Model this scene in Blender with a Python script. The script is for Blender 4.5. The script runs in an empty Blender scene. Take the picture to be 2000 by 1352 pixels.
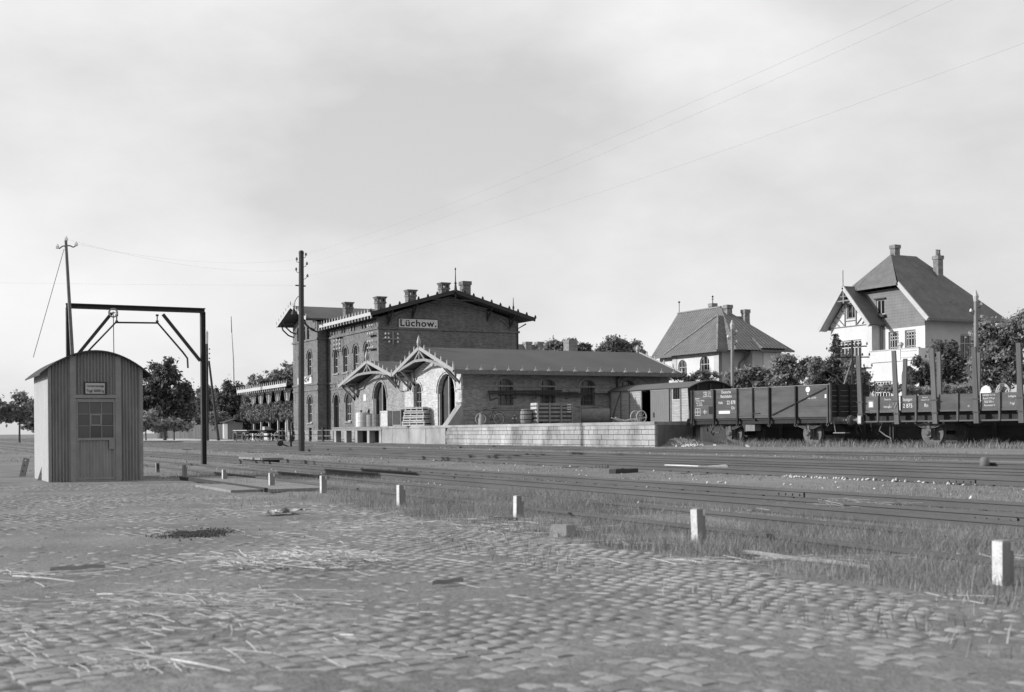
import bpy, math, random
import numpy as np
from mathutils import Matrix, Vector
random.seed(7); rng = np.random.default_rng(7)
R = math.radians
scene = bpy.context.scene
col = scene.collection

# ------------------------------------------------------------------ camera
# World frame: X runs along the railway (+X towards the photographer), Y across it towards the station, Z up.
FPX = 2400.0; CX, CY = 1000.0, 840.0          # focal length and principal point in photograph pixels (2000 x 1352)
YAW = R(26.95); ROLL = R(0.5); EYE = Vector((0, 0, 1.07))
FWD = Vector((-math.cos(YAW), math.sin(YAW), 0)); RGT = Vector((math.sin(YAW), math.cos(YAW), 0)); UP = Vector((0, 0, 1))
CR = RGT * math.cos(ROLL) - UP * math.sin(ROLL); CU = UP * math.cos(ROLL) + RGT * math.sin(ROLL)
cam = bpy.data.cameras.new('camera'); camo = bpy.data.objects.new('camera', cam); col.objects.link(camo)
cam.sensor_width = 36; cam.lens = FPX / 2000 * 36; cam.shift_y = (CY - 676) / 2000; cam.clip_start = 0.1; cam.clip_end = 8000
m = Matrix.Identity(4)
for i in range(3):
    m[i][0] = CR[i]; m[i][1] = CU[i]; m[i][2] = -FWD[i]; m[i][3] = EYE[i]
camo.matrix_world = m
cam.dof.use_dof = True; cam.dof.focus_distance = 45; cam.dof.aperture_fstop = 3.2
scene.camera = camo
scene.render.resolution_x = 1024; scene.render.resolution_y = 692

# ------------------------------------------------------------------ light
SUN_AZ, SUN_EL = R(25), R(20)                 # azimuth measured from -Y towards -X
sdir = Vector((-math.sin(SUN_AZ) * math.cos(SUN_EL), -math.cos(SUN_AZ) * math.cos(SUN_EL), math.sin(SUN_EL)))
sl = bpy.data.lights.new('sun', 'SUN'); sl.energy = 5.0; sl.angle = R(1.2); sl.color = (1, 1, 1)
so = bpy.data.objects.new('sun', sl); col.objects.link(so); so.rotation_euler = sdir.to_track_quat('Z', 'Y').to_euler(); so.location = (-40, -40, 60)
w = bpy.data.worlds.new('World'); scene.world = w; w.use_nodes = True
N = w.node_tree.nodes; L = w.node_tree.links; N.clear()
sky = N.new('ShaderNodeTexSky'); sky.sky_type = 'NISHITA'; sky.sun_disc = False
sky.sun_elevation = SUN_EL; sky.sun_rotation = math.atan2(sdir.x, sdir.y); sky.dust_density = 1.5; sky.air_density = 1.0
bw = N.new('ShaderNodeRGBToBW'); L.new(sky.outputs[0], bw.inputs[0])
tc = N.new('ShaderNodeTexCoord'); mp = N.new('ShaderNodeMapping'); mp.inputs['Scale'].default_value = (1.6, 1.6, 3.4)
mp.inputs['Location'].default_value = (0.4, 1.3, 0.2)
L.new(tc.outputs['Generated'], mp.inputs[0])
nz = N.new('ShaderNodeTexNoise'); nz.inputs['Scale'].default_value = 1.7; nz.inputs['Detail'].default_value = 7; nz.inputs['Roughness'].default_value = 0.52
L.new(mp.outputs[0], nz.inputs['Vector'])
rp = N.new('ShaderNodeValToRGB'); rp.color_ramp.elements[0].position = 0.36; rp.color_ramp.elements[1].position = 0.68
rp.color_ramp.elements[0].color = (0.46, 0.46, 0.46, 1); rp.color_ramp.elements[1].color = (0.86, 0.86, 0.86, 1)
L.new(nz.outputs['Fac'], rp.inputs[0])
mx = N.new('ShaderNodeMix'); mx.data_type = 'RGBA'
L.new(rp.outputs[0], mx.inputs['Factor']); L.new(bw.outputs[0], mx.inputs['A'])
mx.inputs['B'].default_value = (9.2, 9.2, 9.2, 1)       # thin high cloud
bg = N.new('ShaderNodeBackground'); bg.inputs['Strength'].default_value = 0.115
wo = N.new('ShaderNodeOutputWorld'); L.new(mx.outputs['Result'], bg.inputs[0]); L.new(bg.outputs[0], wo.inputs[0])
vs = scene.view_settings; vs.view_transform = 'Standard'; vs.look = 'None'; vs.gamma = 1; vs.use_curve_mapping = False; vs.exposure = 0.0
scene.cycles.use_denoising = True; scene.cycles.max_bounces = 6; scene.cycles.diffuse_bounces = 3; scene.cycles.sample_clamp_indirect = 4

# ------------------------------------------------------------------ pixel -> place
def ray(px, py):
    return FWD + CR * ((px - CX) / FPX) + CU * (-(py - CY) / FPX)
def P(px, py, X=None, Y=None, Z=None):
    d = ray(px, py)
    t = (X - EYE.x) / d.x if X is not None else (Y - EYE.y) / d.y if Y is not None else (Z - EYE.z) / d.z
    return EYE + d * t
def proj(p):
    v = Vector(p) - EYE; z = v.dot(FWD)
    return CX + FPX * v.dot(CR) / z, CY - FPX * v.dot(CU) / z, z
def sstep(a, b, x):
    t = np.clip((np.asarray(x, float) - a) / (b - a), 0, 1); return t * t * (3 - 2 * t)
_lat = rng.random((64, 64))
def vnoise(x, y, s):                          # smooth value noise in 0..1
    x = np.asarray(x, float) * s + 1000.3; y = np.asarray(y, float) * s + 1000.7
    i = np.floor(x).astype(int); j = np.floor(y).astype(int); fx = x - i; fy = y - j
    fx = fx * fx * (3 - 2 * fx); fy = fy * fy * (3 - 2 * fy); i %= 64; j %= 64; i1 = (i + 1) % 64; j1 = (j + 1) % 64
    return (_lat[i, j] * (1 - fx) + _lat[i1, j] * fx) * (1 - fy) + (_lat[i, j1] * (1 - fx) + _lat[i1, j1] * fx) * fy
def gz(x, y):                                 # ground height
    return 0.27 * sstep(9, 30, y)
def G(px, py):
    z = 0.0
    for _ in range(6):
        p = P(px, py, Z=z); z = float(gz(p.x, p.y))
    p.z = z; return p

# ------------------------------------------------------------------ materials (the photograph is black and white: all colours are greys)
def nd(nt, t, **k):
    n = nt.nodes.new(t)
    for a, b in k.items():
        if a.startswith('i_'):
            n.inputs[a[2:].replace('_', ' ')].default_value = b
        else: setattr(n, a, b)
    return n
def g4(v): return (v, v, v, 1)
def mathn(nt, op, a, b=None, c=None):
    n = nt.nodes.new('ShaderNodeMath'); n.operation = op
    for i, q in enumerate((a, b, c)):
        if q is None: continue
        if isinstance(q, (int, float)): n.inputs[i].default_value = q
        else: nt.links.new(q, n.inputs[i])
    return n.outputs[0]
M = {}
def mat(name, v, var=0.25, scale=3.0, rough=0.85, bump=0.2, bscale=25.0, stretch=(1, 1, 1), fine=0.15, rnd=0.0, metal=0.0, coat=0, spec=0.3, bdist=0.02, coord='pos'):
    m = bpy.data.materials.new(name); m.use_nodes = True; nt = m.node_tree; b = nt.nodes['Principled BSDF']; M[name] = m
    if coord == 'pos':
        src = nd(nt, 'ShaderNodeNewGeometry').outputs['Position']
    else:
        src = nd(nt, 'ShaderNodeTexCoord').outputs['Object']
    mp = nd(nt, 'ShaderNodeMapping'); mp.inputs['Scale'].default_value = stretch; nt.links.new(src, mp.inputs[0])
    n1 = nd(nt, 'ShaderNodeTexNoise', i_Scale=scale, i_Detail=6.0, i_Roughness=0.6); nt.links.new(mp.outputs[0], n1.inputs['Vector'])
    n2 = nd(nt, 'ShaderNodeTexNoise', i_Scale=bscale, i_Detail=4.0, i_Roughness=0.7); nt.links.new(mp.outputs[0], n2.inputs['Vector'])
    f = mathn(nt, 'MULTIPLY_ADD', mathn(nt, 'SUBTRACT', n1.outputs['Fac'], 0.5), 4 * var, 1.0)
    f = mathn(nt, 'ADD', f, mathn(nt, 'MULTIPLY', mathn(nt, 'SUBTRACT', n2.outputs['Fac'], 0.5), 3 * fine))
    if rnd:
        oi = nd(nt, 'ShaderNodeObjectInfo')
        f = mathn(nt, 'ADD', f, mathn(nt, 'MULTIPLY', mathn(nt, 'SUBTRACT', oi.outputs['Random'], 0.5), 2 * rnd))
    f = mathn(nt, 'MAXIMUM', mathn(nt, 'MULTIPLY', f, v), 0.008); f = mathn(nt, 'MINIMUM', f, 0.85)
    nt.links.new(f, b.inputs['Base Color'])
    b.inputs['Roughness'].default_value = rough; b.inputs['Metallic'].default_value = metal
    b.inputs['Specular IOR Level'].default_value = spec
    if bump:
        bp = nd(nt, 'ShaderNodeBump', i_Strength=bump, i_Distance=bdist); nt.links.new(n2.outputs['Fac'], bp.inputs['Height']); nt.links.new(bp.outputs[0], b.inputs['Normal'])
    m['f'] = 1
    return m
def wallcoord(nt):                            # (along the wall, height) for upright walls
    ge = nd(nt, 'ShaderNodeNewGeometry'); sp = nd(nt, 'ShaderNodeSeparateXYZ'); sn = nd(nt, 'ShaderNodeSeparateXYZ')
    nt.links.new(ge.outputs['Position'], sp.inputs[0]); nt.links.new(ge.outputs['True Normal'], sn.inputs[0])
    u = mathn(nt, 'ADD', mathn(nt, 'MULTIPLY', sp.outputs[0], mathn(nt, 'ABSOLUTE', sn.outputs[1])), mathn(nt, 'MULTIPLY', sp.outputs[1], mathn(nt, 'ABSOLUTE', sn.outputs[0])))
    c = nd(nt, 'ShaderNodeCombineXYZ'); nt.links.new(u, c.inputs[0]); nt.links.new(sp.outputs[2], c.inputs[1])
    return c.outputs[0], ge.outputs['Position']
def brickmat(name, v, mortar=1.5, var=0.22, bw_=0.25, bh=0.077, ms=0.009, bump=0.5, streak=0.2):
    m = bpy.data.materials.new(name); m.use_nodes = True; nt = m.node_tree; b = nt.nodes['Principled BSDF']; M[name] = m
    uv, pos = wallcoord(nt)
    br = nd(nt, 'ShaderNodeTexBrick', i_Scale=1.0, i_Mortar_Size=ms, i_Mortar_Smooth=0.2, i_Brick_Width=bw_, i_Row_Height=bh, i_Bias=0.0)
    br.inputs['Color1'].default_value = g4(v * 0.72); br.inputs['Color2'].default_value = g4(v * 1.28); br.inputs['Mortar'].default_value = g4(min(v * mortar, 0.6))
    nt.links.new(uv, br.inputs['Vector'])
    n1 = nd(nt, 'ShaderNodeTexNoise', i_Scale=0.8, i_Detail=7.0, i_Roughness=0.65); nt.links.new(pos, n1.inputs['Vector'])
    mp = nd(nt, 'ShaderNodeMapping'); mp.inputs['Scale'].default_value = (2.5, 2.5, 0.25); nt.links.new(pos, mp.inputs[0])
    n2 = nd(nt, 'ShaderNodeTexNoise', i_Scale=1.5, i_Detail=5.0); nt.links.new(mp.outputs[0], n2.inputs['Vector'])
    f = mathn(nt, 'MULTIPLY_ADD', mathn(nt, 'SUBTRACT', n1.outputs['Fac'], 0.5), 4 * var, 1.0)
    f = mathn(nt, 'ADD', f, mathn(nt, 'MULTIPLY', mathn(nt, 'SUBTRACT', n2.outputs['Fac'], 0.5), 3 * streak))
    f = mathn(nt, 'MAXIMUM', f, 0.25)
    mi = nd(nt, 'ShaderNodeMix', data_type='RGBA', blend_type='MULTIPLY'); mi.inputs['Factor'].default_value = 1
    nt.links.new(br.outputs['Color'], mi.inputs['A']); nt.links.new(f, mi.inputs['B']); nt.links.new(mi.outputs['Result'], b.inputs['Base Color'])
    b.inputs['Roughness'].default_value = 0.9; b.inputs['Specular IOR Level'].default_value = 0.2
    bp = nd(nt, 'ShaderNodeBump', i_Strength=bump, i_Distance=0.012, invert=True); nt.links.new(br.outputs['Fac'], bp.inputs['Height']); nt.links.new(bp.outputs[0], b.inputs['Normal'])
def wavemat(name, v, axis, period, bump, var=0.25, row=0.0, rough=0.85, vscale=1.2, wv=1.0):   # roof tiles: ribs running down the slope, courses across
    m = bpy.data.materials.new(name); m.use_nodes = True; nt = m.node_tree; b = nt.nodes['Principled BSDF']; M[name] = m
    ge = nd(nt, 'ShaderNodeNewGeometry'); sp = nd(nt, 'ShaderNodeSeparateXYZ'); nt.links.new(ge.outputs['Position'], sp.inputs[0])
    if axis == 'auto':
        sn = nd(nt, 'ShaderNodeSeparateXYZ'); nt.links.new(ge.outputs['True Normal'], sn.inputs[0])
        gt = mathn(nt, 'GREATER_THAN', mathn(nt, 'ABSOLUTE', sn.outputs[0]), mathn(nt, 'ABSOLUTE', sn.outputs[1]))
        u = mathn(nt, 'ADD', mathn(nt, 'MULTIPLY', sp.outputs[1], gt), mathn(nt, 'MULTIPLY', sp.outputs[0], mathn(nt, 'SUBTRACT', 1.0, gt)))
    else: u = sp.outputs['XYZ'.index(axis)]
    h = mathn(nt, 'MULTIPLY', mathn(nt, 'SINE', mathn(nt, 'MULTIPLY', u, 2 * math.pi / period)), wv)
    if row:
        fr = mathn(nt, 'FRACT', mathn(nt, 'DIVIDE', sp.outputs[2], row)); h = mathn(nt, 'SUBTRACT', h, mathn(nt, 'MULTIPLY', fr, 1.2))
    n1 = nd(nt, 'ShaderNodeTexNoise', i_Scale=vscale, i_Detail=8.0, i_Roughness=0.7); nt.links.new(ge.outputs['Position'], n1.inputs['Vector'])
    n2 = nd(nt, 'ShaderNodeTexNoise', i_Scale=vscale * 9, i_Detail=4.0, i_Roughness=0.7); nt.links.new(ge.outputs['Position'], n2.inputs['Vector'])
    f = mathn(nt, 'MULTIPLY_ADD', mathn(nt, 'SUBTRACT', n1.outputs['Fac'], 0.5), 4 * var, 1.0)
    f = mathn(nt, 'ADD', f, mathn(nt, 'MULTIPLY', mathn(nt, 'SUBTRACT', n2.outputs['Fac'], 0.5), 2 * var))
    f = mathn(nt, 'MAXIMUM', mathn(nt, 'MULTIPLY', f, v), 0.01); nt.links.new(f, b.inputs['Base Color'])
    b.inputs['Roughness'].default_value = rough; b.inputs['Specular IOR Level'].default_value = 0.25
    bp = nd(nt, 'ShaderNodeBump', i_Strength=bump, i_Distance=0.05); nt.links.new(h, bp.inputs['Height']); nt.links.new(bp.outputs[0], b.inputs['Normal'])
def glassmat(name, v=0.015):
    m = bpy.data.materials.new(name); m.use_nodes = True; b = m.node_tree.nodes['Principled BSDF']; M[name] = m
    b.inputs['Base Color'].default_value = g4(v); b.inputs['Roughness'].default_value = 0.06; b.inputs['Specular IOR Level'].default_value = 0.6
def leafmat(name, v, var=0.3, trans=0.45):
    m = bpy.data.materials.new(name); m.use_nodes = True; nt = m.node_tree; b = nt.nodes['Principled BSDF']; M[name] = m; out = nt.nodes['Material Output']
    ge = nd(nt, 'ShaderNodeNewGeometry'); n1 = nd(nt, 'ShaderNodeTexNoise', i_Scale=1.3, i_Detail=3.0); nt.links.new(ge.outputs['Position'], n1.inputs['Vector'])
    f = mathn(nt, 'MULTIPLY', mathn(nt, 'MULTIPLY_ADD', mathn(nt, 'SUBTRACT', n1.outputs['Fac'], 0.5), 4 * var, 1.0), v)
    f = mathn(nt, 'ADD', f, mathn(nt, 'MULTIPLY', mathn(nt, 'SUBTRACT', ge.outputs['Random Per Island'], 0.5), v * 0.9))
    f = mathn(nt, 'MAXIMUM', f, 0.01)
    nt.links.new(f, b.inputs['Base Color']); b.inputs['Roughness'].default_value = 0.7; b.inputs['Specular IOR Level'].default_value = 0.25
    tr = nd(nt, 'ShaderNodeBsdfTranslucent'); nt.links.new(f, tr.inputs[0])
    ms = nd(nt, 'ShaderNodeMixShader'); ms.inputs[0].default_value = trans
    nt.links.new(b.outputs[0], ms.inputs[1]); nt.links.new(tr.outputs[0], ms.inputs[2]); nt.links.new(ms.outputs[0], out.inputs[0])

brickmat('brick', 0.14, mortar=1.25); brickmat('brick_pale', 0.40, mortar=1.15, var=0.15, streak=0.12); brickmat('brick_mid', 0.225, mortar=1.2, var=0.15)
brickmat('brick_house', 0.2, mortar=1.1)
mat('plaster_white', 0.54, var=0.14, scale=.8, bump=0.15, fine=0.06, stretch=(1, 1, .4)); mat('plaster_grey_and_shaded', 0.42, var=0.12, scale=0.8, bump=0.1, fine=0.06)
mat('trim', 0.40, var=0.12, scale=2, bump=0.1); mat('trim_grey', 0.22, var=0.2, scale=2); mat('wood_dark', 0.045, var=0.25, scale=2, stretch=(1, 1, 4))
mat('wood_grey', 0.2, var=0.25, scale=2, stretch=(3, 3, .6), bscale=12); mat('wood_pale', 0.42, var=0.2, scale=4, bscale=18); mat('wood_pole', 0.055, var=0.35, scale=4, stretch=(6, 6, .4), bump=0.3)
mat('iron', 0.03, var=0.3, scale=6, rough=0.6, bump=0.1); mat('iron_grey', 0.13, var=0.3, scale=6, rough=0.6); mat('steel', 0.3, var=0.2, scale=6, rough=0.4, metal=0.3)
mat('rail_side', 0.075, var=0.25, scale=1.5, rough=0.75, stretch=(.3, 1, 1), bump=0.1)
mat('white_paint', 0.6, var=0.2, scale=9, bump=0.4, bscale=60, fine=.35); mat('post_paint', 0.48, var=0.22, scale=9, bump=0.5, bscale=60, fine=.4); mat('lettering', 0.62, var=0.05, bump=0); mat('ink', 0.02, var=0.0, bump=0); mat('porcelain', 0.7, var=0.02, rough=0.3, bump=0)
mat('wagon', 0.085, var=0.26, scale=1.3, bump=0.2, bscale=30, stretch=(1, 1, 3), rnd=0.1, fine=0.12); mat('wagon_dark_and_shaded', 0.02, var=0.2, scale=2, bump=0.1); mat('underframe', 0.03, var=0.35, scale=5)
mat('wheel_iron', 0.11, var=0.35, scale=5, rough=0.7); mat('stake', 0.1, var=0.25, scale=2, stretch=(4, 4, .5), rnd=0.15)
mat('van_board', 0.30, var=0.25, scale=1.5, stretch=(1, 1, 6), bscale=10); mat('van_door', 0.15, var=0.15, scale=3, stretch=(6, 6, .4))
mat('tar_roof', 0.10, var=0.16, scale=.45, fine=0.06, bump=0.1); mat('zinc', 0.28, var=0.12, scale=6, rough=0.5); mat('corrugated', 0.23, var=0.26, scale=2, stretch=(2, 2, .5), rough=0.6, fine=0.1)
mat('corrugated_sunlit', 0.42, var=0.08, scale=2, stretch=(2, 2, .4), rough=0.6); mat('hut_frame', 0.22, var=0.15, scale=4)
mat('stone_block', 0.27, var=0.6, scale=0.7, rnd=0.10, bump=0.5, bscale=24, stretch=(1, 1, .5), fine=.3); mat('concrete', 0.25, var=0.45, scale=.8, bump=0.3, bscale=18, stretch=(1, 1, .8)); mat('mortar', 0.27, var=0.2)
mat('dark_stone', 0.10, var=0.3, scale=1.5, bump=0.4)
mat('cobble', 0.24, var=0.36, scale=.9, bump=0.45, bscale=45, rnd=0.2, fine=0.22); mat('dirt', 0.168, var=0.38, scale=.8, bump=0.6, bscale=16, fine=0.26, bdist=0.04)
mat('straw', 0.46, var=0.2, scale=9, bump=0); mat('gravel', 0.5, var=0.35, scale=9, bump=0.2); mat('burlap', 0.3, var=0.3, scale=8)
mat('cinder', 0.05, var=0.3, scale=9, bump=0.5); mat('road', 0.48, var=0.1, scale=.6)
wavemat('pantile', 0.145, 'auto', 0.34, 0.8, row=0.3); wavemat('slate', 0.13, 'auto', 0.3, 0.5, var=0.3, row=0.2, wv=.1); wavemat('slate_hang', 0.17, 'auto', 0.3, 0.6, var=0.2, row=0.24, wv=.12)
glassmat('glass'); glassmat('glass_dusty', 0.05)
leafmat('leaf_dark', 0.13); leafmat('leaf_mid', 0.27); leafmat('leaf_light', 0.26); leafmat('grass', 0.235, trans=0.3); leafmat('ivy', 0.16, trans=.2)
mat('fence', 0.09, var=0.25, scale=2, stretch=(3, 3, .6), rnd=.2); mat('sleeper', 0.07, var=0.3, scale=3, bump=.4); mat('bark', 0.09, var=0.3, scale=6)

# ground: trodden earth, short grass, cinders
def groundmat():
    m = bpy.data.materials.new('ground'); m.use_nodes = True; nt = m.node_tree; b = nt.nodes['Principled BSDF']; M['ground'] = m
    ge = nd(nt, 'ShaderNodeNewGeometry'); pos = ge.outputs['Position']
    n1 = nd(nt, 'ShaderNodeTexNoise', i_Scale=0.22, i_Detail=8.0, i_Roughness=0.62); nt.links.new(pos, n1.inputs['Vector'])
    n2 = nd(nt, 'ShaderNodeTexNoise', i_Scale=3.2, i_Detail=7.0, i_Roughness=0.72); nt.links.new(pos, n2.inputs['Vector'])
    n3 = nd(nt, 'ShaderNodeTexNoise', i_Scale=22.0, i_Detail=4.0, i_Roughness=0.7); nt.links.new(pos, n3.inputs['Vector'])
    f = mathn(nt, 'MULTIPLY_ADD', mathn(nt, 'SUBTRACT', n1.outputs['Fac'], 0.5), 0.9, 1.0)
    f = mathn(nt, 'ADD', f, mathn(nt, 'MULTIPLY', mathn(nt, 'SUBTRACT', n2.outputs['Fac'], 0.5), 0.9))
    f = mathn(nt, 'ADD', f, mathn(nt, 'MULTIPLY', mathn(nt, 'SUBTRACT', n3.outputs['Fac'], 0.5), 0.8))
    f = mathn(nt, 'MAXIMUM', mathn(nt, 'MULTIPLY', f, 0.205), 0.03); nt.links.new(f, b.inputs['Base Color']); b.inputs['Roughness'].default_value = 0.95; b.inputs['Specular IOR Level'].default_value = 0.1
    bp = nd(nt, 'ShaderNodeBump', i_Strength=0.7, i_Distance=0.05); nt.links.new(n3.outputs['Fac'], bp.inputs['Height']); nt.links.new(bp.outputs[0], b.inputs['Normal'])
groundmat()

# ------------------------------------------------------------------ mesh builder
WM = {}
class MB:
    def __init__(s): s.v = []; s.f = []
    def add(s, vs, fs):
        o = len(s.v); s.v += [tuple(p) for p in vs]; s.f += [tuple(i + o for i in f) for f in fs]; return s
    def box(s, x0, x1, y0, y1, z0, z1):
        return s.add([(x0, y0, z0), (x1, y0, z0), (x1, y1, z0), (x0, y1, z0), (x0, y0, z1), (x1, y0, z1), (x1, y1, z1), (x0, y1, z1)],
                     [(0, 3, 2, 1), (4, 5, 6, 7), (0, 1, 5, 4), (1, 2, 6, 5), (2, 3, 7, 6), (3, 0, 4, 7)])
    def beam(s, p, q, w, h, up=(0, 0, 1), w2=None, h2=None):
        p = Vector(p); q = Vector(q); d = (q - p).normalized(); u = Vector(up)
        if abs(d.dot(u)) > 0.98: u = Vector((0, 1, 0)) if abs(d.y) < 0.9 else Vector((1, 0, 0))
        a = d.cross(u).normalized(); c = a.cross(d).normalized(); w2 = w if w2 is None else w2; h2 = h if h2 is None else h2
        vs = [p + a * (i * w / 2) + c * (j * h / 2) for i, j in ((-1, -1), (1, -1), (1, 1), (-1, 1))] + [q + a * (i * w2 / 2) + c * (j * h2 / 2) for i, j in ((-1, -1), (1, -1), (1, 1), (-1, 1))]
        return s.add(vs, [(0, 1, 2, 3), (7, 6, 5, 4), (0, 4, 5, 1), (1, 5, 6, 2), (2, 6, 7, 3), (3, 7, 4, 0)])
    def tube(s, pts, r, n=6):
        pts = [Vector(p) for p in pts]; o = len(s.v); k = len(pts); rr = r if isinstance(r, (list, tuple)) else [r] * k; u = None
        for i, p in enumerate(pts):
            d = (pts[min(i + 1, k - 1)] - pts[max(i - 1, 0)]).normalized()
            if u is None: u = d.orthogonal().normalized()
            else: u = (u - d * u.dot(d)).normalized()
            a = d.cross(u)
            s.v += [tuple(p + (u * math.cos(2 * math.pi * j / n) + a * math.sin(2 * math.pi * j / n)) * rr[i]) for j in range(n)]
        for i in range(k - 1):
            for j in range(n):
                s.f.append((o + i * n + j, o + i * n + (j + 1) % n, o + (i + 1) * n + (j + 1) % n, o + (i + 1) * n + j))
        s.f.append(tuple(o + j for j in reversed(range(n)))); s.f.append(tuple(o + (k - 1) * n + j for j in range(n)))
        return s
    def cyl(s, p, q, r, n=12, r2=None): return s.tube([p, q], [r, r if r2 is None else r2], n)
    def lathe(s, prof, c=(0, 0, 0), n=12, axis='Z'):
        o = len(s.v)
        for r, z in prof:
            for j in range(n):
                a = 2 * math.pi * j / n; x, y = r * math.cos(a), r * math.sin(a)
                s.v.append({'Z': (c[0] + x, c[1] + y, c[2] + z), 'Y': (c[0] + x, c[1] + z, c[2] + y), 'X': (c[0] + z, c[1] + x, c[2] + y)}[axis])
        for i in range(len(prof) - 1):
            for j in range(n): s.f.append((o + i * n + j, o + i * n + (j + 1) % n, o + (i + 1) * n + (j + 1) % n, o + (i + 1) * n + j))
        s.f.append(tuple(o + j for j in reversed(range(n)))); s.f.append(tuple(o + (len(prof) - 1) * n + j for j in range(n)))
        return s
    def prism(s, poly, vec):
        k = len(poly); a = [Vector(p) for p in poly]; b = [p + Vector(vec) for p in a]
        return s.add(a + b, [tuple(range(k))[::-1], tuple(range(k, 2 * k))] + [(i, (i + 1) % k, k + (i + 1) % k, k + i) for i in range(k)])
    def ring(s, c, r, t, axis='X', n=20, m=5):            # torus
        o = len(s.v)
        for i in range(n):
            a = 2 * math.pi * i / n
            for j in range(m):
                b = 2 * math.pi * j / m; q = r + t * math.cos(b); x, y, z = q * math.cos(a), q * math.sin(a), t * math.sin(b)
                s.v.append({'X': (c[0] + z, c[1] + x, c[2] + y), 'Y': (c[0] + x, c[1] + z, c[2] + y), 'Z': (c[0] + x, c[1] + y, c[2] + z)}[axis])
        for i in range(n):
            for j in range(m): s.f.append((o + i * m + j, o + ((i + 1) % n) * m + j, o + ((i + 1) % n) * m + (j + 1) % m, o + i * m + (j + 1) % m))
        return s
    def build(s, name, material, parent=None, smooth=False, local=False):
        me = bpy.data.meshes.new(name); vs = s.v
        if parent is not None and not local:
            inv = WM[parent].inverted(); vs = [tuple(inv @ Vector(p)) for p in vs]
        me.from_pydata(vs, [], s.f); me.update(); me.materials.append(M[material])
        if smooth: me.polygons.foreach_set('use_smooth', [True] * len(me.polygons))
        return link(name, me, parent)
def link(name, data, parent=None):
    o = bpy.data.objects.new(name, data); col.objects.link(o)
    if parent is not None: o.parent = parent; WM[o] = WM[parent]
    else: WM[o] = Matrix.Identity(4)
    return o
def tag(o, label, cat, group=None):
    o['label'] = label; o['category'] = cat
    if group: o['group'] = group
    return o
def thing(name, label, cat, loc=(0, 0, 0), rz=0.0, group=None):
    o = bpy.data.objects.new(name, None); o.empty_display_size = 0.2; col.objects.link(o)
    o.location = loc; o.rotation_euler = (0, 0, rz); WM[o] = Matrix.Translation(Vector(loc)) @ Matrix.Rotation(rz, 4, 'Z')
    return tag(o, label, cat, group)
def kind(o, k): o['kind'] = k; return o
def dup(o, loc=None, rz=None, label=None, parent=None):
    c = o.copy(); col.objects.link(c); c.parent = parent
    if parent is None:
        if loc is not None: c.location = loc
        if rz is not None: c.rotation_euler = (0, 0, rz)
        if label: c['label'] = label
        WM[c] = Matrix.Translation(c.location) @ Matrix.Rotation(c.rotation_euler[2], 4, 'Z')
    else: WM[c] = WM[parent]
    for ch in list(o.children): dup(ch, parent=c)
    return c
def text(body, size, parent, to3, u, z, material='lettering', name='lettering', align='CENTER', spacing=1.0, ext=0.004, shear=0.0, sx=1.0):
    cu = bpy.data.curves.new(name, 'FONT'); cu.body = body; cu.size = size; cu.align_x = align; cu.align_y = 'CENTER'; cu.extrude = ext; cu.space_character = spacing; cu.shear = shear
    cu.resolution_u = 3; cu.materials.append(M[material])
    o = link(name, cu, parent)
    p0 = to3(u, z, -0.006); px = to3(u + 1, z, -0.006) - p0; pz = to3(u, z + 1, -0.006) - p0; pn = px.cross(pz)
    mw = Matrix(((px.x * sx, pz.x, pn.x, p0.x), (px.y * sx, pz.y, pn.y, p0.y), (px.z * sx, pz.z, pn.z, p0.z), (0, 0, 0, 1)))
    o.matrix_basis = (WM[parent].inverted() @ mw) if parent else mw
    return o
def npmesh(name, V, F, material, parent=None, smooth=False):
    if parent is not None:
        V = np.asarray(V, float); im = np.array(WM[parent].inverted()); V = V @ im[:3, :3].T + im[:3, 3]
    me = bpy.data.meshes.new(name); V = np.asarray(V, np.float32); F = np.asarray(F, np.int32); k = F.shape[1]
    me.vertices.add(len(V)); me.vertices.foreach_set('co', V.ravel()); me.loops.add(F.size); me.loops.foreach_set('vertex_index', F.ravel())
    me.polygons.add(len(F)); me.polygons.foreach_set('loop_start', np.arange(len(F), dtype=np.int32) * k); me.polygons.foreach_set('loop_total', np.full(len(F), k, np.int32))
    if smooth: me.polygons.foreach_set('use_smooth', np.ones(len(F), bool))
    me.update(calc_edges=True); me.materials.append(M[material]); return link(name, me, parent)

# ------------------------------------------------------------------ walls with openings
def planeY(b): return lambda u, z, d=0.0: Vector((u, b + d, z))          # wall facing -Y
def planeX(x): return lambda u, z, d=0.0: Vector((x - d, u, z))          # wall facing +X
def planeYb(b): return lambda u, z, d=0.0: Vector((u, b - d, z))         # wall facing +Y
def planeXb(x): return lambda u, z, d=0.0: Vector((x + d, u, z))         # wall facing -X
class Op:                                     # opening: centre u, width, sill z, springing z, rise of the arch (0 = flat head)
    def __init__(s, u, w, z0, zs, rise=0.0): s.u, s.w, s.z0, s.zs, s.rise = u, w, z0, zs, rise
    def hi(s, u):
        t = (u - s.u) / (s.w / 2); return s.zs + s.rise * math.sqrt(max(0.0, 1 - t * t))
    def outline(s, inset=0.0, n=8):
        w = s.w / 2 - inset; z0 = s.z0 + inset; pts = [(s.u - w, z0), (s.u + w, z0)]
        if s.rise:
            ri = max(s.rise - inset, 0.01)
            pts += [(s.u + w * math.cos(math.pi * i / n), s.zs + ri * math.sin(math.pi * i / n)) for i in range(n + 1)]
        else: pts += [(s.u + w, s.zs - inset), (s.u - w, s.zs - inset)]
        return pts
    def us(s):
        n = 8
        return [s.u + s.w / 2 * math.cos(math.pi * i / n) for i in range(n + 1)] if s.rise else [s.u - s.w / 2, s.u + s.w / 2]
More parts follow.
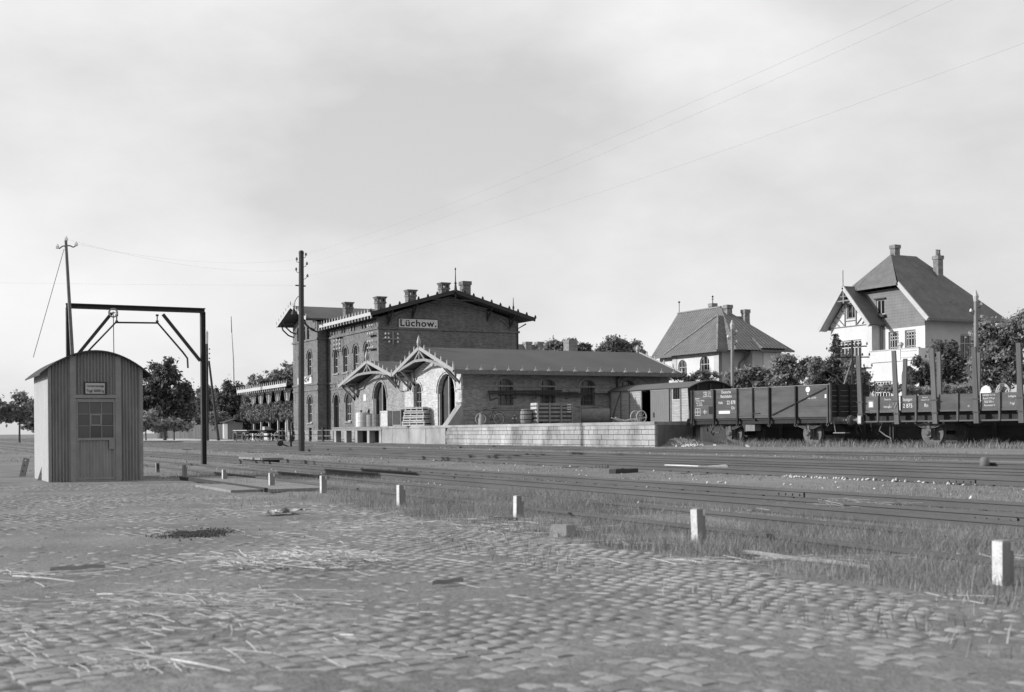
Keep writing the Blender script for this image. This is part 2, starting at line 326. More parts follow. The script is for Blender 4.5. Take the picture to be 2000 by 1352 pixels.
def wall(mb, to3, u0, u1, z0, tops, ops=(), depth=0.3):
    def top(u):
        for (a, za), (b, zb) in zip(tops, tops[1:]):
            if a - 1e-6 <= u <= b + 1e-6: return za + (zb - za) * (u - a) / (b - a)
        return tops[-1][1]
    cuts = sorted(set([round(x, 5) for x in [u0, u1] + [t[0] for t in tops if u0 < t[0] < u1] + [x for o in ops for x in o.us() if u0 < x < u1]]))
    for a, b in zip(cuts, cuts[1:]):
        if b - a < 1e-4: continue
        mid = (a + b) / 2; here = sorted([o for o in ops if abs(mid - o.u) < o.w / 2], key=lambda o: o.z0); la, lb = z0, z0
        for o in here:
            mb.add([to3(a, la), to3(b, lb), to3(b, o.z0), to3(a, o.z0)], [(0, 1, 2, 3)]); la, lb = o.hi(a), o.hi(b)
        mb.add([to3(a, la), to3(b, lb), to3(b, top(b)), to3(a, top(a))], [(0, 1, 2, 3)])
    for o in ops:
        pts = o.outline(); k = len(pts)
        for i in range(k):
            a, b = pts[i], pts[(i + 1) % k]
            mb.add([to3(*a), to3(*b), to3(b[0], b[1], depth), to3(a[0], a[1], depth)], [(0, 1, 2, 3)])
def window(parent, to3, o, din=0.16, fw=0.07, vert=(0.0,), horiz=(), fm='trim', gm='glass', name='window', th=0.04):
    mb = MB(); A = o.outline(); B = o.outline(fw); k = len(A)
    for i in range(k):
        j = (i + 1) % k
        mb.add([to3(*A[i], din), to3(*A[j], din), to3(*B[j], din), to3(*B[i], din)], [(0, 1, 2, 3)])
        mb.add([to3(*B[i], din), to3(*B[j], din), to3(*B[j], din + th), to3(*B[i], din + th)], [(0, 1, 2, 3)])
    bw_ = fw * 0.6
    def bar(a, b):
        p, q = to3(*a, din + th * .4), to3(*b, din + th * .4); nn = to3(0, 0, 1) - to3(0, 0, 0)
        mb.beam(p, q, bw_, th, up=nn)
    for v in vert:
        u = o.u + v * o.w; bar((u, o.z0 + fw), (u, o.hi(u) - fw))
    for h in horiz: bar((o.u - o.w / 2 + fw, h), (o.u + o.w / 2 - fw, h))
    f = mb.build(name, fm, parent)
    g = MB(); g.add([to3(*p, din + th) for p in A], [tuple(range(k))]); g.build('pane', gm, f)
    return f
def crest(mb, p, q, up, n, bw_=0.16, bt=0.05, sw=0.10, sh=0.22, side=(0, 1, 0)):   # fascia board with a row of small pointed finials
    p = Vector(p); q = Vector(q); up = Vector(up); mb.beam(p, q, bt, bw_, up=up); d = (q - p) / max(n, 1); e = (q - p).normalized(); t = e.cross(up).normalized() * bt * .5
    for i in range(n + 1):
        c = p + d * i + up * (bw_ / 2)
        a = [c - e * sw / 2, c + e * sw / 2, c + e * sw * .35 + up * sh * .55, c + up * sh, c - e * sw * .35 + up * sh * .55]
        mb.prism([x - t for x in a], t * 2)
def slab(mb, a, b, c, d, t):                  # roof plane of four corners with thickness t downwards
    v = [Vector(x) for x in (a, b, c, d)]; nrm = (v[1] - v[0]).cross(v[3] - v[0]).normalized()
    if nrm.z < 0: nrm = -nrm
    mb.add(v + [x - nrm * t for x in v], [(0, 1, 2, 3), (7, 6, 5, 4), (0, 4, 5, 1), (1, 5, 6, 2), (2, 6, 7, 3), (3, 7, 4, 0)])
def chimney(parent, x, y, z0, z1, s=0.68, mat_='brick', vent=True):
    mb = MB(); h = z1 - z0
    if vent:
        zc = z1 - 0.42
        mb.box(x - s / 2, x + s / 2, y - s / 2, y + s / 2, z0, zc - .12); mb.box(x - s * .58, x + s * .58, y - s * .58, y + s * .58, zc - .12, zc)
        for i in (-1, 0, 1):
            for j in (-1, 0, 1):
                if i or j: mb.box(x + i * s * .42 - .07, x + i * s * .42 + .07, y + j * s * .42 - .07, y + j * s * .42 + .07, zc, z1 - .16)
        mb.box(x - s * .58, x + s * .58, y - s * .58, y + s * .58, z1 - .16, z1 - .08); mb.box(x - s * .66, x + s * .66, y - s * .66, y + s * .66, z1 - .08, z1)
    else:
        mb.box(x - s / 2, x + s / 2, y - s / 2, y + s / 2, z0, z1 - .3); mb.box(x - s * .6, x + s * .6, y - s * .6, y + s * .6, z1 - .3, z1)
    return mb.build('chimney', mat_, parent)
# ================================================================== ground
def axis(lo, hi, step, far):
    a = list(np.arange(lo, hi + 1e-6, step)); s = step; x = hi
    while x < far: s *= 1.35; x += s; a.append(x)
    s = step; x = lo; pre = []
    while x > -far: s *= 1.35; x -= s; pre.append(x)
    return np.array(pre[::-1] + a)
gx = axis(-135, 8, 0.5, 3500); gy = axis(-16, 50, 0.4, 3500)
XX, YY = np.meshgrid(gx, gy, indexing='ij')
def yard_edge(x): return 5.95 + 0.35 * (vnoise(x, x * 0 + 3.1, 0.5) - .5) + 0.25 * (vnoise(x, x * 0 + 9.1, 1.7) - .5)
inyard = (YY < yard_edge(XX) + .3) & (XX > -46)
amp = 0.05 * np.exp(-np.maximum(np.abs(YY) - 60, 0) / 200) * np.where((YY > 9.5) & (YY < 26.5) & (XX > -70), .45, 1.0)
ZZ = gz(XX, YY) + amp * (vnoise(XX, YY, .6) - .55) + 0.5 * amp * (vnoise(XX, YY, 1.7) - .5) - np.where(inyard, .05, 0.0)
# grassy bank against the end of the loading platform
ZZ += 0.32 * np.exp(-(((XX + 46.2) / 2.6) ** 2 + ((YY - 31.8) / 1.5) ** 2))
nX, nY = XX.shape; idx = np.arange(nX * nY).reshape(nX, nY)
F = np.stack([idx[:-1, :-1], idx[1:, :-1], idx[1:, 1:], idx[:-1, 1:]], -1).reshape(-1, 4)
kind(npmesh('ground', np.stack([XX, YY, ZZ], -1).reshape(-1, 3), F, 'ground', smooth=True), 'structure')
# cobbled loading yard: a skin of dust and trodden straw with the setts standing out of it
ya = np.arange(-46, 5.01, 0.13); yb = np.arange(-15, 6.61, 0.13)
XX, YY = np.meshgrid(ya, yb, indexing='ij')
edge = yard_edge(XX)
def dust(x, y): return 0.009 * (vnoise(x, y, .33) - .5) + 0.010 * (vnoise(x, y, .9) - .5) + 0.007 * (vnoise(x, y, 3.1) - .5) - .0027 + .0050 * sstep(.6, -2.6, np.asarray(x) * RGT.x + np.asarray(y) * RGT.y + 1.6 * (vnoise(x, y, .5) - .5))
def yz(x, y): return dust(x, y) + 0.0
ZZ = yz(XX, YY) - 0.10 * sstep(0, .45, YY - edge)
nX, nY = XX.shape; idx = np.arange(nX * nY).reshape(nX, nY)
F = np.stack([idx[:-1, :-1], idx[1:, :-1], idx[1:, 1:], idx[:-1, 1:]], -1).reshape(-1, 4)
yard = kind(npmesh('cobbled_yard', np.stack([XX, YY, ZZ], -1).reshape(-1, 3), F, 'dirt', smooth=True), 'structure')
# setts
def sett_proto(k):
    r = np.random.default_rng(50 + k); hw, hd = .060 + .010 * r.random(), .054 + .009 * r.random(); V = []; g = [-1, -.82, 0, .82, 1]
    for i in g:
        for j in g:
            e = max(abs(i), abs(j)); V.append((i * hw * (1 + .22 * (r.random() - .5)), j * hd * (1 + .22 * (r.random() - .5)), (-.04 if e == 1 else -.003 * (i * i + j * j) + .0025 * (r.random() - .5))))
    Fq = [(a * 5 + b, (a + 1) * 5 + b, (a + 1) * 5 + b + 1, a * 5 + b + 1) for a in range(4) for b in range(4)]
    return np.array(V), np.array(Fq)
protos = [sett_proto(k) for k in range(8)]
pm = []
for V, Fq in protos:
    me = bpy.data.meshes.new('paving_stone'); me.from_pydata([tuple(v) for v in V], [], [tuple(map(int, f)) for f in Fq]); me.update(); me.materials.append(M['cobble'])
    pm.append(me)
ang = R(9); ca, sa = math.cos(ang), math.sin(ang); stones = []
for i in range(-60, 190):
    off = rng.random() * .14
    for j in range(-300, 70):
        u = j * .141 + off + rng.normal(0, .008); v = -12 + i * .130 + rng.normal(0, .006) + .05 * math.sin(u * .7)
        v += .05 * (float(vnoise(u, v, .5)) - .5) * 3; u += rng.normal(0, .012); x = u * ca - v * sa; y = u * sa + v * ca
        if y > float(yard_edge(np.array(x))) - .15 or x > 3: continue
        vx = (x - EYE.x) * FWD.x + (y - EYE.y) * FWD.y
        if vx < 3.2 or vx > 26: continue
        rx = x * RGT.x + y * RGT.y
        if abs(rx / vx) > .56: continue
        stones.append((vx, x, y, rng.normal(0, .05) + ang, rng.integers(8), .003 + .003 * rng.normal(), rng.normal(0, .012), rng.normal(0, .012), rx))
inview = sorted([s for s in stones if abs(s[8] / s[0]) < .41 and s[0] > 5.05], key=lambda s: s[0])
near = set(id(s) for s in inview[:290])
VV, FF, o_ = [], [], 0
for s in stones:
    d, x, y, a, k, h, tx, ty, _ = s
    if id(s) in near:
        o = link('paving_stone', pm[k], yard); o.location = (x, y, h); o.rotation_euler = (tx, ty, a)
    else:
        V, Fq = protos[k]; c, sn = math.cos(a), math.sin(a); q = np.empty_like(V)
        q[:, 0] = V[:, 0] * c - V[:, 1] * sn + x; q[:, 1] = V[:, 0] * sn + V[:, 1] * c + y; q[:, 2] = V[:, 2] + h + V[:, 0] * ty * -1 + V[:, 1] * tx
        VV.append(q); FF.append(Fq + o_); o_ += len(V)
kind(npmesh('paving_stones', np.concatenate(VV), np.concatenate(FF), 'cobble', yard), 'stuff')
# pale strip of sunlit road beyond the tracks, before the board fence
mb = MB(); mb.add([(-175, 22, .30), (-128, 21.5, .30), (-112, 24.5, .30), (-112, 30, .31), (-175, 36, .31)], [(0, 1, 2, 3, 4)])
kind(mb.build('road', 'road'), 'structure')

# ================================================================== railway tracks
PROF = [(-.055, 0), (.055, 0), (.055, .012), (.012, .03), (.009, .1), (.034, .108), (.034, .138), (.028, .143), (-.028, .143), (-.034, .138), (-.034, .108), (-.009, .1), (-.012, .03), (-.055, .012)]
def rail(parent, p, q, name='rail', seg=1):
    p = Vector(p); q = Vector(q); d = (q - p).normalized(); n = Vector((-d.y, d.x, 0)); mb = MB(); k = len(PROF)
    vs = [p + n * a + UP * b for a, b in PROF] + [q + n * a + UP * b for a, b in PROF]
    mb.add(vs, [tuple(range(k))[::-1], tuple(range(k, 2 * k))] + [(i, (i + 1) % k, k + (i + 1) % k, k + i) for i in range(k)])
    return mb.build(name, 'rail_side', parent)
def fishplate(parent, x, y, z, s=-1):
    mb = MB(); yy = y + s * .022; mb.box(x - .33, x + .33, min(yy, y + s * .034), max(yy, y + s * .034), z + .03, z + .1)
    for i in (-.24, -.08, .08, .24): mb.cyl((x + i, y + s * .03, z + .065), (x + i, y + s * .05, z + .065), .018, 6)
    return mb.build('fishplate', 'rail_side', parent)
def track(label, ys, zoff, x0, x1, plates=(), extra=(), clips=False):
    t = thing('railway_track', label, 'track', ((x0 + x1) / 2, ys[0], 0))
    for y in ys:
        z = float(gz(0, y)) + zoff; rail(t, (x0, y, z), (x1, y, z))
    mb = MB(); yc = sum(ys) / 2; rs = np.random.default_rng(int(yc * 10))
    for x in np.arange(-75, 4, .66):
        if rs.random() < .2: continue
        h = float(gz(0, yc)) + zoff + rs.normal(-.018, .012); a = rs.normal(0, .015); mb.add([(x - .12 + a, yc - 1.22 + rs.normal(0, .05), h), (x + .12 + a, yc - 1.22, h), (x + .12 - a, yc + 1.22 + rs.normal(0, .05), h), (x - .12 - a, yc + 1.22, h), (x - .12 + a, yc - 1.22, h - .12), (x + .12 + a, yc - 1.22, h - .12), (x + .12 - a, yc + 1.22, h - .12), (x - .12 - a, yc + 1.22, h - .12)], [(0, 1, 2, 3), (4, 5, 1, 0), (5, 6, 2, 1), (7, 4, 0, 3), (6, 7, 3, 2)])
    kind(mb.build('sleepers', 'sleeper', t), 'stuff')
    for (y, a, b, nm, dz) in extra: rail(t, (a, y, float(gz(0, y)) + zoff + dz), (b, y, float(gz(0, y)) + zoff + dz), nm)
    for (x, y) in plates: fishplate(t, x, y, float(gz(0, y)) + zoff)
    if clips:
        mb = MB()
        for y in ys:
            z = float(gz(0, y)) + zoff
            for x in np.arange(-62, 2, .72):
                mb.box(x - .035, x + .035, y - .085, y - .045, z - .01, z + .03)
        kind(mb.build('rail_clips', 'iron', t), 'stuff')
    return t
ZO = -.012
track('railway track half buried in grass beside the white posts', (7.35, 8.79), -.062, -190, 14)
track('railway track with a third rail running past the pile of loose straw', (10.68, 12.12), ZO, -240, 16,
      plates=((-14.6, 12.12), (-24.0, 10.68), (-30.2, 12.12), (-9.5, 10.68)), extra=((9.85, -37, 14, 'turnout_rail', 0),), clips=True)
track('railway track edged with pale broken stone and a long log', (16.3, 17.74), ZO, -260, 18, plates=((-15.2, 16.3), (-27.0, 16.3), (-49, 16.3)), extra=((18.55, -75, 12, 'turnout_rail', 0),), clips=True)
track('railway track in the middle of the yard between two others', (19.5, 20.94), ZO, -260, 18, plates=((-36, 19.5), (-52, 19.5)))
track('rusty railway track closest to the stone loading platform', (24.2, 25.64), ZO - .03, -260, 20)

# ================================================================== loading platform
PF, PT, PEND = 29.4, 1.38, -44.3
pl = thing('loading_platform', 'long loading platform faced with pale stone blocks, boarded on posts at one end', 'platform', (-60, PF, .25))
mb = MB()
poly = [(-77.0, PF + .12), (PEND - .12, PF + .12), (-50.9, 36.3), (-57.2, 41.2), (-57.2, 46), (-66.3, 46), (-66.3, 30.6), (-77.0, 30.6)]
mb.prism([(x, y, .0) for x, y in poly], (0, 0, PT - .14)); mb.build('core', 'concrete', pl)
mb = MB(); mb.prism([(x, y, PT - .14) for x, y in [(-77.0, PF - .03), (PEND + .02, PF - .03), (-50.9, 36.4), (-57.1, 41.3), (-57.1, 46), (-66.3, 46), (-66.3, 30.5), (-77.0, 30.5)]], (0, 0, .14))
mb.build('deck_slab', 'concrete', pl)
rows = [.22, .24, .24, .22, .22]; z = .12
for k, h in enumerate(rows):
    x = PEND
    while x > -66:
        w = rng.uniform(.42, .95) if k != 3 else rng.uniform(.3, .6); w = min(w, x + 66.5); dy = rng.uniform(0, .012)
        mb = MB(); a, b = x - w + .003, x - .003; zz0, zz1 = z + .003, z + h - .003; e = .008; y0 = PF + dy
        mb.add([(a, PF + .14, zz0), (b, PF + .14, zz0), (b, PF + .14, zz1), (a, PF + .14, zz1), (a + e, y0, zz0 + e), (b - e, y0, zz0 + e), (b - e, y0, zz1 - e), (a + e, y0, zz1 - e)],
               [(4, 5, 6, 7), (0, 1, 5, 4), (1, 2, 6, 5), (2, 3, 7, 6), (3, 0, 4, 7)]); mb.build('stone_block', 'stone_block', pl); x -= w
    z += h
x = -66.55
while x > -76.8:                                # rendered bays of the facing, with open upright joints
    w = min(rng.uniform(2.0, 3.4), x + 77.0)
    mb = MB(); mb.box(x - w + .02, x - .02, PF + rng.uniform(0, .03), PF + .13, .0, PT - .15); mb.build('facing_bay', 'concrete', pl); x -= w
mb = MB(); mb.prism([(PEND - .02, PF + .1, 0), (PEND + .05, PF + .12, 0), (-50.8, 36.45, 0), (-51.0, 36.3, 0)], (0, 0, PT - .15)); mb.build('end_wall', 'dark_stone', pl)
mb = MB(); mb.beam((-49.4, 35.3, 1.28), (-51.2, 37.0, 1.28), .28, .3); mb.build('buffer_beam', 'wood_dark', pl)
mb = MB(); mb.box(-49.75, -49.5, 35.0, 35.25, 0, 1.2); mb.build('post', 'wood_pole', pl)
# boarded part on posts
XL = -87.2
for i, x in enumerate((-77.3, -79.6, -82.0, -84.3, -86.6)):
    mb = MB(); mb.box(x - .22, x + .22, PF, PF + .4, 0, PT - .26); mb.build('pillar', 'concrete', pl)
    mb = MB(); mb.box(x - .22, x + .22, PF + 2.2, PF + 2.6, 0, PT - .26); mb.build('pillar', 'concrete', pl)
mb = MB(); mb.box(XL, -77.02, PF - .02, PF + .16, PT - .26, PT - .07); mb.build('edge_beam', 'wood_grey', pl)
y = PF - .06
for i in range(6):
    mb = MB(); mb.box(XL - .05, -77.02, y, y + .185, PT - .07, PT - .005 - .004 * (i % 2)); mb.build('plank', 'wood_grey', pl); y += .2
mb = MB(); mb.box(XL, -77.02, PF + .9, 33.0, .0, .06); mb.box(XL, -77.02, 32.2, 32.3, 0, PT - .1); mb.build('back_boarding', 'wood_dark', pl)
mb = MB(); mb.box(XL - .05, -77.02, PF + 1.14, 33.3, PT - .1, PT - .01); mb.build('rear_deck', 'wood_grey', pl)

# ================================================================== station building
SX, SB, SB2, SL = -88.0, 33.4, 45.4, -106.8
st = thing('station_building', 'two-storey brick station with low roof, crested eaves and vented chimneys', 'building', (-97, 39.4, .25))
tF, tE = planeY(SB), planeX(SX)
zE, zR = 9.75, 11.62                            # wall head, wall apex
ups = [Op(x, 1.12, 5.9, 7.35, .58) for x in (-98.0, -95.6, -93.1, -90.6)]
los = [Op(-98.0, 1.3, .62, 3.45, .7), Op(-95.0, 1.3, 1.9, 3.45, .7), Op(-92.2, 1.3, 1.9, 3.45, .7), Op(-90.0, 1.2, 1.9, 3.45, .6)]
sl_ = [Op(x + k, .27, 9.12, 9.56) for x in (-98.55, -96.1, -93.7, -91.2) for k in (-.32, .32)]
mb = MB(); wall(mb, tF, -99.8, SX, .2, [(-99.8, zE + .1), (SX, zE + .1)], ups + los + sl_); mb.build('wall', 'brick', st)
mb = MB(); wall(mb, tE, SB, SB2, .2, [(SB, zE), (39.4, zR), (SB2, zE)]); mb.build('gable_wall', 'brick', st)
mb = MB(); wall(mb, planeYb(SB2), SL, SX, .2, [(SL, zE), (SX, zE)]); wall(mb, planeXb(SL), SB, SB2, .2, [(SB, zE), (39.4, zR), (SB2, zE)]); mb.build('rear_wall', 'brick', st)
RF = 32.4; RX0, RX1, RC = -106.8, -99.8, -103.3
tR, tRS = planeY(RF), planeX(RX1)
rups = [Op(x, 1.12, 5.9, 7.4, .58) for x in (-102.0, -104.4)]; rlo = [Op(x, 1.12, 1.85, 3.5, .58) for x in (-102.0, -104.4)]
rat = [Op(x, .62, 9.0, 9.95, .3) for x in (-102.35, -103.45, -105.2)]
mb = MB(); wall(mb, tR, RX0, RX1, .2, [(RX0, 10.35), (RC, 11.5), (RX1, 10.35)], rups + rlo + rat); mb.build('wall', 'brick', st)
mb = MB(); wall(mb, tRS, RF, SB + .3, .2, [(RF, 10.35), (SB + .3, 10.35)]); mb.build('bay_side_wall', 'brick', st); mb = MB(); wall(mb, planeXb(RX0), RF, SB + .3, .2, [(RF, 10.35), (SB + .3, 10.35)]); mb.build('bay_side_wall', 'brick', st)
for o in ups: window(st, tF, o, vert=(0,), horiz=(7.2, 6.5))
window(st, tF, los[0], vert=(0,), horiz=(3.2,), fm='wood_dark', name='door')
for o in los[1:]: window(st, tF, o, vert=(-.17, .17), horiz=(3.3, 2.5))
for o in sl_: window(st, tF, o, fw=.03, vert=(), fm='wood_dark')
for o in rups + rlo: window(st, tR, o, vert=(0,), horiz=(o.zs - .1, o.z0 + .8))
for o in rat: window(st, tR, o, fw=.05, vert=(), fm='wood_dark')
def hood(to3, o, t=.09, proud=.07, pad=.16):    # moulded arch over a window
    mb = MB(); n = 10
    A = [(o.u + (o.w / 2 + pad) * math.cos(math.pi * i / n), o.zs + (o.rise + pad) * math.sin(math.pi * i / n)) for i in range(n + 1)]
    B = [(o.u + (o.w / 2 + pad + t) * math.cos(math.pi * i / n), o.zs + (o.rise + pad + t) * math.sin(math.pi * i / n)) for i in range(n + 1)]
    for i in range(n):
        mb.add([to3(*A[i], -proud), to3(*A[i + 1], -proud), to3(*B[i + 1], -proud), to3(*B[i], -proud)], [(0, 1, 2, 3)])
        mb.add([to3(*B[i], -proud), to3(*B[i + 1], -proud), to3(*B[i + 1], .01), to3(*B[i], .01)], [(0, 1, 2, 3)])
        mb.add([to3(*A[i], -proud), to3(*A[i + 1], -proud), to3(*A[i + 1], .01), to3(*A[i], .01)], [(0, 1, 2, 3)])
    return mb
for o in ups + los[:1] + los[1:2]: hood(tF, o).build('arch_hood', 'brick', st)
for o in rups + rlo: hood(tR, o).build('arch_hood', 'brick', st)
for o in ups: MB().box(o.u - .75, o.u + .75, SB - .1, SB + .05, 5.78, 5.898).build('sill', 'trim_grey', st)
for o in los[1:]: MB().box(o.u - .8, o.u + .8, SB - .1, SB + .05, 1.76, 1.898).build('sill', 'trim_grey', st)
for o in rups + rlo: MB().box(o.u - .72, o.u + .72, RF - .1, RF + .05, o.z0 - .12, o.z0 - .002).build('sill', 'trim_grey', st)
for za, zb, pr in ((8.86, 9.03, .09), (5.05, 5.2, .08), (4.55, 4.68, .06), (.2, 1.15, .09)):
    mb = MB(); mb.box(RX1 + .02, SX + pr, SB - pr, SB - .004, za, zb); mb.box(SX + .004, SX + pr, SB - .002, SB2 + pr, za, zb); mb.build('string_course' if za > 1 else 'plinth', 'brick' if za > 1 else 'brick_mid', st)
    mb = MB(); mb.box(RX0 - pr, RX1 + pr, RF - pr, RF - .004, za, zb); mb.box(RX1 + .004, RX1 + pr, RF - .002, SB - .1, za, zb); mb.build('string_course' if za > 1 else 'plinth', 'brick' if za > 1 else 'brick_mid', st)
for k in range(12):                             # small sunk panels in the frieze between the storeys
    x = -99.2 + k * .92; MB().box(x - .24, x + .24, SB - .045, SB + .01, 4.78, 4.98).build('frieze_panel', 'brick', st)
# roofs
ov = 1.0; sl0 = (11.9 - 10.05) / 6.6
def rz_(b): return 11.9 - abs(b - 39.4) * sl0
mb = MB(); slab(mb, (SL - .4, 32.5, rz_(32.5)), (-87.0, 32.5, rz_(32.5)), (-87.0, 39.4, 11.9), (SL - .4, 39.4, 11.9), .16); slab(mb, (SL - .4, 46.3, rz_(46.3)), (-87.0, 46.3, rz_(46.3)), (-87.0, 39.4, 11.9), (SL - .4, 39.4, 11.9), .16)
rf = mb.build('roof', 'tar_roof', st)
mb = MB(); sR = (11.95 - 10.55) / 4.3
slab(mb, (RC - 4.3, 31.2, 10.57), (RC, 31.2, 11.97), (RC, 39.5, 11.97), (RC - 4.3, 39.5, 10.57), .14); slab(mb, (RC + 4.3, 31.2, 10.57), (RC, 31.2, 11.97), (RC, 39.5, 11.97), (RC + 4.3, 39.5, 10.57), .14)
mb.build('bay_roof', 'tar_roof', st)
mb = MB(); crest(mb, (RX1 + .3, 32.45, rz_(32.5) - .06), (-87.0, 32.45, rz_(32.5) - .06), UP, 18, bw_=.26, sh=.3, sw=.16)
for i in range(19):
    x = RX1 + .4 + i * .69; mb.box(x - .05, x + .05, 32.4, 32.5, rz_(32.5) - .42, rz_(32.5) - .19)
mb.build('eaves_crest', 'trim', st)
for i in range(16):
    x = RX1 + .5 + i * .72; mb = MB(); mb.beam((x, 32.56, 9.72), (x, SB, 9.60), .1, .14); mb.build('rafter_end', 'wood_dark', st)
mb = MB()
for a, b in (((-86.95, 32.4, rz_(32.4) - .05), (-86.95, 39.4, 11.86)), ((-86.95, 46.4, rz_(46.4) - .05), (-86.95, 39.4, 11.86))): crest(mb, a, b, UP, 9, bw_=.3, sh=.24, sw=.2, bt=.07)
mb.build('bargeboard', 'wood_dark', st)
mb = MB(); mb.beam((-87.0, 36.7, 10.6), (-87.0, 39.4, 11.05), .08, .1); mb.beam((-87.0, 42.1, 10.6), (-87.0, 39.4, 11.05), .08, .1); mb.beam((-87.0, 39.4, 10.9), (-87.0, 39.4, 11.8), .1, .1); mb.beam((-87, 37.4, 11.2), (-87, 41.4, 11.2), .08, .1)
mb.build('gable_truss', 'wood_dark', st)
for y in (34.2, 36.2, 42.6, 44.6):
    mb = MB(); mb.beam((SX + .02, y, rz_(y) - 1.15), (-87.0, y, rz_(y) - .25), .1, .12); mb.beam((SX, y, rz_(y) - .3), (-87.0, y, rz_(y) - .3), .1, .1); mb.beam((SX + .06, y, rz_(y) - 1.25), (SX + .06, y, rz_(y) - .2), .1, .1); mb.build('bracket', 'wood_dark', st)
mb = MB(); n = 14                                # sunk arch line on the gable
for i in range(n):
    a0, a1 = math.pi * (.12 + .76 * i / n), math.pi * (.12 + .76 * (i + 1) / n)
    p = (SX + .05, 39.4 - 5.6 * math.cos(a0), 8.2 + 2.75 * math.sin(a0)); q = (SX + .05, 39.4 - 5.6 * math.cos(a1), 8.2 + 2.75 * math.sin(a1)); mb.beam(p, q, .1, .12)
mb.build('arch_moulding', 'brick', st)
mb = MB(); crest(mb, (RC - 4.35, 31.15, 10.5), (RC, 31.15, 11.92), UP, 6, bw_=.26, sh=.3, sw=.16); crest(mb, (RC + 4.35, 31.15, 10.5), (RC, 31.15, 11.92), UP, 6, bw_=.26, sh=.3, sw=.16); mb.build('bargeboard', 'trim', st)
for x in (RX0 + .15, RX0 + .9, RX1 - .9, RX1 - .15):
    z = 11.9 - abs(x - RC) * sR; mb = MB(); pts = [(x, RF - .02, z - 1.3), (x, RF - .45, z - 1.15), (x, RF - .95, z - .7), (x, 31.3, z - .22)]; mb.tube(pts, .07, 5); mb.beam((x, RF, z - .3), (x, 31.25, z - .3), .1, .1); mb.build('bracket', 'wood_dark', st)
MB().cyl((-86.95, 39.4, 11.8), (-86.95, 39.4, 12.5), .16, 8, .06).lathe([(.05, 12.4), (.12, 12.5), (.05, 12.6), (.03, 13.5), (.07, 13.6), (.0, 13.75)], (-86.95, 39.4, 0), 8).build('finial', 'iron', st)
MB().lathe([(.1, 10.2), (.06, 10.7), (.1, 10.8), (.04, 11.0), (.02, 11.6)], (-87.1, 44.5, 0), 8).build('finial', 'iron', st)
MB().tube([(-87.95, 45.3, .3), (-87.95, 45.3, 9.2), (-87.6, 45.9, 9.6)], .06, 6).build('downpipe', 'iron', st)
MB().tube([(RX1 + .06, 33.2, .3), (RX1 + .06, 33.2, 9.9)], .05, 6).build('downpipe', 'iron', st)
chimney(st, -91, 34.7, 10.2, 11.65); chimney(st, -91, 37.3, 10.9, 12.3); chimney(st, -91, 40.2, 11.3, 13.0); chimney(st, -91.0, 42.1, 10.8, 13.2, vent=False); chimney(st, -100, 35.2, 10.6, 12.1)
# name boards (they are fixed to the walls: parts)
sg = MB().box(SX + .01, SX + .06, 35.04, 38.3, 9.02, 9.7).build('name_board', 'white_paint', st)
MB().box(SX + .008, SX + .075, 35.0, 35.045, 8.98, 9.74).box(SX + .008, SX + .075, 38.295, 38.34, 8.98, 9.74).box(SX + .008, SX + .075, 35.04, 38.3, 9.695, 9.74).box(SX + .008, SX + .075, 35.04, 38.3, 8.98, 9.025).build('board_frame', 'ink', sg)
text('Lüchow.', .74, sg, planeX(SX + .06), 36.67, 9.36, 'ink', spacing=1.1, ext=.01, sx=1.12).data.offset = .012
sg = MB().box(-105.3, -101.35, RF - .06, RF - .01, 5.22, 5.85).build('name_board', 'white_paint', st)
text('LÜCHOW', .62, sg, planeY(RF - .06), -103.3, 5.52, 'ink', spacing=1.05, ext=.01).data.offset = .012
MB().box(SX + .01, SX + .05, 34.5, 34.98, 9.28, 9.7).build('notice', 'brick', st)
# telegraph insulators on the corner of the gable and above the windows
def insul(mb, p, r=.05): mb.lathe([(r * .7, -.06), (r, -.05), (r, .02), (r * .5, .07), (r * .3, .09)], p, 6)
for (y, z) in ((33.9, 8.5), (34.15, 8.5), (33.9, 8.2), (34.15, 8.2), (34.9, 8.5), (34.9, 8.2), (34.9, 7.9), (34.2, 7.9)):
    mb = MB(); insul(mb, (SX + .2, y, z), .07); mb.cyl((SX, y, z - .05), (SX + .2, y, z - .05), .02, 5); mb.build('insulator', 'porcelain', st)
MB().box(SX + .16, SX + .2, 33.7, 35.1, 8.1, 8.14).box(SX + .16, SX + .2, 34.5, 34.54, 7.7, 8.7).build('insulator_rack', 'trim', st)
for x in (-97.6, -96.9, -96.2):
    for z in (8.6, 8.25, 7.9):
        mb = MB(); insul(mb, (x, SB - .25, z), .07); mb.build('insulator', 'porcelain', st)
MB().box(-97.7, -97.66, SB - .27, SB - .22, 7.75, 8.8).box(-96.2, -96.16, SB - .27, SB - .22, 7.75, 8.8).box(-97.7, -96.16, SB - .27, SB - .22, 7.75, 7.79).box(-97.7, -96.16, SB - .27, SB, 8.8, 8.84).build('insulator_rack', 'iron', st)
for x in (-89.6, -89.1, -88.6):
    for z in (9.2, 8.6, 8.0, 7.5): 
        mb = MB(); insul(mb, (x, SB - .25, z), .07); mb.build('insulator', 'porcelain', st)
MB().box(-89.7, -88.4, SB - .27, SB - .02, 8.4, 8.44).box(-89.7, -88.4, SB - .27, SB - .02, 7.35, 7.39).build('insulator_rack', 'iron', st)
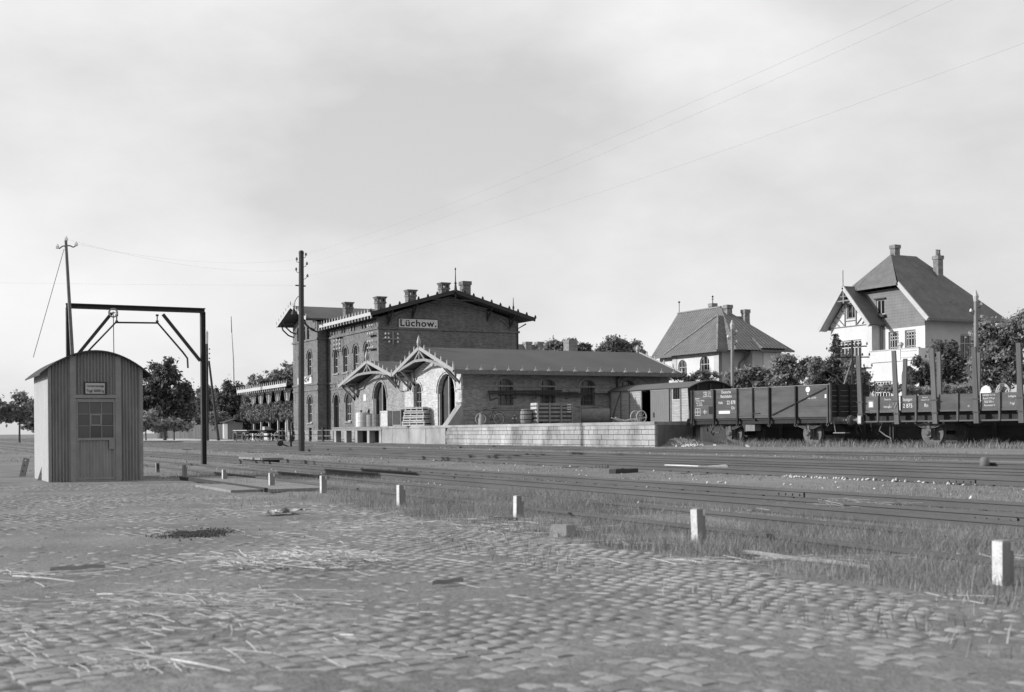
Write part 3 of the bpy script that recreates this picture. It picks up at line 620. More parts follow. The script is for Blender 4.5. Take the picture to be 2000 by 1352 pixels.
# platform lamp hung from the bay
lq_ = P(574, 604, Y=30.9)
lp = thing('platform_lamp', 'bell-shaped lamp on a curved bracket under the station bay roof', 'lamp', (lq_.x, 30.9, 10))
MB().tube([(lq_.x + 1.6, 31.2, lq_.z + .2), (lq_.x + 1.5, 31.1, lq_.z + .75), (lq_.x + .9, 31.0, lq_.z + 1.0), (lq_.x + .2, 30.95, lq_.z + .7), (lq_.x, 30.9, lq_.z)], .03, 5).build('bracket', 'iron', lp)
MB().lathe([(.05, .35), (.08, .2), (.14, .1), (.26, -.2), (.27, -.25)], (lq_.x, 30.9, lq_.z - .2), 10).build('lamp_shade', 'iron', lp)

# ================================================================== veranda along the platform
vr = thing('platform_canopy', 'ivy-hung timber canopy with crested roof edge and fretted post brackets', 'canopy', (-116, 33, .3))
mb = MB(); slab(mb, (-124.5, 31.9, 5.32), (-107.1, 31.9, 5.42), (-107.1, 37.0, 6.0), (-124.5, 37.0, 5.9), .12); mb.build('roof', 'tar_roof', vr)
mb = MB(); crest(mb, (-124.5, 31.85, 5.2), (-107.1, 31.85, 5.3), UP, 26, bw_=.3, sh=.32, sw=.16)
for i in range(24): mb.box(-124.2 + i * .72, -124.1 + i * .72, 31.8, 31.88, 4.86, 5.06)
mb.build('crest', 'trim', vr)
VPX = (-122.2, -119.5, -116.6, -113.6, -110.5)
for x in VPX:
    mb = MB(); mb.box(x - .09, x + .09, 32.9, 33.08, .2, 4.95); mb.build('post', 'trim', vr)
    mb = MB()
    for k in (-1.2, -.55, .55, 1.2): mb.beam((x + k * .06, 32.95, 2.95 + .2 * (abs(k) < 1)), (x + k * .8, 32.95, 4.85), .07, .07)
    mb.box(x - 1.05, x + 1.05, 32.9, 33.0, 4.8, 4.92); mb.build('bracket', 'trim', vr)
mb = MB(); mb.box(-124.2, -107, 32.9, 33.05, 4.93, 5.1); mb.build('beam', 'trim_grey', vr)
mb = MB(); mb.box(-124.0, -107, 36.8, 37, .2, 5.9); mb.build('rear_wall', 'wood_dark', vr)
mb = MB(); mb.box(-124.3, -124.15, 33.3, 36.75, .2, 5.5); mb.build('dark_end_infill', 'wood_dark', vr)  # added dark sheet, stands in for the shaded depth under the canopy
mb = MB()
for a, b in ((-124, -113.8), (-110.4, -107)): mb.box(a, b, 32.98, 33.12, .2, 1.1)
mb.build('parapet', 'plaster_grey_and_shaded', vr)
def leaves(n, blobs, size, seed, shell=.35, flat=.0, droop=0.):
    r = np.random.default_rng(seed); vol = np.array([b[3] * b[4] * b[5] for b in blobs]) ** .75; pick = r.choice(len(blobs), n, p=vol / vol.sum()); B = np.array(blobs)[pick]
    d = r.normal(size=(n, 3)); d /= np.linalg.norm(d, axis=1)[:, None]; rad = r.random(n) ** shell if shell < 1 else np.abs(r.normal(0, .62, n))
    c = B[:, :3] + d * rad[:, None] * B[:, 3:6]
    nrm = d * .6 + r.normal(size=(n, 3)) * .6 + np.array([0, 0, .35]); nrm /= np.linalg.norm(nrm, axis=1)[:, None]
    t = np.cross(nrm, r.normal(size=(n, 3))); t /= np.linalg.norm(t, axis=1)[:, None]; bt = np.cross(nrm, t)
    s = size * (.55 + .9 * r.random(n))[:, None]; V = np.stack([c - t * s, c + bt * s * .55, c + t * s, c - bt * s * .55], 1).reshape(-1, 3)
    return V, np.arange(4 * n).reshape(n, 4)
bl = []
for i in range(34):
    x = -123.4 + i * .49
    if -112.9 < x < -111.3: bl.append((x, 32.7, 3.55, .45, .35, .45)); continue
    bl.append((x, 32.75, 2.95 + .25 * math.sin(i * 1.7), .5, .4, .75 + .12 * math.sin(i * 2.9)))
V, F = leaves(11000, bl, .12, 5); npmesh('ivy', V, F, 'ivy', vr)
# railing
for grp in range(1):
    fe = thing('platform_railing', 'low railing of dark posts with two thin rails before the station', 'railing', (-105, 31.4, .27))
    for px in (533, 553, 572, 606, 631.6, 654):
        q = P(px, 850, Y=31.4); mb = MB(); mb.box(q.x - .11, q.x + .11, 31.3, 31.5, .1, 1.4); mb.build('post', 'iron', fe)
    a, b = P(505, 850, Y=31.4).x, P(668, 850, Y=31.4).x
    for z in (1.18, .72, .36): MB().tube([(a, 31.4, z), (b, 31.4, z)], .028, 5).build('rail', 'trim_grey', fe)

# ================================================================== goods shed
gs = thing('goods_shed', 'low brick goods shed with twin crested gables and arched doors on the platform', 'building', (-75, 38, 1.38))
GB, GE, GX = 30.5, 45.2, -66.4
tG, tX = planeY(GB), planeX(GX)
d1, d2, w2 = Op(-80.2, 2.5, PT, 3.35, 1.15), Op(-68.85, 2.6, PT, 3.4, 1.15), Op(-73.4, 1.35, 2.45, 3.6, .55)
R1, R2 = -79.9, -70.6; A1, A2 = 5.72, 6.08; ZV = 4.55
mb = MB(); wall(mb, tG, -85.4, -75.6, PT - .3, [(-85.4, 4.3), (R1, A1 - .3), (-75.6, 4.6)], [d1]); mb.build('gable_wall', 'brick_mid', gs)
mb = MB(); wall(mb, tG, -75.6, GX, PT - .3, [(-75.6, 4.6), (R2, A2 - .3), (GX, 4.65)], [d2, w2]); mb.build('whitewashed_gable_wall', 'brick_pale', gs)
xw = [Op(y, 1.05, 2.55, 3.75, .4) for y in (33.35, 36.25, 39.1, 42.05)]
mb = MB(); wall(mb, tX, GB, GE, PT - 1.2, [(GB, 4.72), (GE, 4.72)], xw, .25); mb.build('wall', 'brick_mid', gs)
mb = MB(); wall(mb, planeXb(-85.4), GB, GE, .2, [(GB, 4.3), (GE, 4.3)]); wall(mb, planeYb(GE), -85.4, GX, .2, [(-85.4, 4.3), (R1, A1 - .3), (-75.6, 4.6), (R2, A2 - .3), (GX, 4.65)]); mb.build('rear_wall', 'brick', gs)
mb = MB(); mb.box(-85.3, GX - .1, GB + .05, GE, PT - .06, PT); mb.build('floor', 'wood_dark', gs)
for o in xw:
    window(gs, tX, o, din=.2, fw=.06, vert=(-.2, .2), horiz=(3.7, 3.3, 2.9), fm='iron_grey', gm='glass_dusty')
    hood(tX, o, t=.16, proud=.05, pad=.03).build('arch_hood', 'brick_mid', gs); MB().box(GX - .05, GX + .1, o.u - .72, o.u + .72, 2.42, 2.548).build('sill', 'brick_mid', gs)
window(gs, tG, w2, din=.22, fw=.07, vert=(-.17, .17), horiz=(3.55, 2.95), fm='trim_grey')
for o, gm in ((d1, 'brick_mid'), (d2, 'brick_pale')):
    hood(tG, o, t=.13, proud=.06, pad=.1).build('arch_hood', gm, gs)
    MB().box(o.u - o.w / 2 + .03, o.u - o.w / 2 + .12, GB + .08, GB + .2, PT + .01, 3.35).build('door_jamb', 'trim', gs)
    MB().box(o.u - o.w / 2 + .13, o.u - .1, GB + .33, GB + .4, PT + .01, 4.3).build('door_leaf', 'wood_dark', gs)
    MB().box(o.u - .16, o.u - .02, GB + .22, GB + .32, PT + .01, 4.42).build('door_edge', 'trim_grey', gs)
hood(tG, w2, t=.1, proud=.05, pad=.08).build('arch_hood', 'brick_pale', gs); MB().box(w2.u - .85, w2.u + .85, GB - .1, GB + .05, 2.33, 2.448).build('sill', 'brick_pale', gs)
# corner piers and the step of the wall field
for (a, b, m_) in ((-85.45, -84.6, 'brick_mid'), (-76.15, -75.62, 'brick_mid'), (-75.6, -74.85, 'brick_pale'), (-67.0, GX + .04, 'brick_pale')):
    MB().box(a, b, GB - .13, GB - .004, 3.72, 4.62).build('pier_head', m_, gs)
MB().box(-67.1, GX + .1, GB - .16, GB - .003, 3.52, 3.72).build('pier_band', 'brick_pale', gs)
MB().box(-67.0, GX + .02, GB - .1, GB - .005, 2.75, 3.52).build('pier', 'brick_pale', gs)
mb = MB(); mb.prism([(-67.05, GB - .12, 2.6), (-67.05, GB - 1.05, PT), (-67.05, GB - .004, PT), (-67.05, GB - .004, 2.75), (-67.05, GB - .2, 2.75)], (.72, 0, 0)); mb.build('buttress', 'concrete', gs)
mb = MB(); mb.box(GX + .004, GX + .06, GB, GE, 3.68, 3.78); mb.box(GX + .004, GX + .05, GB, GE, 2.28, 2.4); mb.build('string_course', 'brick_mid', gs)
mb = MB(); mb.box(GX - .01, GX + .12, GB, GE, 4.42, 4.62); mb.build('cornice', 'brick_mid', gs)
# arch moulding on the lesser gable
mb = MB(); n = 14
pts = [(-84.4, 3.72), (-84.4, 4.1)] + [(-80.2 - 3.2 * math.cos(math.pi * (.1 + .8 * i / n)), 3.75 + 1.35 * math.sin(math.pi * (.1 + .8 * i / n))) for i in range(n + 1)] + [(-76.3, 4.1), (-76.3, 3.72)]
for a, b in zip(pts, pts[1:]): mb.beam((a[0], GB - .05, a[1]), (b[0], GB - .05, b[1]), .1, .1, up=(0, 1, 0))
mb.build('arch_moulding', 'brick_mid', gs)
# roofs: two ridges running back from the platform
vy, ry = GB - 1.0, GE + .35
mb = MB()
for ea, za, rx, zr in ((-85.9, 4.42, R1, A1 + .18), (-75.2, 4.75, R1, A1 + .18), (-75.2, 4.75, R2, A2 + .18), (-65.5, 4.64, R2, A2 + .18)):
    slab(mb, (ea, vy, za), (rx, vy, zr), (rx, ry, zr), (ea, ry, za), .1)
mb.build('roof', 'tar_roof', gs)
for rx, zr, l, zl, r_, zrr in ((R1, A1 + .14, -85.9, 4.36, -75.25, 4.72), (R2, A2 + .14, -75.15, 4.72, -65.45, 4.58)):
    mb = MB(); crest(mb, (l, vy - .04, zl), (rx, vy - .04, zr), UP, 6, bw_=.22, sh=.3, sw=.15, bt=.07); crest(mb, (r_, vy - .04, zrr), (rx, vy - .04, zr), UP, 6, bw_=.22, sh=.3, sw=.17, bt=.07); mb.build('bargeboard', 'zinc', gs)
    mb = MB(); s = (zr - zl) / (rx - l); f = (zr - zrr) / (r_ - rx)
    low = [(l + 1.0, zl + s * 1.0 - .1), (rx - 2.0, zr - s * 2.0 - .33), (rx - .8, zr - .78), (rx + .8, zr - .78), (rx + 2.0, zr - f * 2.0 - .33), (r_ - 1.0, zrr + f * 1.0 - .1)]
    for a, b in zip(low, low[1:]): mb.beam((a[0], vy, a[1]), (b[0], vy, b[1]), .08, .16)
    mb.beam((rx, vy, zr - .8), (rx, vy, zr), .1, .1); mb.beam((rx - .8, vy, zr - .75), (rx, vy, zr - .2), .07, .1); mb.beam((rx + .8, vy, zr - .75), (rx, vy, zr - .2), .07, .1); mb.build('fretwork', 'trim_grey', gs)
    MB().lathe([(.09, -.05), (.12, .1), (.15, .25), (.13, .4), (.07, .6), (.02, .72)], (rx, vy - .04, zr + .05), 8).build('finial', 'zinc', gs)
    mb = MB(); crest(mb, (rx, ry + .03, zr), (r_, ry + .03, zrr), UP, 5, bw_=.24, sh=.26, sw=.16); mb.build('bargeboard', 'zinc', gs)
    for x in (l + .6, l + 1.3, r_ - 1.9, r_ - 1.12):
        zt = zl + s * (x - l) if x < rx else zrr + f * (r_ - x); zt -= .2
        mb = MB(); mb.beam((x, GB, zt - .95), (x, vy + .05, zt), .1, .12); mb.beam((x, GB, zt), (x, vy, zt), .1, .1); mb.beam((x, GB - .05, zt - 1.0), (x, GB - .05, zt), .1, .1); mb.build('bracket', 'trim_grey', gs)
MB().lathe([(.09, -.05), (.13, .08), (.17, .25), (.13, .4), (.06, .5), (.02, .55)], (R2, ry, A2 + .15), 8).build('finial', 'zinc', gs)
MB().prism([(-65.55, vy - .08, 4.6), (-65.4, vy - .08, 5.15), (-65.3, vy - .08, 4.6)], (0, .1, 0)).build('finial', 'zinc', gs)
# eaves gutter with knobs on the long side
mb = MB(); mb.beam((-65.43, vy, 4.50), (-65.43, ry, 4.50), .14, .24); mb.build('gutter', 'iron_grey', gs)
mb = MB(); mb.beam((-65.85, GB, 4.47), (-65.85, ry - .2, 4.47), .7, .05); mb.build('soffit', 'wood_dark', gs)
for i in range(17):
    y = vy + .9 + i * .91; MB().lathe([(.16, 0), (.14, .06), (.05, .14), (.03, .22), (.05, .26), (.0, .3)], (-65.47, y, 4.60), 6).build('eaves_knob', 'trim_grey', gs)
cq = P(1114, 665, X=-76.5); MB().box(-76.9, -76.1, cq.y - .35, cq.y + .35, 4.5, cq.z).build('chimney', 'brick_house', gs)
MB().tube([(GX + .1, 41.2, 1.4), (GX + .1, 41.2, 4.3), (GX + .7, 41.2, 4.5)], .06, 6).build('downpipe', 'iron', gs)
MB().box(-83.4, -82.9, GB - .03, GB - .006, 3.25, 3.7).build('notice', 'white_paint', gs)
MB().box(-66.95, -66.55, GB - .13, GB - .104, 2.95, 3.35).build('notice', 'trim', gs)
# ================================================================== weighbridge hut of corrugated iron
HX, HY0, HY1, HXB = -29.0, 3.2, 5.22, -31.9; HZ = 0.0
hut = thing('weighbridge_hut', 'corrugated iron weighbridge hut with barrel roof and glazed door', 'hut', (-30.4, 4.2, 0))
HE, HC = 2.54, 2.92                             # eaves, crown
def arc(y): t = (y - (HY0 + HY1) / 2) / ((HY1 - HY0) / 2); return HE + (HC - HE) * (1 - t * t)
def corr(mb, to3, u0, u1, z0, ztop, amp=.026, pitch=.07, n=8, dirt=None):
    us = np.arange(u0, u1 + 1e-6, pitch / n); us = np.append(us, u1) if us[-1] < u1 - 1e-4 else us
    for a, b in zip(us, us[1:]):
        da, db = -amp * math.cos(2 * math.pi * (a - u0) / pitch), -amp * math.cos(2 * math.pi * (b - u0) / pitch)
        mb.add([to3(a, z0, da), to3(b, z0, db), to3(b, ztop(b), db), to3(a, ztop(a), da)], [(0, 1, 2, 3)])
hF, hL = planeX(HX), planeY(HY0)
DA, DB, DT = 3.72, 4.68, 1.86                   # door opening and head of the door
for a, b in ((HY0 + .02, DA - .06), (DB + .06, HY1 - .02)):
    mb = MB(); corr(mb, hF, a, b, .0, arc); mb.build('front_sheet', 'corrugated', hut, smooth=True)
mb = MB(); corr(mb, hF, DA + .05, DB - .05, DT + .08, arc); mb.build('front_sheet', 'corrugated', hut, smooth=True)
mb = MB(); corr(mb, hL, HXB, HX - .02, .0, lambda u: HE + .02, amp=.012); mb.build('side_sheet', 'corrugated_sunlit', hut, smooth=True)  # sun-facing side: its brightness is put into a paler iron colour
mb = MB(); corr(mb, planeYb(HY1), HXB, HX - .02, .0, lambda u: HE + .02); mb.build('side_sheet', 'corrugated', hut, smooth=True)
mb = MB(); corr(mb, planeXb(HXB), HY0, HY1, .0, arc); mb.build('rear_sheet', 'corrugated', hut, smooth=True)
for y in (HY0 + .02, HY1 - .02): MB().box(HX - .04, HX + .03, y - .035, y + .035, 0, HE + .03).build('corner_post', 'hut_frame', hut)
for y in (DA - .01, DB + .01): MB().box(HX - .03, HX + .045, y - .062, y + .062, .0, arc(y) - .01).build('door_post', 'hut_frame', hut)
mb = MB(); n = 20; oh = .14                      # barrel roof
ys = [HY0 - .2 + (HY1 - HY0 + .4) * i / n for i in range(n + 1)]
for a, b in zip(ys, ys[1:]):
    za, zb = arc(a) + .03, arc(b) + .03
    mb.add([(HX + oh, a, za), (HX + oh, b, zb), (HXB - oh, b, zb), (HXB - oh, a, za), (HX + oh, a, za - .035), (HX + oh, b, zb - .035), (HXB - oh, b, zb - .035), (HXB - oh, a, za - .035)], [(0, 1, 2, 3), (7, 6, 5, 4), (0, 4, 5, 1), (3, 2, 6, 7)])
mb.add([(HX + oh, ys[0], arc(ys[0]) + .03), (HXB - oh, ys[0], arc(ys[0]) + .03), (HXB - oh, ys[0], arc(ys[0]) - .005), (HX + oh, ys[0], arc(ys[0]) - .005)], [(0, 1, 2, 3)])
mb.add([(HX + oh, ys[-1], arc(ys[-1]) + .03), (HXB - oh, ys[-1], arc(ys[-1]) + .03), (HXB - oh, ys[-1], arc(ys[-1]) - .005), (HX + oh, ys[-1], arc(ys[-1]) - .005)], [(0, 1, 2, 3)])
mb.build('roof', 'wood_dark', hut)
# door: iron sheet below, nine panes above
WZ0, WZ1 = .98, 1.78; WA, WB = DA + .10, DB - .10
dr = MB().box(HX - .02, HX + .02, DA + .05, DB - .05, .03, .09).box(HX - .02, HX + .022, DA + .05, WA, .09, DT).box(HX - .02, HX + .022, WB, DB - .05, .09, DT).box(HX - .02, HX + .022, WA, WB, WZ1, DT).box(HX - .02, HX + .026, WA, WB, WZ0 - .06, WZ0).build('door', 'hut_frame', hut)
mb = MB(); corr(mb, planeX(HX - .008), WA, WB, .09, lambda u: WZ0 - .06, amp=.012); mb.build('door_sheet', 'corrugated', dr, smooth=True)
cw, ch = (WB - WA) / 3, (WZ1 - WZ0) / 3
for i in range(3):
    for j in range(3):
        tl = rng.normal(0, .0012); MB().add([(HX - .006 + tl, WA + i * cw + .008, WZ0 + j * ch + .006), (HX - .006, WA + (i + 1) * cw - .008, WZ0 + j * ch + .006), (HX - .006 - tl, WA + (i + 1) * cw - .008, WZ0 + (j + 1) * ch - .006), (HX - .006, WA + i * cw + .008, WZ0 + (j + 1) * ch - .006)], [(0, 1, 2, 3)]).build('pane', 'glass_dusty', dr)
mb = MB()
for i in (1, 2): mb.box(HX - .008, HX + .012, WA + i * cw - .008, WA + i * cw + .008, WZ0, WZ1); mb.box(HX - .008, HX + .0105, WA, WB, WZ0 + i * ch - .007, WZ0 + i * ch + .007)
y0, y1, z0, z1 = WA + cw, WA + 2 * cw, WZ0 + ch, WZ0 + 2 * ch
mb.box(HX - .006, HX + .018, y0, y0 + .03, z0, z1).box(HX - .006, HX + .018, y1 - .03, y1, z0, z1).box(HX - .006, HX + .0165, y0, y1, z0, z0 + .03).box(HX - .006, HX + .0165, y0, y1, z1 - .03, z1); mb.build('glazing_bars', 'trim_grey', dr)
MB().box(HX + .0, HX + .035, DB - .2, DB - .07, .72, .92).build('lock', 'hut_frame', dr)
MB().box(HX - .03, HX + .05, DA - .06, DB + .06, DT + .01, DT + .085).build('door_head', 'hut_frame', hut)
MB().box(HX - .1, HX + .06, DA - .05, DB + .05, -.03, .025).build('door_sill', 'hut_frame', hut)
sg = MB().box(HX + .02, HX + .035, 3.98, 4.40, DT + .11, DT + .35).build('sign', 'trim', hut)
MB().box(HX + .017, HX + .03, 3.955, 4.425, DT + .085, DT + .375).build('sign_backing', 'ink', sg)
text('Centesimalwaage', .07, sg, planeX(HX + .037), 4.19, DT + .285, 'ink', ext=.001, shear=.15, sx=.78)
text('Tragf. 30000 kg', .085, sg, planeX(HX + .037), 4.19, DT + .175, 'ink', ext=.001, shear=.15, sx=.72)

# ================================================================== loading gauge
GX_ = -41.8
lg = thing('loading_gauge', 'iron loading gauge arch over the track behind the corrugated hut', 'loading gauge', (GX_, 8, 0))
ya, yb_, zt = P(137, 640, X=GX_ + .4).y, P(396, 640, X=GX_).y, 5.12
for y in (ya, yb_): MB().box(GX_ - .1, GX_ + .1, y - .075, y - .055, -.1, zt).box(GX_ - .1, GX_ + .1, y + .055, y + .075, -.1, zt).box(GX_ - .012, GX_ + .012, y - .055, y + .055, -.1, zt).build('post', 'iron', lg)
MB().box(GX_ - .1, GX_ + .1, ya - .075, yb_ + .075, zt + .001, zt + .03).box(GX_ - .1, GX_ + .1, ya - .075, yb_ + .075, zt + .13, zt + .16).box(GX_ - .012, GX_ + .012, ya - .07, yb_ + .07, zt + .03, zt + .13).build('beam', 'iron', lg)
def gp(px, py): return P(px, py, X=GX_)
for a, b in (((391, 705), (318, 614)), ((150, 695), (218, 612))): MB().beam(gp(*a), gp(*b), .1, .09, up=(1, 0, 0)).build('brace', 'iron', lg)
pts = [gp(160, 700), gp(178, 680), gp(226, 630), gp(308, 631), gp(357, 688), gp(366, 700), gp(367, 719)]
gb = MB().tube(pts, .032, 6).build('gauge_bar', 'iron', lg)
for px in (228, 307): MB().cyl(gp(px, 617), gp(px, 629), .022, 6).lathe([(.05, -.03), (.05, .03)], gp(px, 616), 6).lathe([(.05, -.03), (.05, .03)], gp(px, 628), 6).build('hanger', 'iron', lg)
q = gp(219.5, 612); MB().ring((q.x + .16, q.y, q.z), .13, .03, 'X', 18, 5).lathe([(.04, -.04), (.04, .04)], (q.x + .16, q.y, q.z), 8, axis='X').box(q.x + .15, q.x + .17, q.y - .12, q.y + .12, q.z - .012, q.z + .012).build('pulley', 'steel', lg)
MB().tube([(q.x + .18, q.y + .0, q.z - .05), (q.x + .18, q.y + .02, .9)], .014, 5).build('cord', 'iron', lg)

# thin mast behind the hut
MX = -40.9; b0 = P(141, 690, X=MX); t0 = P(128.5, 470, X=MX)
mp_ = thing('telegraph_mast', 'thin telegraph mast rising behind the corrugated hut', 'pole', (b0.x, b0.y, 0))
base = b0 + (b0 - t0) * (b0.z / (t0.z - b0.z))
MB().tube([base, t0], [.075, .045], 8).build('shaft', 'iron_grey', mp_)
def mq(px, py): return P(px, py, X=MX)
MB().tube([mq(112, 484), mq(116, 485.5), mq(122, 481), mq(130, 480), mq(137, 480), mq(143, 483), mq(147, 481), mq(148.5, 476)], .022, 5).build('cross_arm', 'iron_grey', mp_)
for px, py in ((112, 482), (148.5, 477), (129, 467)): 
    mb = MB(); insul(mb, mq(px, py), .06); mb.build('insulator', 'porcelain', mp_)
tag(MB().tube([mq(125, 487), P(65, 698, X=-38.5)], .012, 4).build('guy_wire', 'iron_grey'), 'thin guy wire slanting down from the mast behind the hut', 'wire')

# two bored stakes leaning by the hut
for (px0, py0, px1, py1, lb) in ((78, 938, 92, 899, 'dark bored iron stake leaning against the hut corner'), (42, 931, 52, 895, 'bored iron stake leaning a little off the hut side')):
    a = G(px0, py0); d = a.dot(FWD); b = EYE + ray(px1, py1) * (d / 1.0) * 1.0; t = thing('leaning_stake', lb, 'stake', a)
    MB().beam(a - UP * .08, b, .14, .05, up=FWD).build('bar', 'wood_grey', t)
    for k in (.3, .6, .88):
        c = a.lerp(b, k); MB().cyl(c - FWD * .02, c - FWD * .03, .018, 8).build('bolt', 'porcelain' if k > .8 else 'iron', t)

# ================================================================== posts
POSTS = [(1960, 1147, 1058, 1), (1366, 1062, 997, 1), (1013, 1014, 970, 1), (784, 990, 948, 1), (632, 963, 931, 1), (531, 953, 925, 1), (439, 940, 918, 1), (361, 931, 910, 1), (308, 924, 905, 0)]
for i, (px, py, pt, wt) in enumerate(POSTS):
    b = P(px, py, Z=0.0); d = (b - EYE).dot(FWD); h = (py - pt) * d / FPX * 1.06; s = .046
    lb = ('%s white painted post from the hut along the yard edge' % ('eighth', 'seventh', 'sixth', 'fifth', 'fourth', 'third', 'second', 'first')[min(i, 7)], 'unpainted dark stump post close to the hut')[wt == 0]
    t = thing('marker_post', lb, 'post', b, rng.normal(0, .05), 'white posts along the yard edge' if wt else None)
    t.rotation_euler[0] = rng.normal(0, .012); t.rotation_euler[1] = rng.normal(0, .012); mb = MB(); k = [(-s, -s), (s, -s), (s, s), (-s, s)]; e = .012; tp = h + rng.normal(0, .005)
    mb.add([(x, y, -.25) for x, y in k] + [(x, y, tp - e) for x, y in k] + [(x * .86, y * .86, tp) for x, y in k], [(0, 1, 5, 4), (1, 2, 6, 5), (2, 3, 7, 6), (3, 0, 4, 7), (4, 5, 9, 8), (5, 6, 10, 9), (6, 7, 11, 10), (7, 4, 8, 11), (8, 9, 10, 11)])
    mb.build('shaft', 'wood_grey', t, local=True)
    if wt:
        MB().box(-s - .001, s + .001, -s - .006, -s - .001, -.05, tp - .008).build('sunlit_painted_face', 'post_paint', t, local=True)  # white paint on the sunward face only; grey shaft carries the painted shade
        MB().box(s + .001, s + .006, s - .03, s - .004, tp - .07, tp - .01).build('paint_dab', 'post_paint', t, local=True)
    else: MB().box(s + .001, s + .02, -.02, .02, .02, tp - .03).build('strap', 'iron', t, local=True)

# weighbridge plates let into the near track
wb = thing('weighbridge', 'flat iron weighbridge deck set between the rails near the hut', 'weighbridge', (-26, 6.8, .05))
MB().box(-28.6, -21.5, 6.05, 7.25, .0, .05).build('deck', 'wood_grey', wb); MB().box(-28.6, -21.5, 5.97, 6.04, .0, .075).build('kerb', 'iron', wb)
MB().box(-24.4, -21.6, 5.4, 5.95, .0, .05).build('side_plate', 'wood_grey', wb)
cv = thing('point_cover', 'dark wooden box cover standing at the rail ends', 'cover', G(528, 909))
q = G(528, 909); MB().box(q.x - 2.6, q.x + .3, q.y - .35, q.y + .35, .18, .25).build('lid', 'wood_grey', cv); MB().box(q.x - 2.4, q.x + .1, q.y - .25, q.y + .28, -.05, .18).build('box', 'wood_dark', cv); MB().beam((q.x + .2, q.y - .1, .1), (q.x + 1.0, q.y - .3, .12), .06, .06).build('rod', 'iron', cv)

# point lever
q = G(569, 875); lv = thing('point_lever', 'point lever with round counterweight and framed lantern beside the tracks', 'lever', q)
s = q.dot(FWD) / FPX
def lq(px, py): return EYE + ray(px, py) * q.dot(FWD)
MB().beam(lq(569, 876), lq(566, 838), .09, .09).build('stand', 'iron', lv); MB().tube([lq(568, 875), lq(560, 871), lq(549, 867)], .045, 6).build('arm', 'iron', lv)
c = lq(547, 866); MB().lathe([(.05, -.12), (.17, -.1), (.17, .1), (.05, .12)], c, 14, axis='X').build('counterweight', 'iron', lv)
a, b = lq(564, 852), lq(570, 862)
mb = MB()
for p1, p2 in (((566, 852), (571, 852)), ((571, 852), (571, 863)), ((571, 863), (566, 863)), ((566, 863), (566, 852))): mb.beam(lq(*p1), lq(*p2), .05, .05)
mb.build('lantern_frame', 'iron', lv); MB().beam(lq(559, 854), lq(562, 862), .1, .04, up=FWD).build('signal_blade', 'white_paint', lv)
MB().box(q.x - .3, q.x + .3, q.y - .2, q.y + .2, q.z - .05, q.z + .06).build('sleeper', 'wood_dark', lv)

# ================================================================== the tall telegraph pole and other poles
def lathe_pole(parent, b, t, r0, r1, m='wood_pole', n=10): return MB().tube([b - UP * .2, b.lerp(t, .5), t], [r0, (r0 + r1) / 2, r1], n).build('shaft', m, parent)
q = G(588.5, 884); tp = thing('telegraph_pole', 'stout wooden telegraph pole standing alone before the station', 'pole', q); dq = (q - EYE).dot(FWD)
def tq(px, py, dd=0): return EYE + ray(px, py) * (dq + dd)
lathe_pole(tp, q, tq(588.5, 494), .155, .115)
MB().lathe([(.118, -.1), (.125, 0), (.1, .06), (.05, .09)], tq(588.5, 493), 10).build('cap', 'iron', tp)
for (px, py, sd) in ((580, 509, -1), (579, 529, -1), (597, 500, 1), (599, 518, 1), (600, 542, 1)):
    mb = MB(); mb.tube([tq(588, py + 3), tq(588 + sd * 5, py + 4), tq(588 + sd * 9, py + 2), tq(px + sd * .5, py - 3)], .014, 5); c = mb.build('hook', 'iron', tp)
    mb = MB(); insul(mb, tq(px + sd * .5, py - 3), .05); mb.build('insulator', 'iron_grey', tp)
MB().beam(tq(577, 557.5), tq(597, 559), .05, .06).build('cross_arm', 'iron', tp)
for i in range(7):
    z = .5 + i * .33; MB().lathe([(.158 - .0015 * i, 0), (.158 - .0015 * i, .012)], (q.x, q.y, z), 10).build('band', 'iron', tp) if i in (0, 4) else None
# pole with a raking strut by the fence, white capped
q = P(405, 862, Z=.25); rp_ = thing('telegraph_pole', 'telegraph pole with a raking strut and pale cap beside the board fence', 'pole', q); dq = (q - EYE).dot(FWD)
lathe_pole(rp_, q, tq(404, 660), .15, .11); MB().tube([tq(404, 645), tq(404, 649), tq(404, 672)], [.03, .14, .12], 8).build('cap', 'white_paint', rp_)
MB().tube([tq(408, 705, -.3), tq(427, 862, -.3)], [.1, .14], 8).build('strut', 'wood_pole', rp_)
for k in range(3): 
    mb = MB(); insul(mb, tq(409, 682 + 9 * k, -.2), .08); mb.build('insulator', 'iron_grey', rp_)
q = P(459, 856, Z=.25); fp = thing('flagpole', 'tall slim white flagpole tapering to a dark tip', 'flagpole', q); dq = (q - EYE).dot(FWD)
MB().tube([q - UP * .1, tq(455.5, 700), tq(452.5, 650)], [.17, .12, .075], 8).build('shaft', 'white_paint', fp); MB().tube([tq(452.5, 650), tq(451.5, 618)], [.072, .045], 8).build('tip', 'iron_grey', fp)
q = P(463, 850, Z=.3); gl = thing('globe_lamp', 'lamp standard with two white globes before the trees', 'lamp', q); dq = (q - EYE).dot(FWD)
MB().tube([q, tq(463.5, 772)], .06, 6).build('standard', 'iron', gl); MB().tube([tq(462, 771), tq(468, 771)], .04, 5).build('arm', 'iron', gl)
for px in (462, 467.5): MB().lathe([(.02, -.2), (.14, -.14), (.2, 0), (.14, .14), (.02, .2)], tq(px, 769), 10).build('globe', 'porcelain', gl, smooth=True)

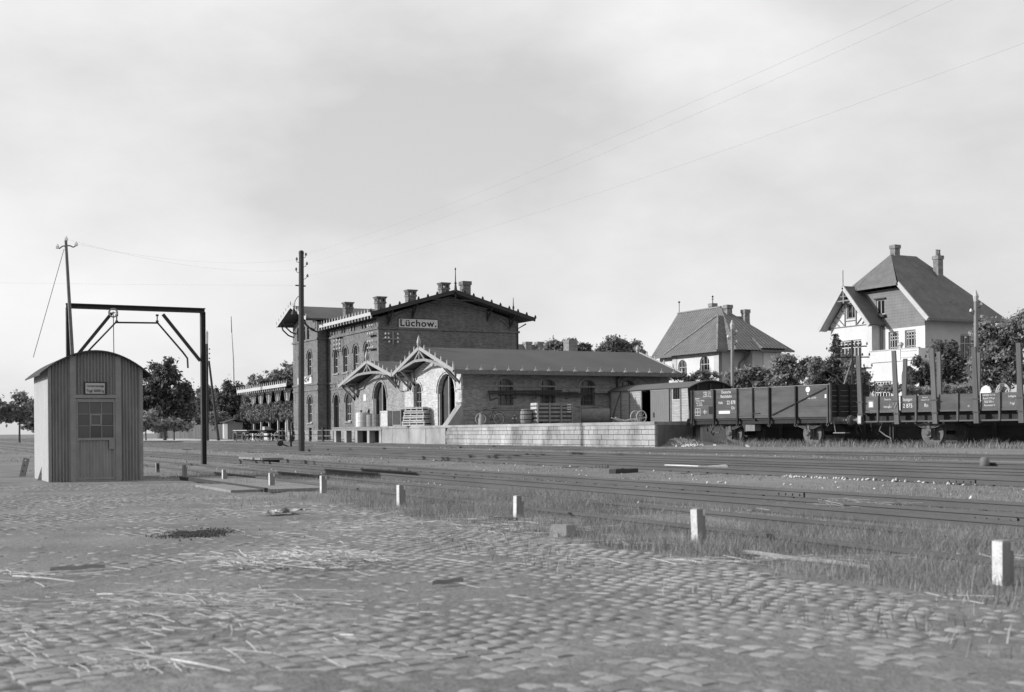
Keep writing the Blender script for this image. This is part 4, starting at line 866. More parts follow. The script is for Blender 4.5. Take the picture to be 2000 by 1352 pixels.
# ================================================================== trolleys, hut and fence by the far road
def trolley(label, loc, rz, deck, spokes=10):
    t = thing('hand_trolley', label, 'trolley', loc, rz)
    for k in range(5): MB().box(-1.5, 1.5, -.62 + k * .25, -.62 + k * .25 + .235, .93, .99).build('plank', deck, t, local=True)
    MB().box(-1.45, 1.45, -.45, -.35, .78, .93).box(-1.45, 1.45, .35, .45, .78, .93).box(-1.0, -.85, -.5, .5, .7, .78).box(.85, 1.0, -.5, .5, .7, .78).build('frame', 'wood_dark', t, local=True)
    for x, r in ((-.95, .44), (.95, .4)):
        for y in (-.66, .66):
            wl = MB().ring((x, y, r), r - .04, .045, 'Y', 20, 5).build('wheel', 'wood_grey', t, local=True)
            mb = MB(); mb.lathe([(.09, -.1), (.09, .1)], (x, y, r), 8, axis='Y')
            for k in range(spokes): a = 2 * math.pi * k / spokes; mb.cyl((x, y, r), (x + math.cos(a) * (r - .06), y, r + math.sin(a) * (r - .06)), .022, 5)
            mb.build('spokes', 'wood_dark', wl, local=True)
        MB().cyl((x, -.66, r), (x, .66, r), .035, 6).build('axle', 'iron', t, local=True)
    MB().tube([(1.4, 0, .6), (2.2, 0, .55), (3.2, .1, .5)], .035, 5).build('drawbar', 'wood_grey', t, local=True)
    MB().tube([(3.2, -.25, .5), (3.2, .45, .5)], .03, 5).build('handle', 'wood_grey', t, local=True)
    return t
q = P(482, 863, Z=.27); trolley('four-wheeled luggage trolley with a pale plank deck', q, R(8), 'wood_pale')
q2 = P(519, 862, Z=.27); t2 = trolley('dark-decked luggage trolley standing in front of the canopy', q2, R(4), 'wood_dark')
bx = thing('luggage_box', 'small grey box lying on the dark-decked trolley', 'box', q2 + Vector((.2, 0, 1.0)))
MB().box(-.35, .35, -.25, .25, .0, .28).build('case', 'wood_pale', bx, local=True); MB().box(-.36, .36, -.26, .26, .2, .23).build('lid_seam', 'wood_grey', bx, local=True)
q = P(455, 858, Z=.27); sh = thing('lamp_hut', 'small boarded hut with low pitched roof beside the flagpole', 'hut', q, R(0))
mb = MB(); mb.box(-1.1, 1.1, -.9, .9, 0, 2.0); mb.build('boarding', 'wood_grey', sh, local=True)
MB().box(-1.12, -.3, -.93, -.905, .1, 2.0).build('door', 'trim', sh, local=True)
mb = MB(); slab(mb, (-1.4, -1.25, 2.0), (1.4, -1.25, 2.0), (1.4, 0, 2.35), (-1.4, 0, 2.35), .08); slab(mb, (-1.4, 1.25, 2.0), (1.4, 1.25, 2.0), (1.4, 0, 2.35), (-1.4, 0, 2.35), .08); mb.build('roof', 'wood_dark', sh, local=True)
q = P(442, 857, Z=.27); tr = thing('timber_ramp', 'heavy dark timber trestle beside the small boarded hut', 'trestle', q)
a, b = P(415, 840, Y=q.y), P(470, 838, Y=q.y); a.z = b.z = 1.15
MB().beam(a, b, .8, .55).build('beam', 'wood_dark', tr)
for k in (0, .3, .62, .95): c = a.lerp(b, k); MB().box(c.x - .18, c.x + .18, c.y - .3, c.y + .3, .1, .95).build('leg', 'wood_dark', tr)
# board fence
fn = thing('board_fence', 'long grey board fence under the trees beyond the pale road', 'fence', (-160, 40, .3))
p0, p1 = P(306, 852, Z=.3), P(440, 857, Z=.3); p0 = P(306, 848, X=-172); p1 = P(440, 850, X=-146); p0.z = p1.z = .3
nb = 64
for i in range(nb):
    a = p0.lerp(p1, i / nb); b = p0.lerp(p1, (i + .94) / nb); h = 1.75 + rng.normal(0, .02)
    mb = MB(); mb.beam(a + UP * (h / 2), b + UP * (h / 2), .04, h); mb.build('board', 'fence', fn)
for i in range(0, nb + 1, 8): a = p0.lerp(p1, i / nb) + Vector((-.1, .1, 0)); MB().box(a.x - .07, a.x + .07, a.y - .07, a.y + .07, .2, 2.0).build('post', 'wood_dark', fn)

# ================================================================== goods on the platform
def drum(label, x, y, r, h, m, name='drum', group=None):
    t = thing(name, label, 'drum', (x, y, PT), 0, group)
    MB().lathe([(r * .95, 0), (r, .02), (r, h * .3), (r * 1.04, h * .32), (r * 1.04, h * .36), (r, h * .38), (r, h * .62), (r * 1.04, h * .64), (r * 1.04, h * .68), (r, h * .7), (r, h - .02), (r * .93, h)], (0, 0, 0), 18).build('body', m, t, smooth=False, local=True)
    MB().lathe([(r * .8, h - .02), (r * .8, h + .006)], (0, 0, 0), 16).build('lid', m, t, local=True); return t
def px_on(px, Y): return P(px, 830, Y=Y).x
drum('bright white drum, outermost of the three by the lesser shed door', px_on(708, 29.9), 29.9, .45, 1.0, 'white_paint', group='drums')
drum('grey drum in the middle of the three by the lesser shed door', px_on(727, 30.0), 30.0, .4, .84, 'trim_grey', group='drums')
drum('dull grey drum of the three, standing right before the open door', px_on(738, 29.85), 29.85, .4, .84, 'iron_grey', group='drums')
def boxcrate(label, x0, x1, y0, y1, h, m, m2):
    t = thing('packing_case', label, 'case', ((x0 + x1) / 2, (y0 + y1) / 2, PT))
    MB().box(x0 + .03, x1 - .03, y0 + .03, y1 - .03, PT, PT + h - .02).build('panel', m, t); mb = MB()
    for x in (x0, x1 - .09): mb.box(x, x + .09, y0, y0 + .03, PT, PT + h); 
    for z in (0, h - .1): mb.box(x0 + .09, x1 - .09, y0 + .002, y0 + .03, PT + z, PT + z + .1); mb.box(x1 - .03, x1 - .002, y0 + .03, y1, PT + z, PT + z + .1)
    mb.build('battens', m2, t); return t
xa = px_on(753, 29.8); boxcrate('pale framed packing case beside the lesser shed door', xa - .9, xa + .5, 29.75, 30.3, 1.05, 'wood_pale', 'trim')
xb = px_on(775, 29.8); boxcrate('dark packing case with rounded top beside a pale one', xb - .75, xb + .75, 29.8, 30.35, 1.1, 'wood_dark', 'wood_grey')
bd = thing('leaning_board', 'grey board leaning beside the lesser shed door', 'board', (px_on(722, 30.4), 30.2, PT)); xx = px_on(718, 30.3)
MB().beam((xx - .8, 30.1, PT), (xx - .55, 30.42, PT + 1.35), .9, .04, up=(0, 1, 0)).build('boarding', 'wood_grey', bd); MB().beam((xx - .6, 30.02, PT + .75), (xx - .5, 30.1, PT + .78), .9, .05, up=(0, 1, 0)).build('ledge', 'wood_dark', bd)
# stacked poultry crates
xc = px_on(815, 29.9)
for k in range(4):
    z = PT + k * .30; t = thing('slatted_crate', ('slatted wooden crate at the bottom of the stack by the whitewashed gable', 'slatted wooden crate second from the bottom of the stack by the whitewashed gable', 'slatted wooden crate third from the bottom of the stack by the whitewashed gable', 'slatted wooden crate on top of the stack by the whitewashed gable')[k], 'crate', (xc + .2, 30.0 - .25, z), R(35) + rng.normal(0, .04), 'stacked slatted crates'); o = k * .05
    a_, b_ = -.9 + o * 1.6, .9 - o
    for zz in (.0, .17): MB().box(a_, b_, -.34, -.31, zz, zz + .085).build('slat', 'wood_pale', t, local=True); MB().box(a_, b_, .31, .34, zz, zz + .085).build('slat', 'wood_pale', t, local=True); MB().box(b_ - .03, b_, -.31, .31, zz + .003, zz + .088).build('slat', 'wood_pale', t, local=True)
    for x in np.linspace(a_ + .04, b_ - .08, 4): MB().box(x - .035, x + .035, -.305, -.27, .0, .289).build('upright', 'wood_pale', t, local=True)
    for y in np.linspace(-.26, .26, 4): MB().box(a_, b_, y - .05, y + .05, .29, .299).build('top_slat', 'wood_pale', t, local=True)
    MB().box(a_ + .05, b_ - .05, -.2, .3, .0, .27).build('lining', 'wood_dark', t, local=True)
# milk can
can = thing('milk_can', 'tall grey milk can standing before the bicycle wheel', 'can', (-64.9, 31.0, PT))
MB().lathe([(.17, 0), (.18, .05), (.175, .42), (.12, .56), (.11, .62), (.14, .66)], (0, 0, 0), 16).build('body', 'trim_grey', can, smooth=True, local=True); MB().lathe([(.13, .65), (.14, .7), (.05, .74)], (0, 0, 0), 12).build('lid', 'iron_grey', can, local=True)
MB().ring((0, -.2, .45), .05, .012, 'X', 10, 4).build('handle', 'iron', can, local=True)
# bicycle against the shed wall
bk = thing('bicycle', 'old bicycle with pale tyres leaning along the brick shed wall', 'bicycle', (-65.6, 31.9, PT))
y0, y1, r = -.62, .58, .35
for y in (y0, y1):
    wl = MB().ring((0, y, r), r - .018, .02, 'X', 28, 6).build('wheel', 'trim', bk, local=True); mb = MB(); mb.lathe([(.025, -.04), (.025, .04)], (0, y, r), 8, axis='X')
    for k in range(14): a = 2 * math.pi * k / 14; mb.cyl((0, y, r), (0, y + math.cos(a) * (r - .03), r + math.sin(a) * (r - .03)), .0035, 3)
    mb.build('spokes', 'iron_grey', wl, local=True)
bbp, seat, head, head2 = (0, .06, .3), (0, .2, .85), (0, -.4, .92), (0, -.44, .7)
mb = MB()
for a, b in ((bbp, seat), (bbp, head2), (seat, head), (bbp, (0, y1, r)), (seat, (0, y1, r)), (head2, (0, y0, r)), (head, head2)): mb.cyl(a, b, .017, 6)
mb.build('frame', 'iron', bk, local=True); MB().tube([(-.26, -.25, 1.0), (-.2, -.4, 1.03), (0, -.43, 1.02), (.2, -.4, 1.03), (.26, -.25, 1.0)], .014, 5).cyl((0, -.4, .92), (0, -.43, 1.02), .015, 5).build('handlebar', 'iron', bk, local=True)
MB().prism([(-.04, .08, .94), (.04, .08, .94), (.1, .32, .95), (-.1, .32, .95)], (0, 0, .05)).cyl(seat, (0, .2, .94), .014, 5).build('saddle', 'iron', bk, local=True)
MB().ring((.03, .06, .3), .09, .01, 'X', 14, 4).cyl((.03, .06, .3), (.12, -.05, .2), .01, 4).cyl((-.03, .06, .3), (-.12, .17, .4), .01, 4).build('crank', 'iron', bk, local=True)
MB().ring((0, y1, r), r + .035, .014, 'X', 20, 3).build('mudguard', 'iron', bk, local=True)
MB().beam((-.1, y1 - .1, .78), (-.1, y1 + .25, .75), .2, .02).build('luggage_rack', 'iron_grey', bk, local=True)
# barrel, crate, tank drum
def at_x(px, X): return P(px, 826, X=X).y
yb0 = at_x(1028, -64.2); br = thing('barrel', 'small wooden keg with bulging staves beside the slatted crate', 'barrel', (-64.2, yb0, PT))
mb = MB(); k = 16
for i in range(k):
    a0, a1 = 2 * math.pi * i / k, 2 * math.pi * (i + .93) / k
    for (ra, za), (rb, zb) in zip([(.3, 0), (.36, .25), (.37, .45), (.36, .65)], [(.36, .25), (.37, .45), (.36, .65), (.3, .9)]):
        mb.add([(ra * math.cos(a0), ra * math.sin(a0), za), (ra * math.cos(a1), ra * math.sin(a1), za), (rb * math.cos(a1), rb * math.sin(a1), zb), (rb * math.cos(a0), rb * math.sin(a0), zb)], [(0, 1, 2, 3)])
kind(mb.build('staves', 'wood_grey', br, local=True), 'stuff')
for z, rr in ((.08, .33), (.3, .372), (.6, .372), (.82, .328)): MB().lathe([(rr, -.025), (rr, .025)], (0, 0, z), 18).build('hoop', 'iron', br, local=True)
ya_ = at_x(1049, -63.6); yb1 = at_x(1118, -63.6); xr = -63.6
sc_ = thing('slatted_crate', 'large upright slatted crate on runners before the shed windows', 'crate', (xr, (ya_ + yb1) / 2, PT)); L_ = (yb1 - ya_) / 2
MB().box(-.75, .0, -L_ + .03, L_ - .03, .16, 1.1).build('lining', 'wood_dark', sc_, local=True)
for i, y in enumerate((-L_, -L_ * .35, L_ * .3, L_ - .08)): MB().box(.03, .08, y, y + .09, .1, 1.28).build('upright', 'wood_grey', sc_, local=True)
for z in (.18, .42, .66, .9, 1.12): MB().box(.0, .03, -L_, L_, z, z + .13).build('slat', 'wood_grey', sc_, local=True); MB().box(-.75, 0, -L_ - .03, -L_, z, z + .15).build('slat', 'wood_pale', sc_, local=True)
MB().box(-.7, .1, -L_ - .1, L_ + .1, .0, .06).build('pallet', 'wood_grey', sc_, local=True); MB().box(-.5, .02, -L_ * .7, L_ * .2, .06, .16).build('runner', 'wood_dark', sc_, local=True)
for z in (.72, .86, 1.0, 1.14): MB().box(.081, .09, L_ - .4, L_ - .12, z, z + .05).build('label_strip', 'white_paint', sc_, local=True)
yd = at_x(1136, -64.0); td = thing('oil_drum', 'big dark tank drum lying on its side by the shed wall', 'drum', (-64.0, yd, PT), R(-30))
MB().lathe([(.35, -.02), (.44, 0), (.46, .05), (.46, .5), (.48, .52), (.48, .58), (.46, .6), (.46, 1.15), (.48, 1.17), (.48, 1.23), (.46, 1.25), (.46, 1.65), (.42, 1.7)], (0, 0, .48), 24, axis='Y').build('body', 'iron_grey', td, smooth=False, local=True)
MB().lathe([(.33, -.04), (.33, -.015)], (0, 0, .48), 20, axis='Y').build('head', 'steel', td, local=True); MB().cyl((.1, -.05, .55), (.1, -.02, .55), .05, 8).build('bung', 'iron', td, local=True)
# valve cross on the shed wall
vx = thing('hydrant', 'small cross-handled hydrant standing at the foot of the shed wall', 'hydrant', (-66.0, at_x(1005, -66.0), PT))
MB().cyl((0, 0, 0), (0, 0, .55), .06, 8).build('stem', 'iron_grey', vx, local=True); MB().box(-.03, .03, -.16, .16, .36, .42).box(-.031, .031, -.03, .03, .25, .6).build('cross_handle', 'porcelain', vx, local=True)
# timber bars on wall hooks
rk = thing('pole_rack', 'long timber bars hung on hooks across the shed windows', 'rack', (-66, 36, 3))
for a, b, z, dz in ((956, 1100, 3.42, .04), (985, 1147, 3.22, .0), (960, 1130, 3.3, .05), (1040, 1200, 3.3, -.02)):
    ya, yb2 = at_x(a, -66.0), at_x(b, -66.0); MB().beam((-66.05 - .05 * (a % 3), ya, z - dz), (-66.05 - .05 * (a % 3), yb2, z + dz), .08, .1).build('bar', 'wood_dark', rk)
MB().tube([(-66.0, at_x(955, -66), 3.4), (-66.0, at_x(958, -66), 2.85), (-66, at_x(972, -66), 3.0)], .05, 6).build('hook_end', 'wood_dark', rk)
for px in (1005, 1110, 1045): y = at_x(px, -66.1); MB().tube([(-66.35, y, 3.0), (-65.95, y, 3.0), (-65.95, y, 3.5)], .03, 5).build('bracket', 'iron', rk)
# two-wheeled sack truck
ys = at_x(1247, -58.5); hc = thing('hand_truck', 'pale-wheeled hand truck lying on the platform before the wagon body', 'hand truck', (-56.5, P(1247, 818, X=-56.5).y, PT))
for x in (-.3, .3):
    wl = MB().ring((x, 0, .35), .32, .03, 'X', 20, 5).build('wheel', 'trim', hc, local=True); mb = MB()
    for k in range(8): a = 2 * math.pi * k / 8; mb.cyl((x, 0, .35), (x, math.cos(a) * .3, .35 + math.sin(a) * .3), .014, 4)
    mb.build('spokes', 'trim_grey', wl, local=True)
MB().cyl((-.3, 0, .35), (.3, 0, .35), .03, 6).build('axle', 'iron', hc, local=True)
for x in (-.2, .2): MB().tube([(x, .35, .3), (x, -.4, .22), (x, -1.0, .12), (x, -1.6, .3)], .03, 5).build('shaft', 'trim', hc, local=True)
for y in (-.2, -.6, -1.0): MB().box(-.2, .2, y - .03, y + .03, .16, .2).build('rung', 'wood_grey', hc, local=True)
# ================================================================== wagon body set down at the end of the platform
vb = thing('wagon_body', 'boarded goods wagon body with arched roof and half-open sliding door behind the platform', 'wagon body', (-62, 40.9, 1.45))
VX0, VX1, VY0, VY1, VZ0, VZ1 = -66.2, -58.0, 40.6, 43.4, 1.48, 3.42
def vcorner(px): return P(px, 800, Y=VY0).x
xd0, xd1, xg0, xw0, xw1 = vcorner(1273), vcorner(1309), vcorner(1254), vcorner(1315), vcorner(1329)
VX1 = vcorner(1347.5)
def boards(a, b, z0=VZ0, z1=VZ1, y=VY0):
    mb = MB(); z = z0; n = max(1, round((z1 - z0) / .145)); h = (z1 - z0) / n
    for k in range(n): mb.box(a, b, y + rng.uniform(0, .006), y + .04, z + .005, z + h - .004); z += h
    kind(mb.build('boarding', 'van_board', vb), 'stuff')
boards(VX0, xg0 - .03); boards(xd1 + .12, xw0 - .03, VZ0, VZ1); boards(xw0 - .02, xw1 + .02, VZ0, 2.75); boards(xw1 + .06, VX1 - .02)
for x in (VX0 + .1, VX0 + 1.3, VX0 + 2.3, xg0 - .02, xd1 + .08, xw1 + .04, VX1 - .06): MB().box(x - .045, x + .045, VY0 - .04, VY0 + .02, VZ0, VZ1 + .02).build('frame_post', 'iron_grey', vb)
MB().beam((VX0 + .15, VY0 - .02, VZ0 + .05), (VX0 + 1.25, VY0 - .02, VZ1 - .1), .03, .08).build('diagonal_brace', 'iron_grey', vb)
k = xd0; mb = MB(); nbd = 9; wd = (xd1 - xd0) / nbd
for i in range(nbd): mb.box(xd0 + i * wd + .004, xd0 + (i + 1) * wd - .004, VY0 - .09, VY0 - .05, VZ0 - .05, VZ1 - .12)
kind(mb.build('door_boarding', 'van_door', vb), 'stuff')
MB().box(xd0 - .01, xd1 + .01, VY0 - .1, VY0 - .045, VZ1 - .11, VZ1 - .06).build('door_rail', 'trim_grey', vb); MB().box(xd0 + .3, xd0 + .42, VY0 - .12, VY0 - .09, VZ0 + .25, VZ0 + .55).build('handle', 'iron', vb)
mb = MB(); mb.box(xw0, xw1, VY0 + .06, VY0 + .07, 2.75, VZ1 - .05); mb.build('window_panel', 'wood_dark', vb)
for i in range(4): x = xw0 + (xw1 - xw0) * (i + .5) / 4; MB().box(x - .03, x + .03, VY0 + .0, VY0 + .05, 2.75, VZ1 - .05).build('window_bar', 'wood_dark', vb)
MB().box(xw0 - .05, xw1 + .05, VY0 - .03, VY0 + .01, 2.7, 2.76).build('window_sill', 'trim', vb)
MB().box(VX0, VX1, VY1 - .05, VY1, VZ0, VZ1).box(VX0, VX0 + .05, VY0 + .05, VY1 - .05, VZ0, VZ1).build('rear_boarding', 'wood_dark', vb)
MB().box(VX0, VX1, VY0 + .05, VY1 - .05, VZ0 - .08, VZ0).build('floor', 'wood_dark', vb)
n = 10; mb = MB(); pr = [(VY0 - .12 + (VY1 - VY0 + .24) * i / n, VZ1 + .02 + .38 * (1 - (2 * i / n - 1) ** 2)) for i in range(n + 1)]
for (a, za), (b, zb) in zip(pr, pr[1:]): slab(mb, (VX0 - .1, a, za), (VX1 + .18, a, za), (VX1 + .18, b, zb), (VX0 - .1, b, zb), .05)
mb.build('roof', 'tar_roof', vb)
mb = MB(); mb.prism([(VX1, VY0, VZ0)] + [(VX1, VY1, VZ0)] + [(VX1, y, z - .05) for y, z in pr[::-1]], (-.05, 0, 0)); mb.build('end_wall', 'wagon_dark_and_shaded', vb)  # the end's shade is painted in with a near-black tone
for y in (VY0 + .5, (VY0 + VY1) / 2, VY1 - .5): MB().box(VX1, VX1 + .09, y - .05, y + .05, VZ0, VZ1 + .2).build('end_post', 'iron', vb)
for x in (VX0 + .5, VX1 - 1.0): MB().box(x - .12, x + .12, VY0 + .1, VY1 - .1, VZ0 - .3, VZ0 - .08).build('bearer', 'wood_dark', vb)
MB().box(-57.8, -57.5, 40.9, 41.2, 0, VZ0 - .1).build('support_post', 'wood_pole', vb)

# ================================================================== wagons on the dock track (own frame: x along the wagon, y away from the camera, z above the rail)
WA_ = math.atan2(.173, .985); WDIR = Vector((math.cos(WA_), math.sin(WA_), 0)); WN = Vector((-WDIR.y, WDIR.x, 0))
WR = Vector((-40.3, 35.55, 0)) + WN * 1.38; ZRH = .31   # right end of the open wagon, on its centre line; height of the rail head
dt = thing('railway_track', 'dock track carrying the two goods wagons behind the platform end', 'track', WR)
for s in (-.72, .72):
    rail(dt, WR - WDIR * 9.4 + WN * s + UP * (ZRH - .143), WR + WDIR * 60 + WN * s + UP * (ZRH - .143))
def wheelset(t, x, z=.5):
    for y in (-.72, .72):
        wl = MB().lathe([(.44, -.07), (.5, -.065), (.5, .04), (.535, .05), (.535, .075), (.44, .075)], (x, y, z), 28, axis='Y' if y < 0 else 'Y').build('wheel', 'wheel_iron', t, local=True)
        mb = MB(); mb.lathe([(.1, -.1), (.12, .1)], (x, y, z), 12, axis='Y')
        for k in range(8): a = 2 * math.pi * (k + .2) / 8; mb.beam((x, y, z), (x + math.cos(a) * .46, y, z + math.sin(a) * .46), .05, .11, up=(0, 1, 0))
        mb.build('spokes', 'wheel_iron', wl, local=True)
    MB().cyl((x, -.72, z), (x, .72, z), .08, 8).build('axle', 'underframe', t, local=True)
    for y in (-.98, .98):
        MB().box(x - .14, x + .14, y - .12, y + .12, z - .16, z + .14).lathe([(.12, -.15 if y < 0 else .12), (.07, -.19 if y < 0 else .16)], (x, y, z), 10, axis='Y').build('axle_box', 'wheel_iron', t, local=True)
        mb = MB(); f = 1 if y < 0 else -1
        mb.prism([(x - .42, y + .06 * f, 1.0), (x + .42, y + .06 * f, 1.0), (x + .2, y + .06 * f, .7), (x + .2, y + .06 * f, .28), (x + .12, y + .06 * f, .28), (x + .12, y + .06 * f, .62), (x - .12, y + .06 * f, .62), (x - .12, y + .06 * f, .28), (x - .2, y + .06 * f, .28), (x - .2, y + .06 * f, .7)], (0, .03, 0)); mb.build('axle_guard', 'wheel_iron', t, local=True)
        mb = MB()
        for k in range(5): hl = .62 - k * .1; pts = [(x + hl * c, y - .02 * f, .68 + .05 * k + .16 * c * c * (hl / .62) ** 2) for c in (-1, -.5, 0, .5, 1)]; [mb.beam(p, q, .09, .022) for p, q in zip(pts, pts[1:])]
        mb.box(x - .07, x + .07, y - .09, y + .05, .64, .95); mb.build('leaf_spring', 'wheel_iron', t, local=True)
        for s in (-1, 1): MB().tube([(x + s * .62, y, .84), (x + s * .68, y, .95), (x + s * .8, y, 1.0)], .025, 5).ring((x + s * .64, y - .02, .86), .05, .014, 'Y', 10, 4).build('spring_shackle', 'wheel_iron', t, local=True)
def buffers(t, xe, sgn):
    for y in (-.87, .87):
        MB().lathe([(.16, 0), (.14, .08), (.1, .1), (.09, .36)], (xe, y, 1.05), 12, axis='X').build('buffer_case', 'iron_grey', t, local=True) if sgn > 0 else MB().lathe([(.09, -.36), (.1, -.1), (.14, -.08), (.16, 0)], (xe, y, 1.05), 12, axis='X').build('buffer_case', 'iron_grey', t, local=True)
        MB().lathe([(.05, .2 * sgn), (.05, .58 * sgn), (.2, .6 * sgn), (.21, .63 * sgn), (.05, .66 * sgn)], (xe, y, 1.05), 16, axis='X').build('buffer_head', 'wheel_iron', t, local=True)
    MB().tube([(xe, 0, 1.0), (xe + .3 * sgn, 0, .9), (xe + .25 * sgn, 0, .6)], .03, 6).build('coupling_hook', 'iron', t, local=True)
    MB().tube([(xe, .3, .95), (xe + .2 * sgn, .32, .75), (xe + .3 * sgn, .3, .55), (xe + .15 * sgn, .28, .42), (xe + .05 * sgn, .26, .6)], .028, 6).build('brake_hose', 'iron', t, local=True)
Lw = 8.06
ow = thing('open_wagon', 'grey high-sided open goods wagon lettered 22 878 with a diagonal brace', 'wagon', WR - WDIR * Lw + UP * ZRH, WA_)
YN, YF, Z0, Z1 = -1.38, 1.38, 1.2, 2.55
ST = [0.02, 1.46, 2.93, 3.86, 4.82, 6.32, 8.04]
nb_ = 6; hb = (Z1 - Z0) / nb_
for k in range(nb_):
    for a, b in ((0, 2.9), (4.86, Lw)):
        MB().box(a, b, YN, YN + .045, Z0 + k * hb + .004, Z0 + (k + 1) * hb - .004).build('plank', 'wagon', ow, local=True)
    MB().box(0, Lw, YF - .045, YF, Z0 + k * hb + .004, Z0 + (k + 1) * hb - .004).build('plank', 'wagon', ow, local=True)
    for x in (0, Lw - .045): MB().box(x + .001, x + .044, YN + .05, YF - .05, Z0 + k * hb + .004, Z0 + (k + 1) * hb + (-.004 if k < nb_ - 1 else .06)).build('plank', 'wagon_dark_and_shaded', ow, local=True)  # end planks: shade of the wagon ends put into a darker colour
for a, b in ((2.96, 3.84), (3.88, 4.8)):
    dv = MB().box(a, b, YN - .02, YN + .03, Z0 + .1, Z1 - .03).build('door', 'wagon', ow, local=True)
    mb = MB()
    for x0, x1, z0, z1 in ((a, a + .05, Z0 + .1, Z1 - .03), (b - .05, b, Z0 + .1, Z1 - .03), (a + .05, b - .05, Z1 - .09, Z1 - .03), (a + .05, b - .05, Z0 + .1, Z0 + .16)): mb.box(x0, x1, YN - .035, YN - .0205, z0, z1)
    mb.build('door_frame', 'wagon', dv, local=True)
MB().box(2.96, 4.8, YN - .03, YN + .02, Z0, Z0 + .09).build('door_sill', 'wagon', ow, local=True)
MB().box(3.9, 4.25, YN - .07, YN - .04, Z0 + .2, Z0 + .23).box(3.84, 3.9, YN - .08, YN - .04, Z0 + .1, Z0 + .4).build('door_bolt', 'iron', ow, local=True)
for x in ST:
    w_ = .06 if x not in (ST[3],) else .05
    mb = MB(); mb.box(x - w_ / 2, x + w_ / 2, YN - .09, YN - .0, Z0 - (.25 if x != ST[3] else 0), Z1 + .01); mb.box(x - .09, x + .09, YN - .014, YN - .002, Z0 - .1, Z1); mb.build('stanchion', 'wagon_dark_and_shaded' if 0 < ST.index(x) < 6 else 'wagon', ow, local=True)
    if x != ST[3]: MB().tube([(x, YN - .06, Z0 - .2), (x - .05, YN - .1, Z0 - .36), (x + .03, YN - .1, Z0 - .4), (x + .06, YN - .06, Z0 - .3)], .018, 5).build('rope_hook', 'wheel_iron', ow, local=True)
MB().beam((4.95, YN - .03, Z0 + .12), (7.95, YN - .03, Z1 - .12), .03, .045).build('diagonal_brace', 'wagon_dark_and_shaded', ow, local=True)
for y in (YN + .6, 0, YF - .6): MB().box(Lw, Lw + .09, y - .06, y + .06, 1.0, Z1 + .05).build('end_post', 'wagon_dark_and_shaded', ow, local=True); MB().box(-.09, 0, y - .06, y + .06, 1.0, Z1 + .05).build('end_post', 'wagon_dark_and_shaded', ow, local=True)
MB().box(Lw, Lw + .1, YN - .03, YN + .08, 1.0, Z1 + .08).build('corner_post', 'wagon', ow, local=True)
MB().box(.05, Lw - .05, YN + .05, YF - .05, 1.12, 1.19).build('floor', 'wood_dark', ow, local=True)
MB().box(0, Lw, YN + .1, YN + .2, .94, 1.185).build('solebar', 'underframe', ow, local=True); MB().box(0, Lw, YF - .2, YF - .1, .94, 1.185).build('solebar', 'underframe', ow, local=True)
MB().box(Lw - .02, Lw + .08, -1.25, 1.25, .9, 1.19).build('headstock', 'wheel_iron', ow, local=True); MB().box(-.08, .02, -1.25, 1.25, .9, 1.19).build('headstock', 'wheel_iron', ow, local=True)
for x in (2.1, 6.68): wheelset(ow, x)
buffers(ow, Lw + .08, 1); buffers(ow, -.08, -1)
MB().box(3.2, 3.75, -1.2, -.8, .62, .9).build('tool_box', 'wood_grey', ow, local=True)
MB().box(Lw + .15, Lw + .75, -1.3, -.95, .5, .54).tube([(Lw + .2, -1.2, .54), (Lw + .1, -1.2, 1.0)], .018, 5).build('step', 'trim_grey', ow, local=True)
MB().tube([(1.0, -1.2, .95), (1.15, -1.2, .6), (1.55, -1.2, .55), (1.7, -1.2, .9)], .025, 5).build('safety_loop', 'wheel_iron', ow, local=True)
MB().tube([(Lw - .02, YN + .2, Z1 + .03), (0.02, YN + 1.2, Z1 + .05)], .02, 5).build('rope_rail', 'wood_grey', ow, local=True)
oM = WM[ow]
def tow(u, z, d=0.0): return oM @ Vector((u, YN + d - .001, z))
for body, size, u, z, sx in (('Deutsche', .2, 2.2, 2.42, .78), ('Reichsbahn', .2, 2.2, 2.22, .78), ('Halle', .17, 1.85, 1.93, .8), ('22 878', .24, 2.5, 1.93, .8), ('On', .2, 2.62, 1.68, .85), ('Ladegew. 15,5 t', .1, .98, 2.46, .75), ('Tragfgk. 15,75 t', .1, 1.0, 2.36, .75), ('Bodenfl. 19,4 qm', .1, 1.0, 2.26, .75), ('Eigengew.', .1, .36, 2.17, .75), ('d. Wagens 7 690 kg', .1, .5, 2.06, .75), ('Hbr. 21.9.32', .1, .46, 1.95, .75), ('Unt. 22.8.33', .1, .5, 1.85, .75), ('Halle  22 878', .11, 7.15, 2.02, .85)):
    text(body, size, ow, tow, u, z, sx=sx)
MB().box(1.72, 2.42, YN - .006, YN - .001, 1.42, 1.56).build('number_plate', 'white_paint', ow, local=True)
for a in (0, .16, .32): MB().box(.2 + a, .215 + a, YN - .006, YN - .001, 1.36, 1.68).build('chalk_grid', 'lettering', ow, local=True); MB().box(.2, .535, YN - .008, YN - .003, 1.36 + a, 1.375 + a).build('chalk_grid', 'lettering', ow, local=True)
MB().box(.72, .95, YN - .006, YN - .002, 1.52, 1.54).box(.82, .84, YN - .007, YN - .003, 1.42, 1.64).build('chalk_cross', 'lettering', ow, local=True)
MB().box(1.1, 1.4, YN - .03, YN - .002, 1.45, 1.78).build('card_holder', 'wagon_dark_and_shaded', ow, local=True)
MB().lathe([(.12, 0), (.12, .005), (.0, .006)], (6.95, YN - .008, 2.39), 14, axis='Y').box(6.92, 6.98, YN - .008, YN - .003, 2.17, 2.23).build('emblem', 'lettering', ow, local=True)
MB().box(7.85, 7.95, YN - .007, YN - .001, 2.0, 2.16).build('emblem', 'lettering', ow, local=True)

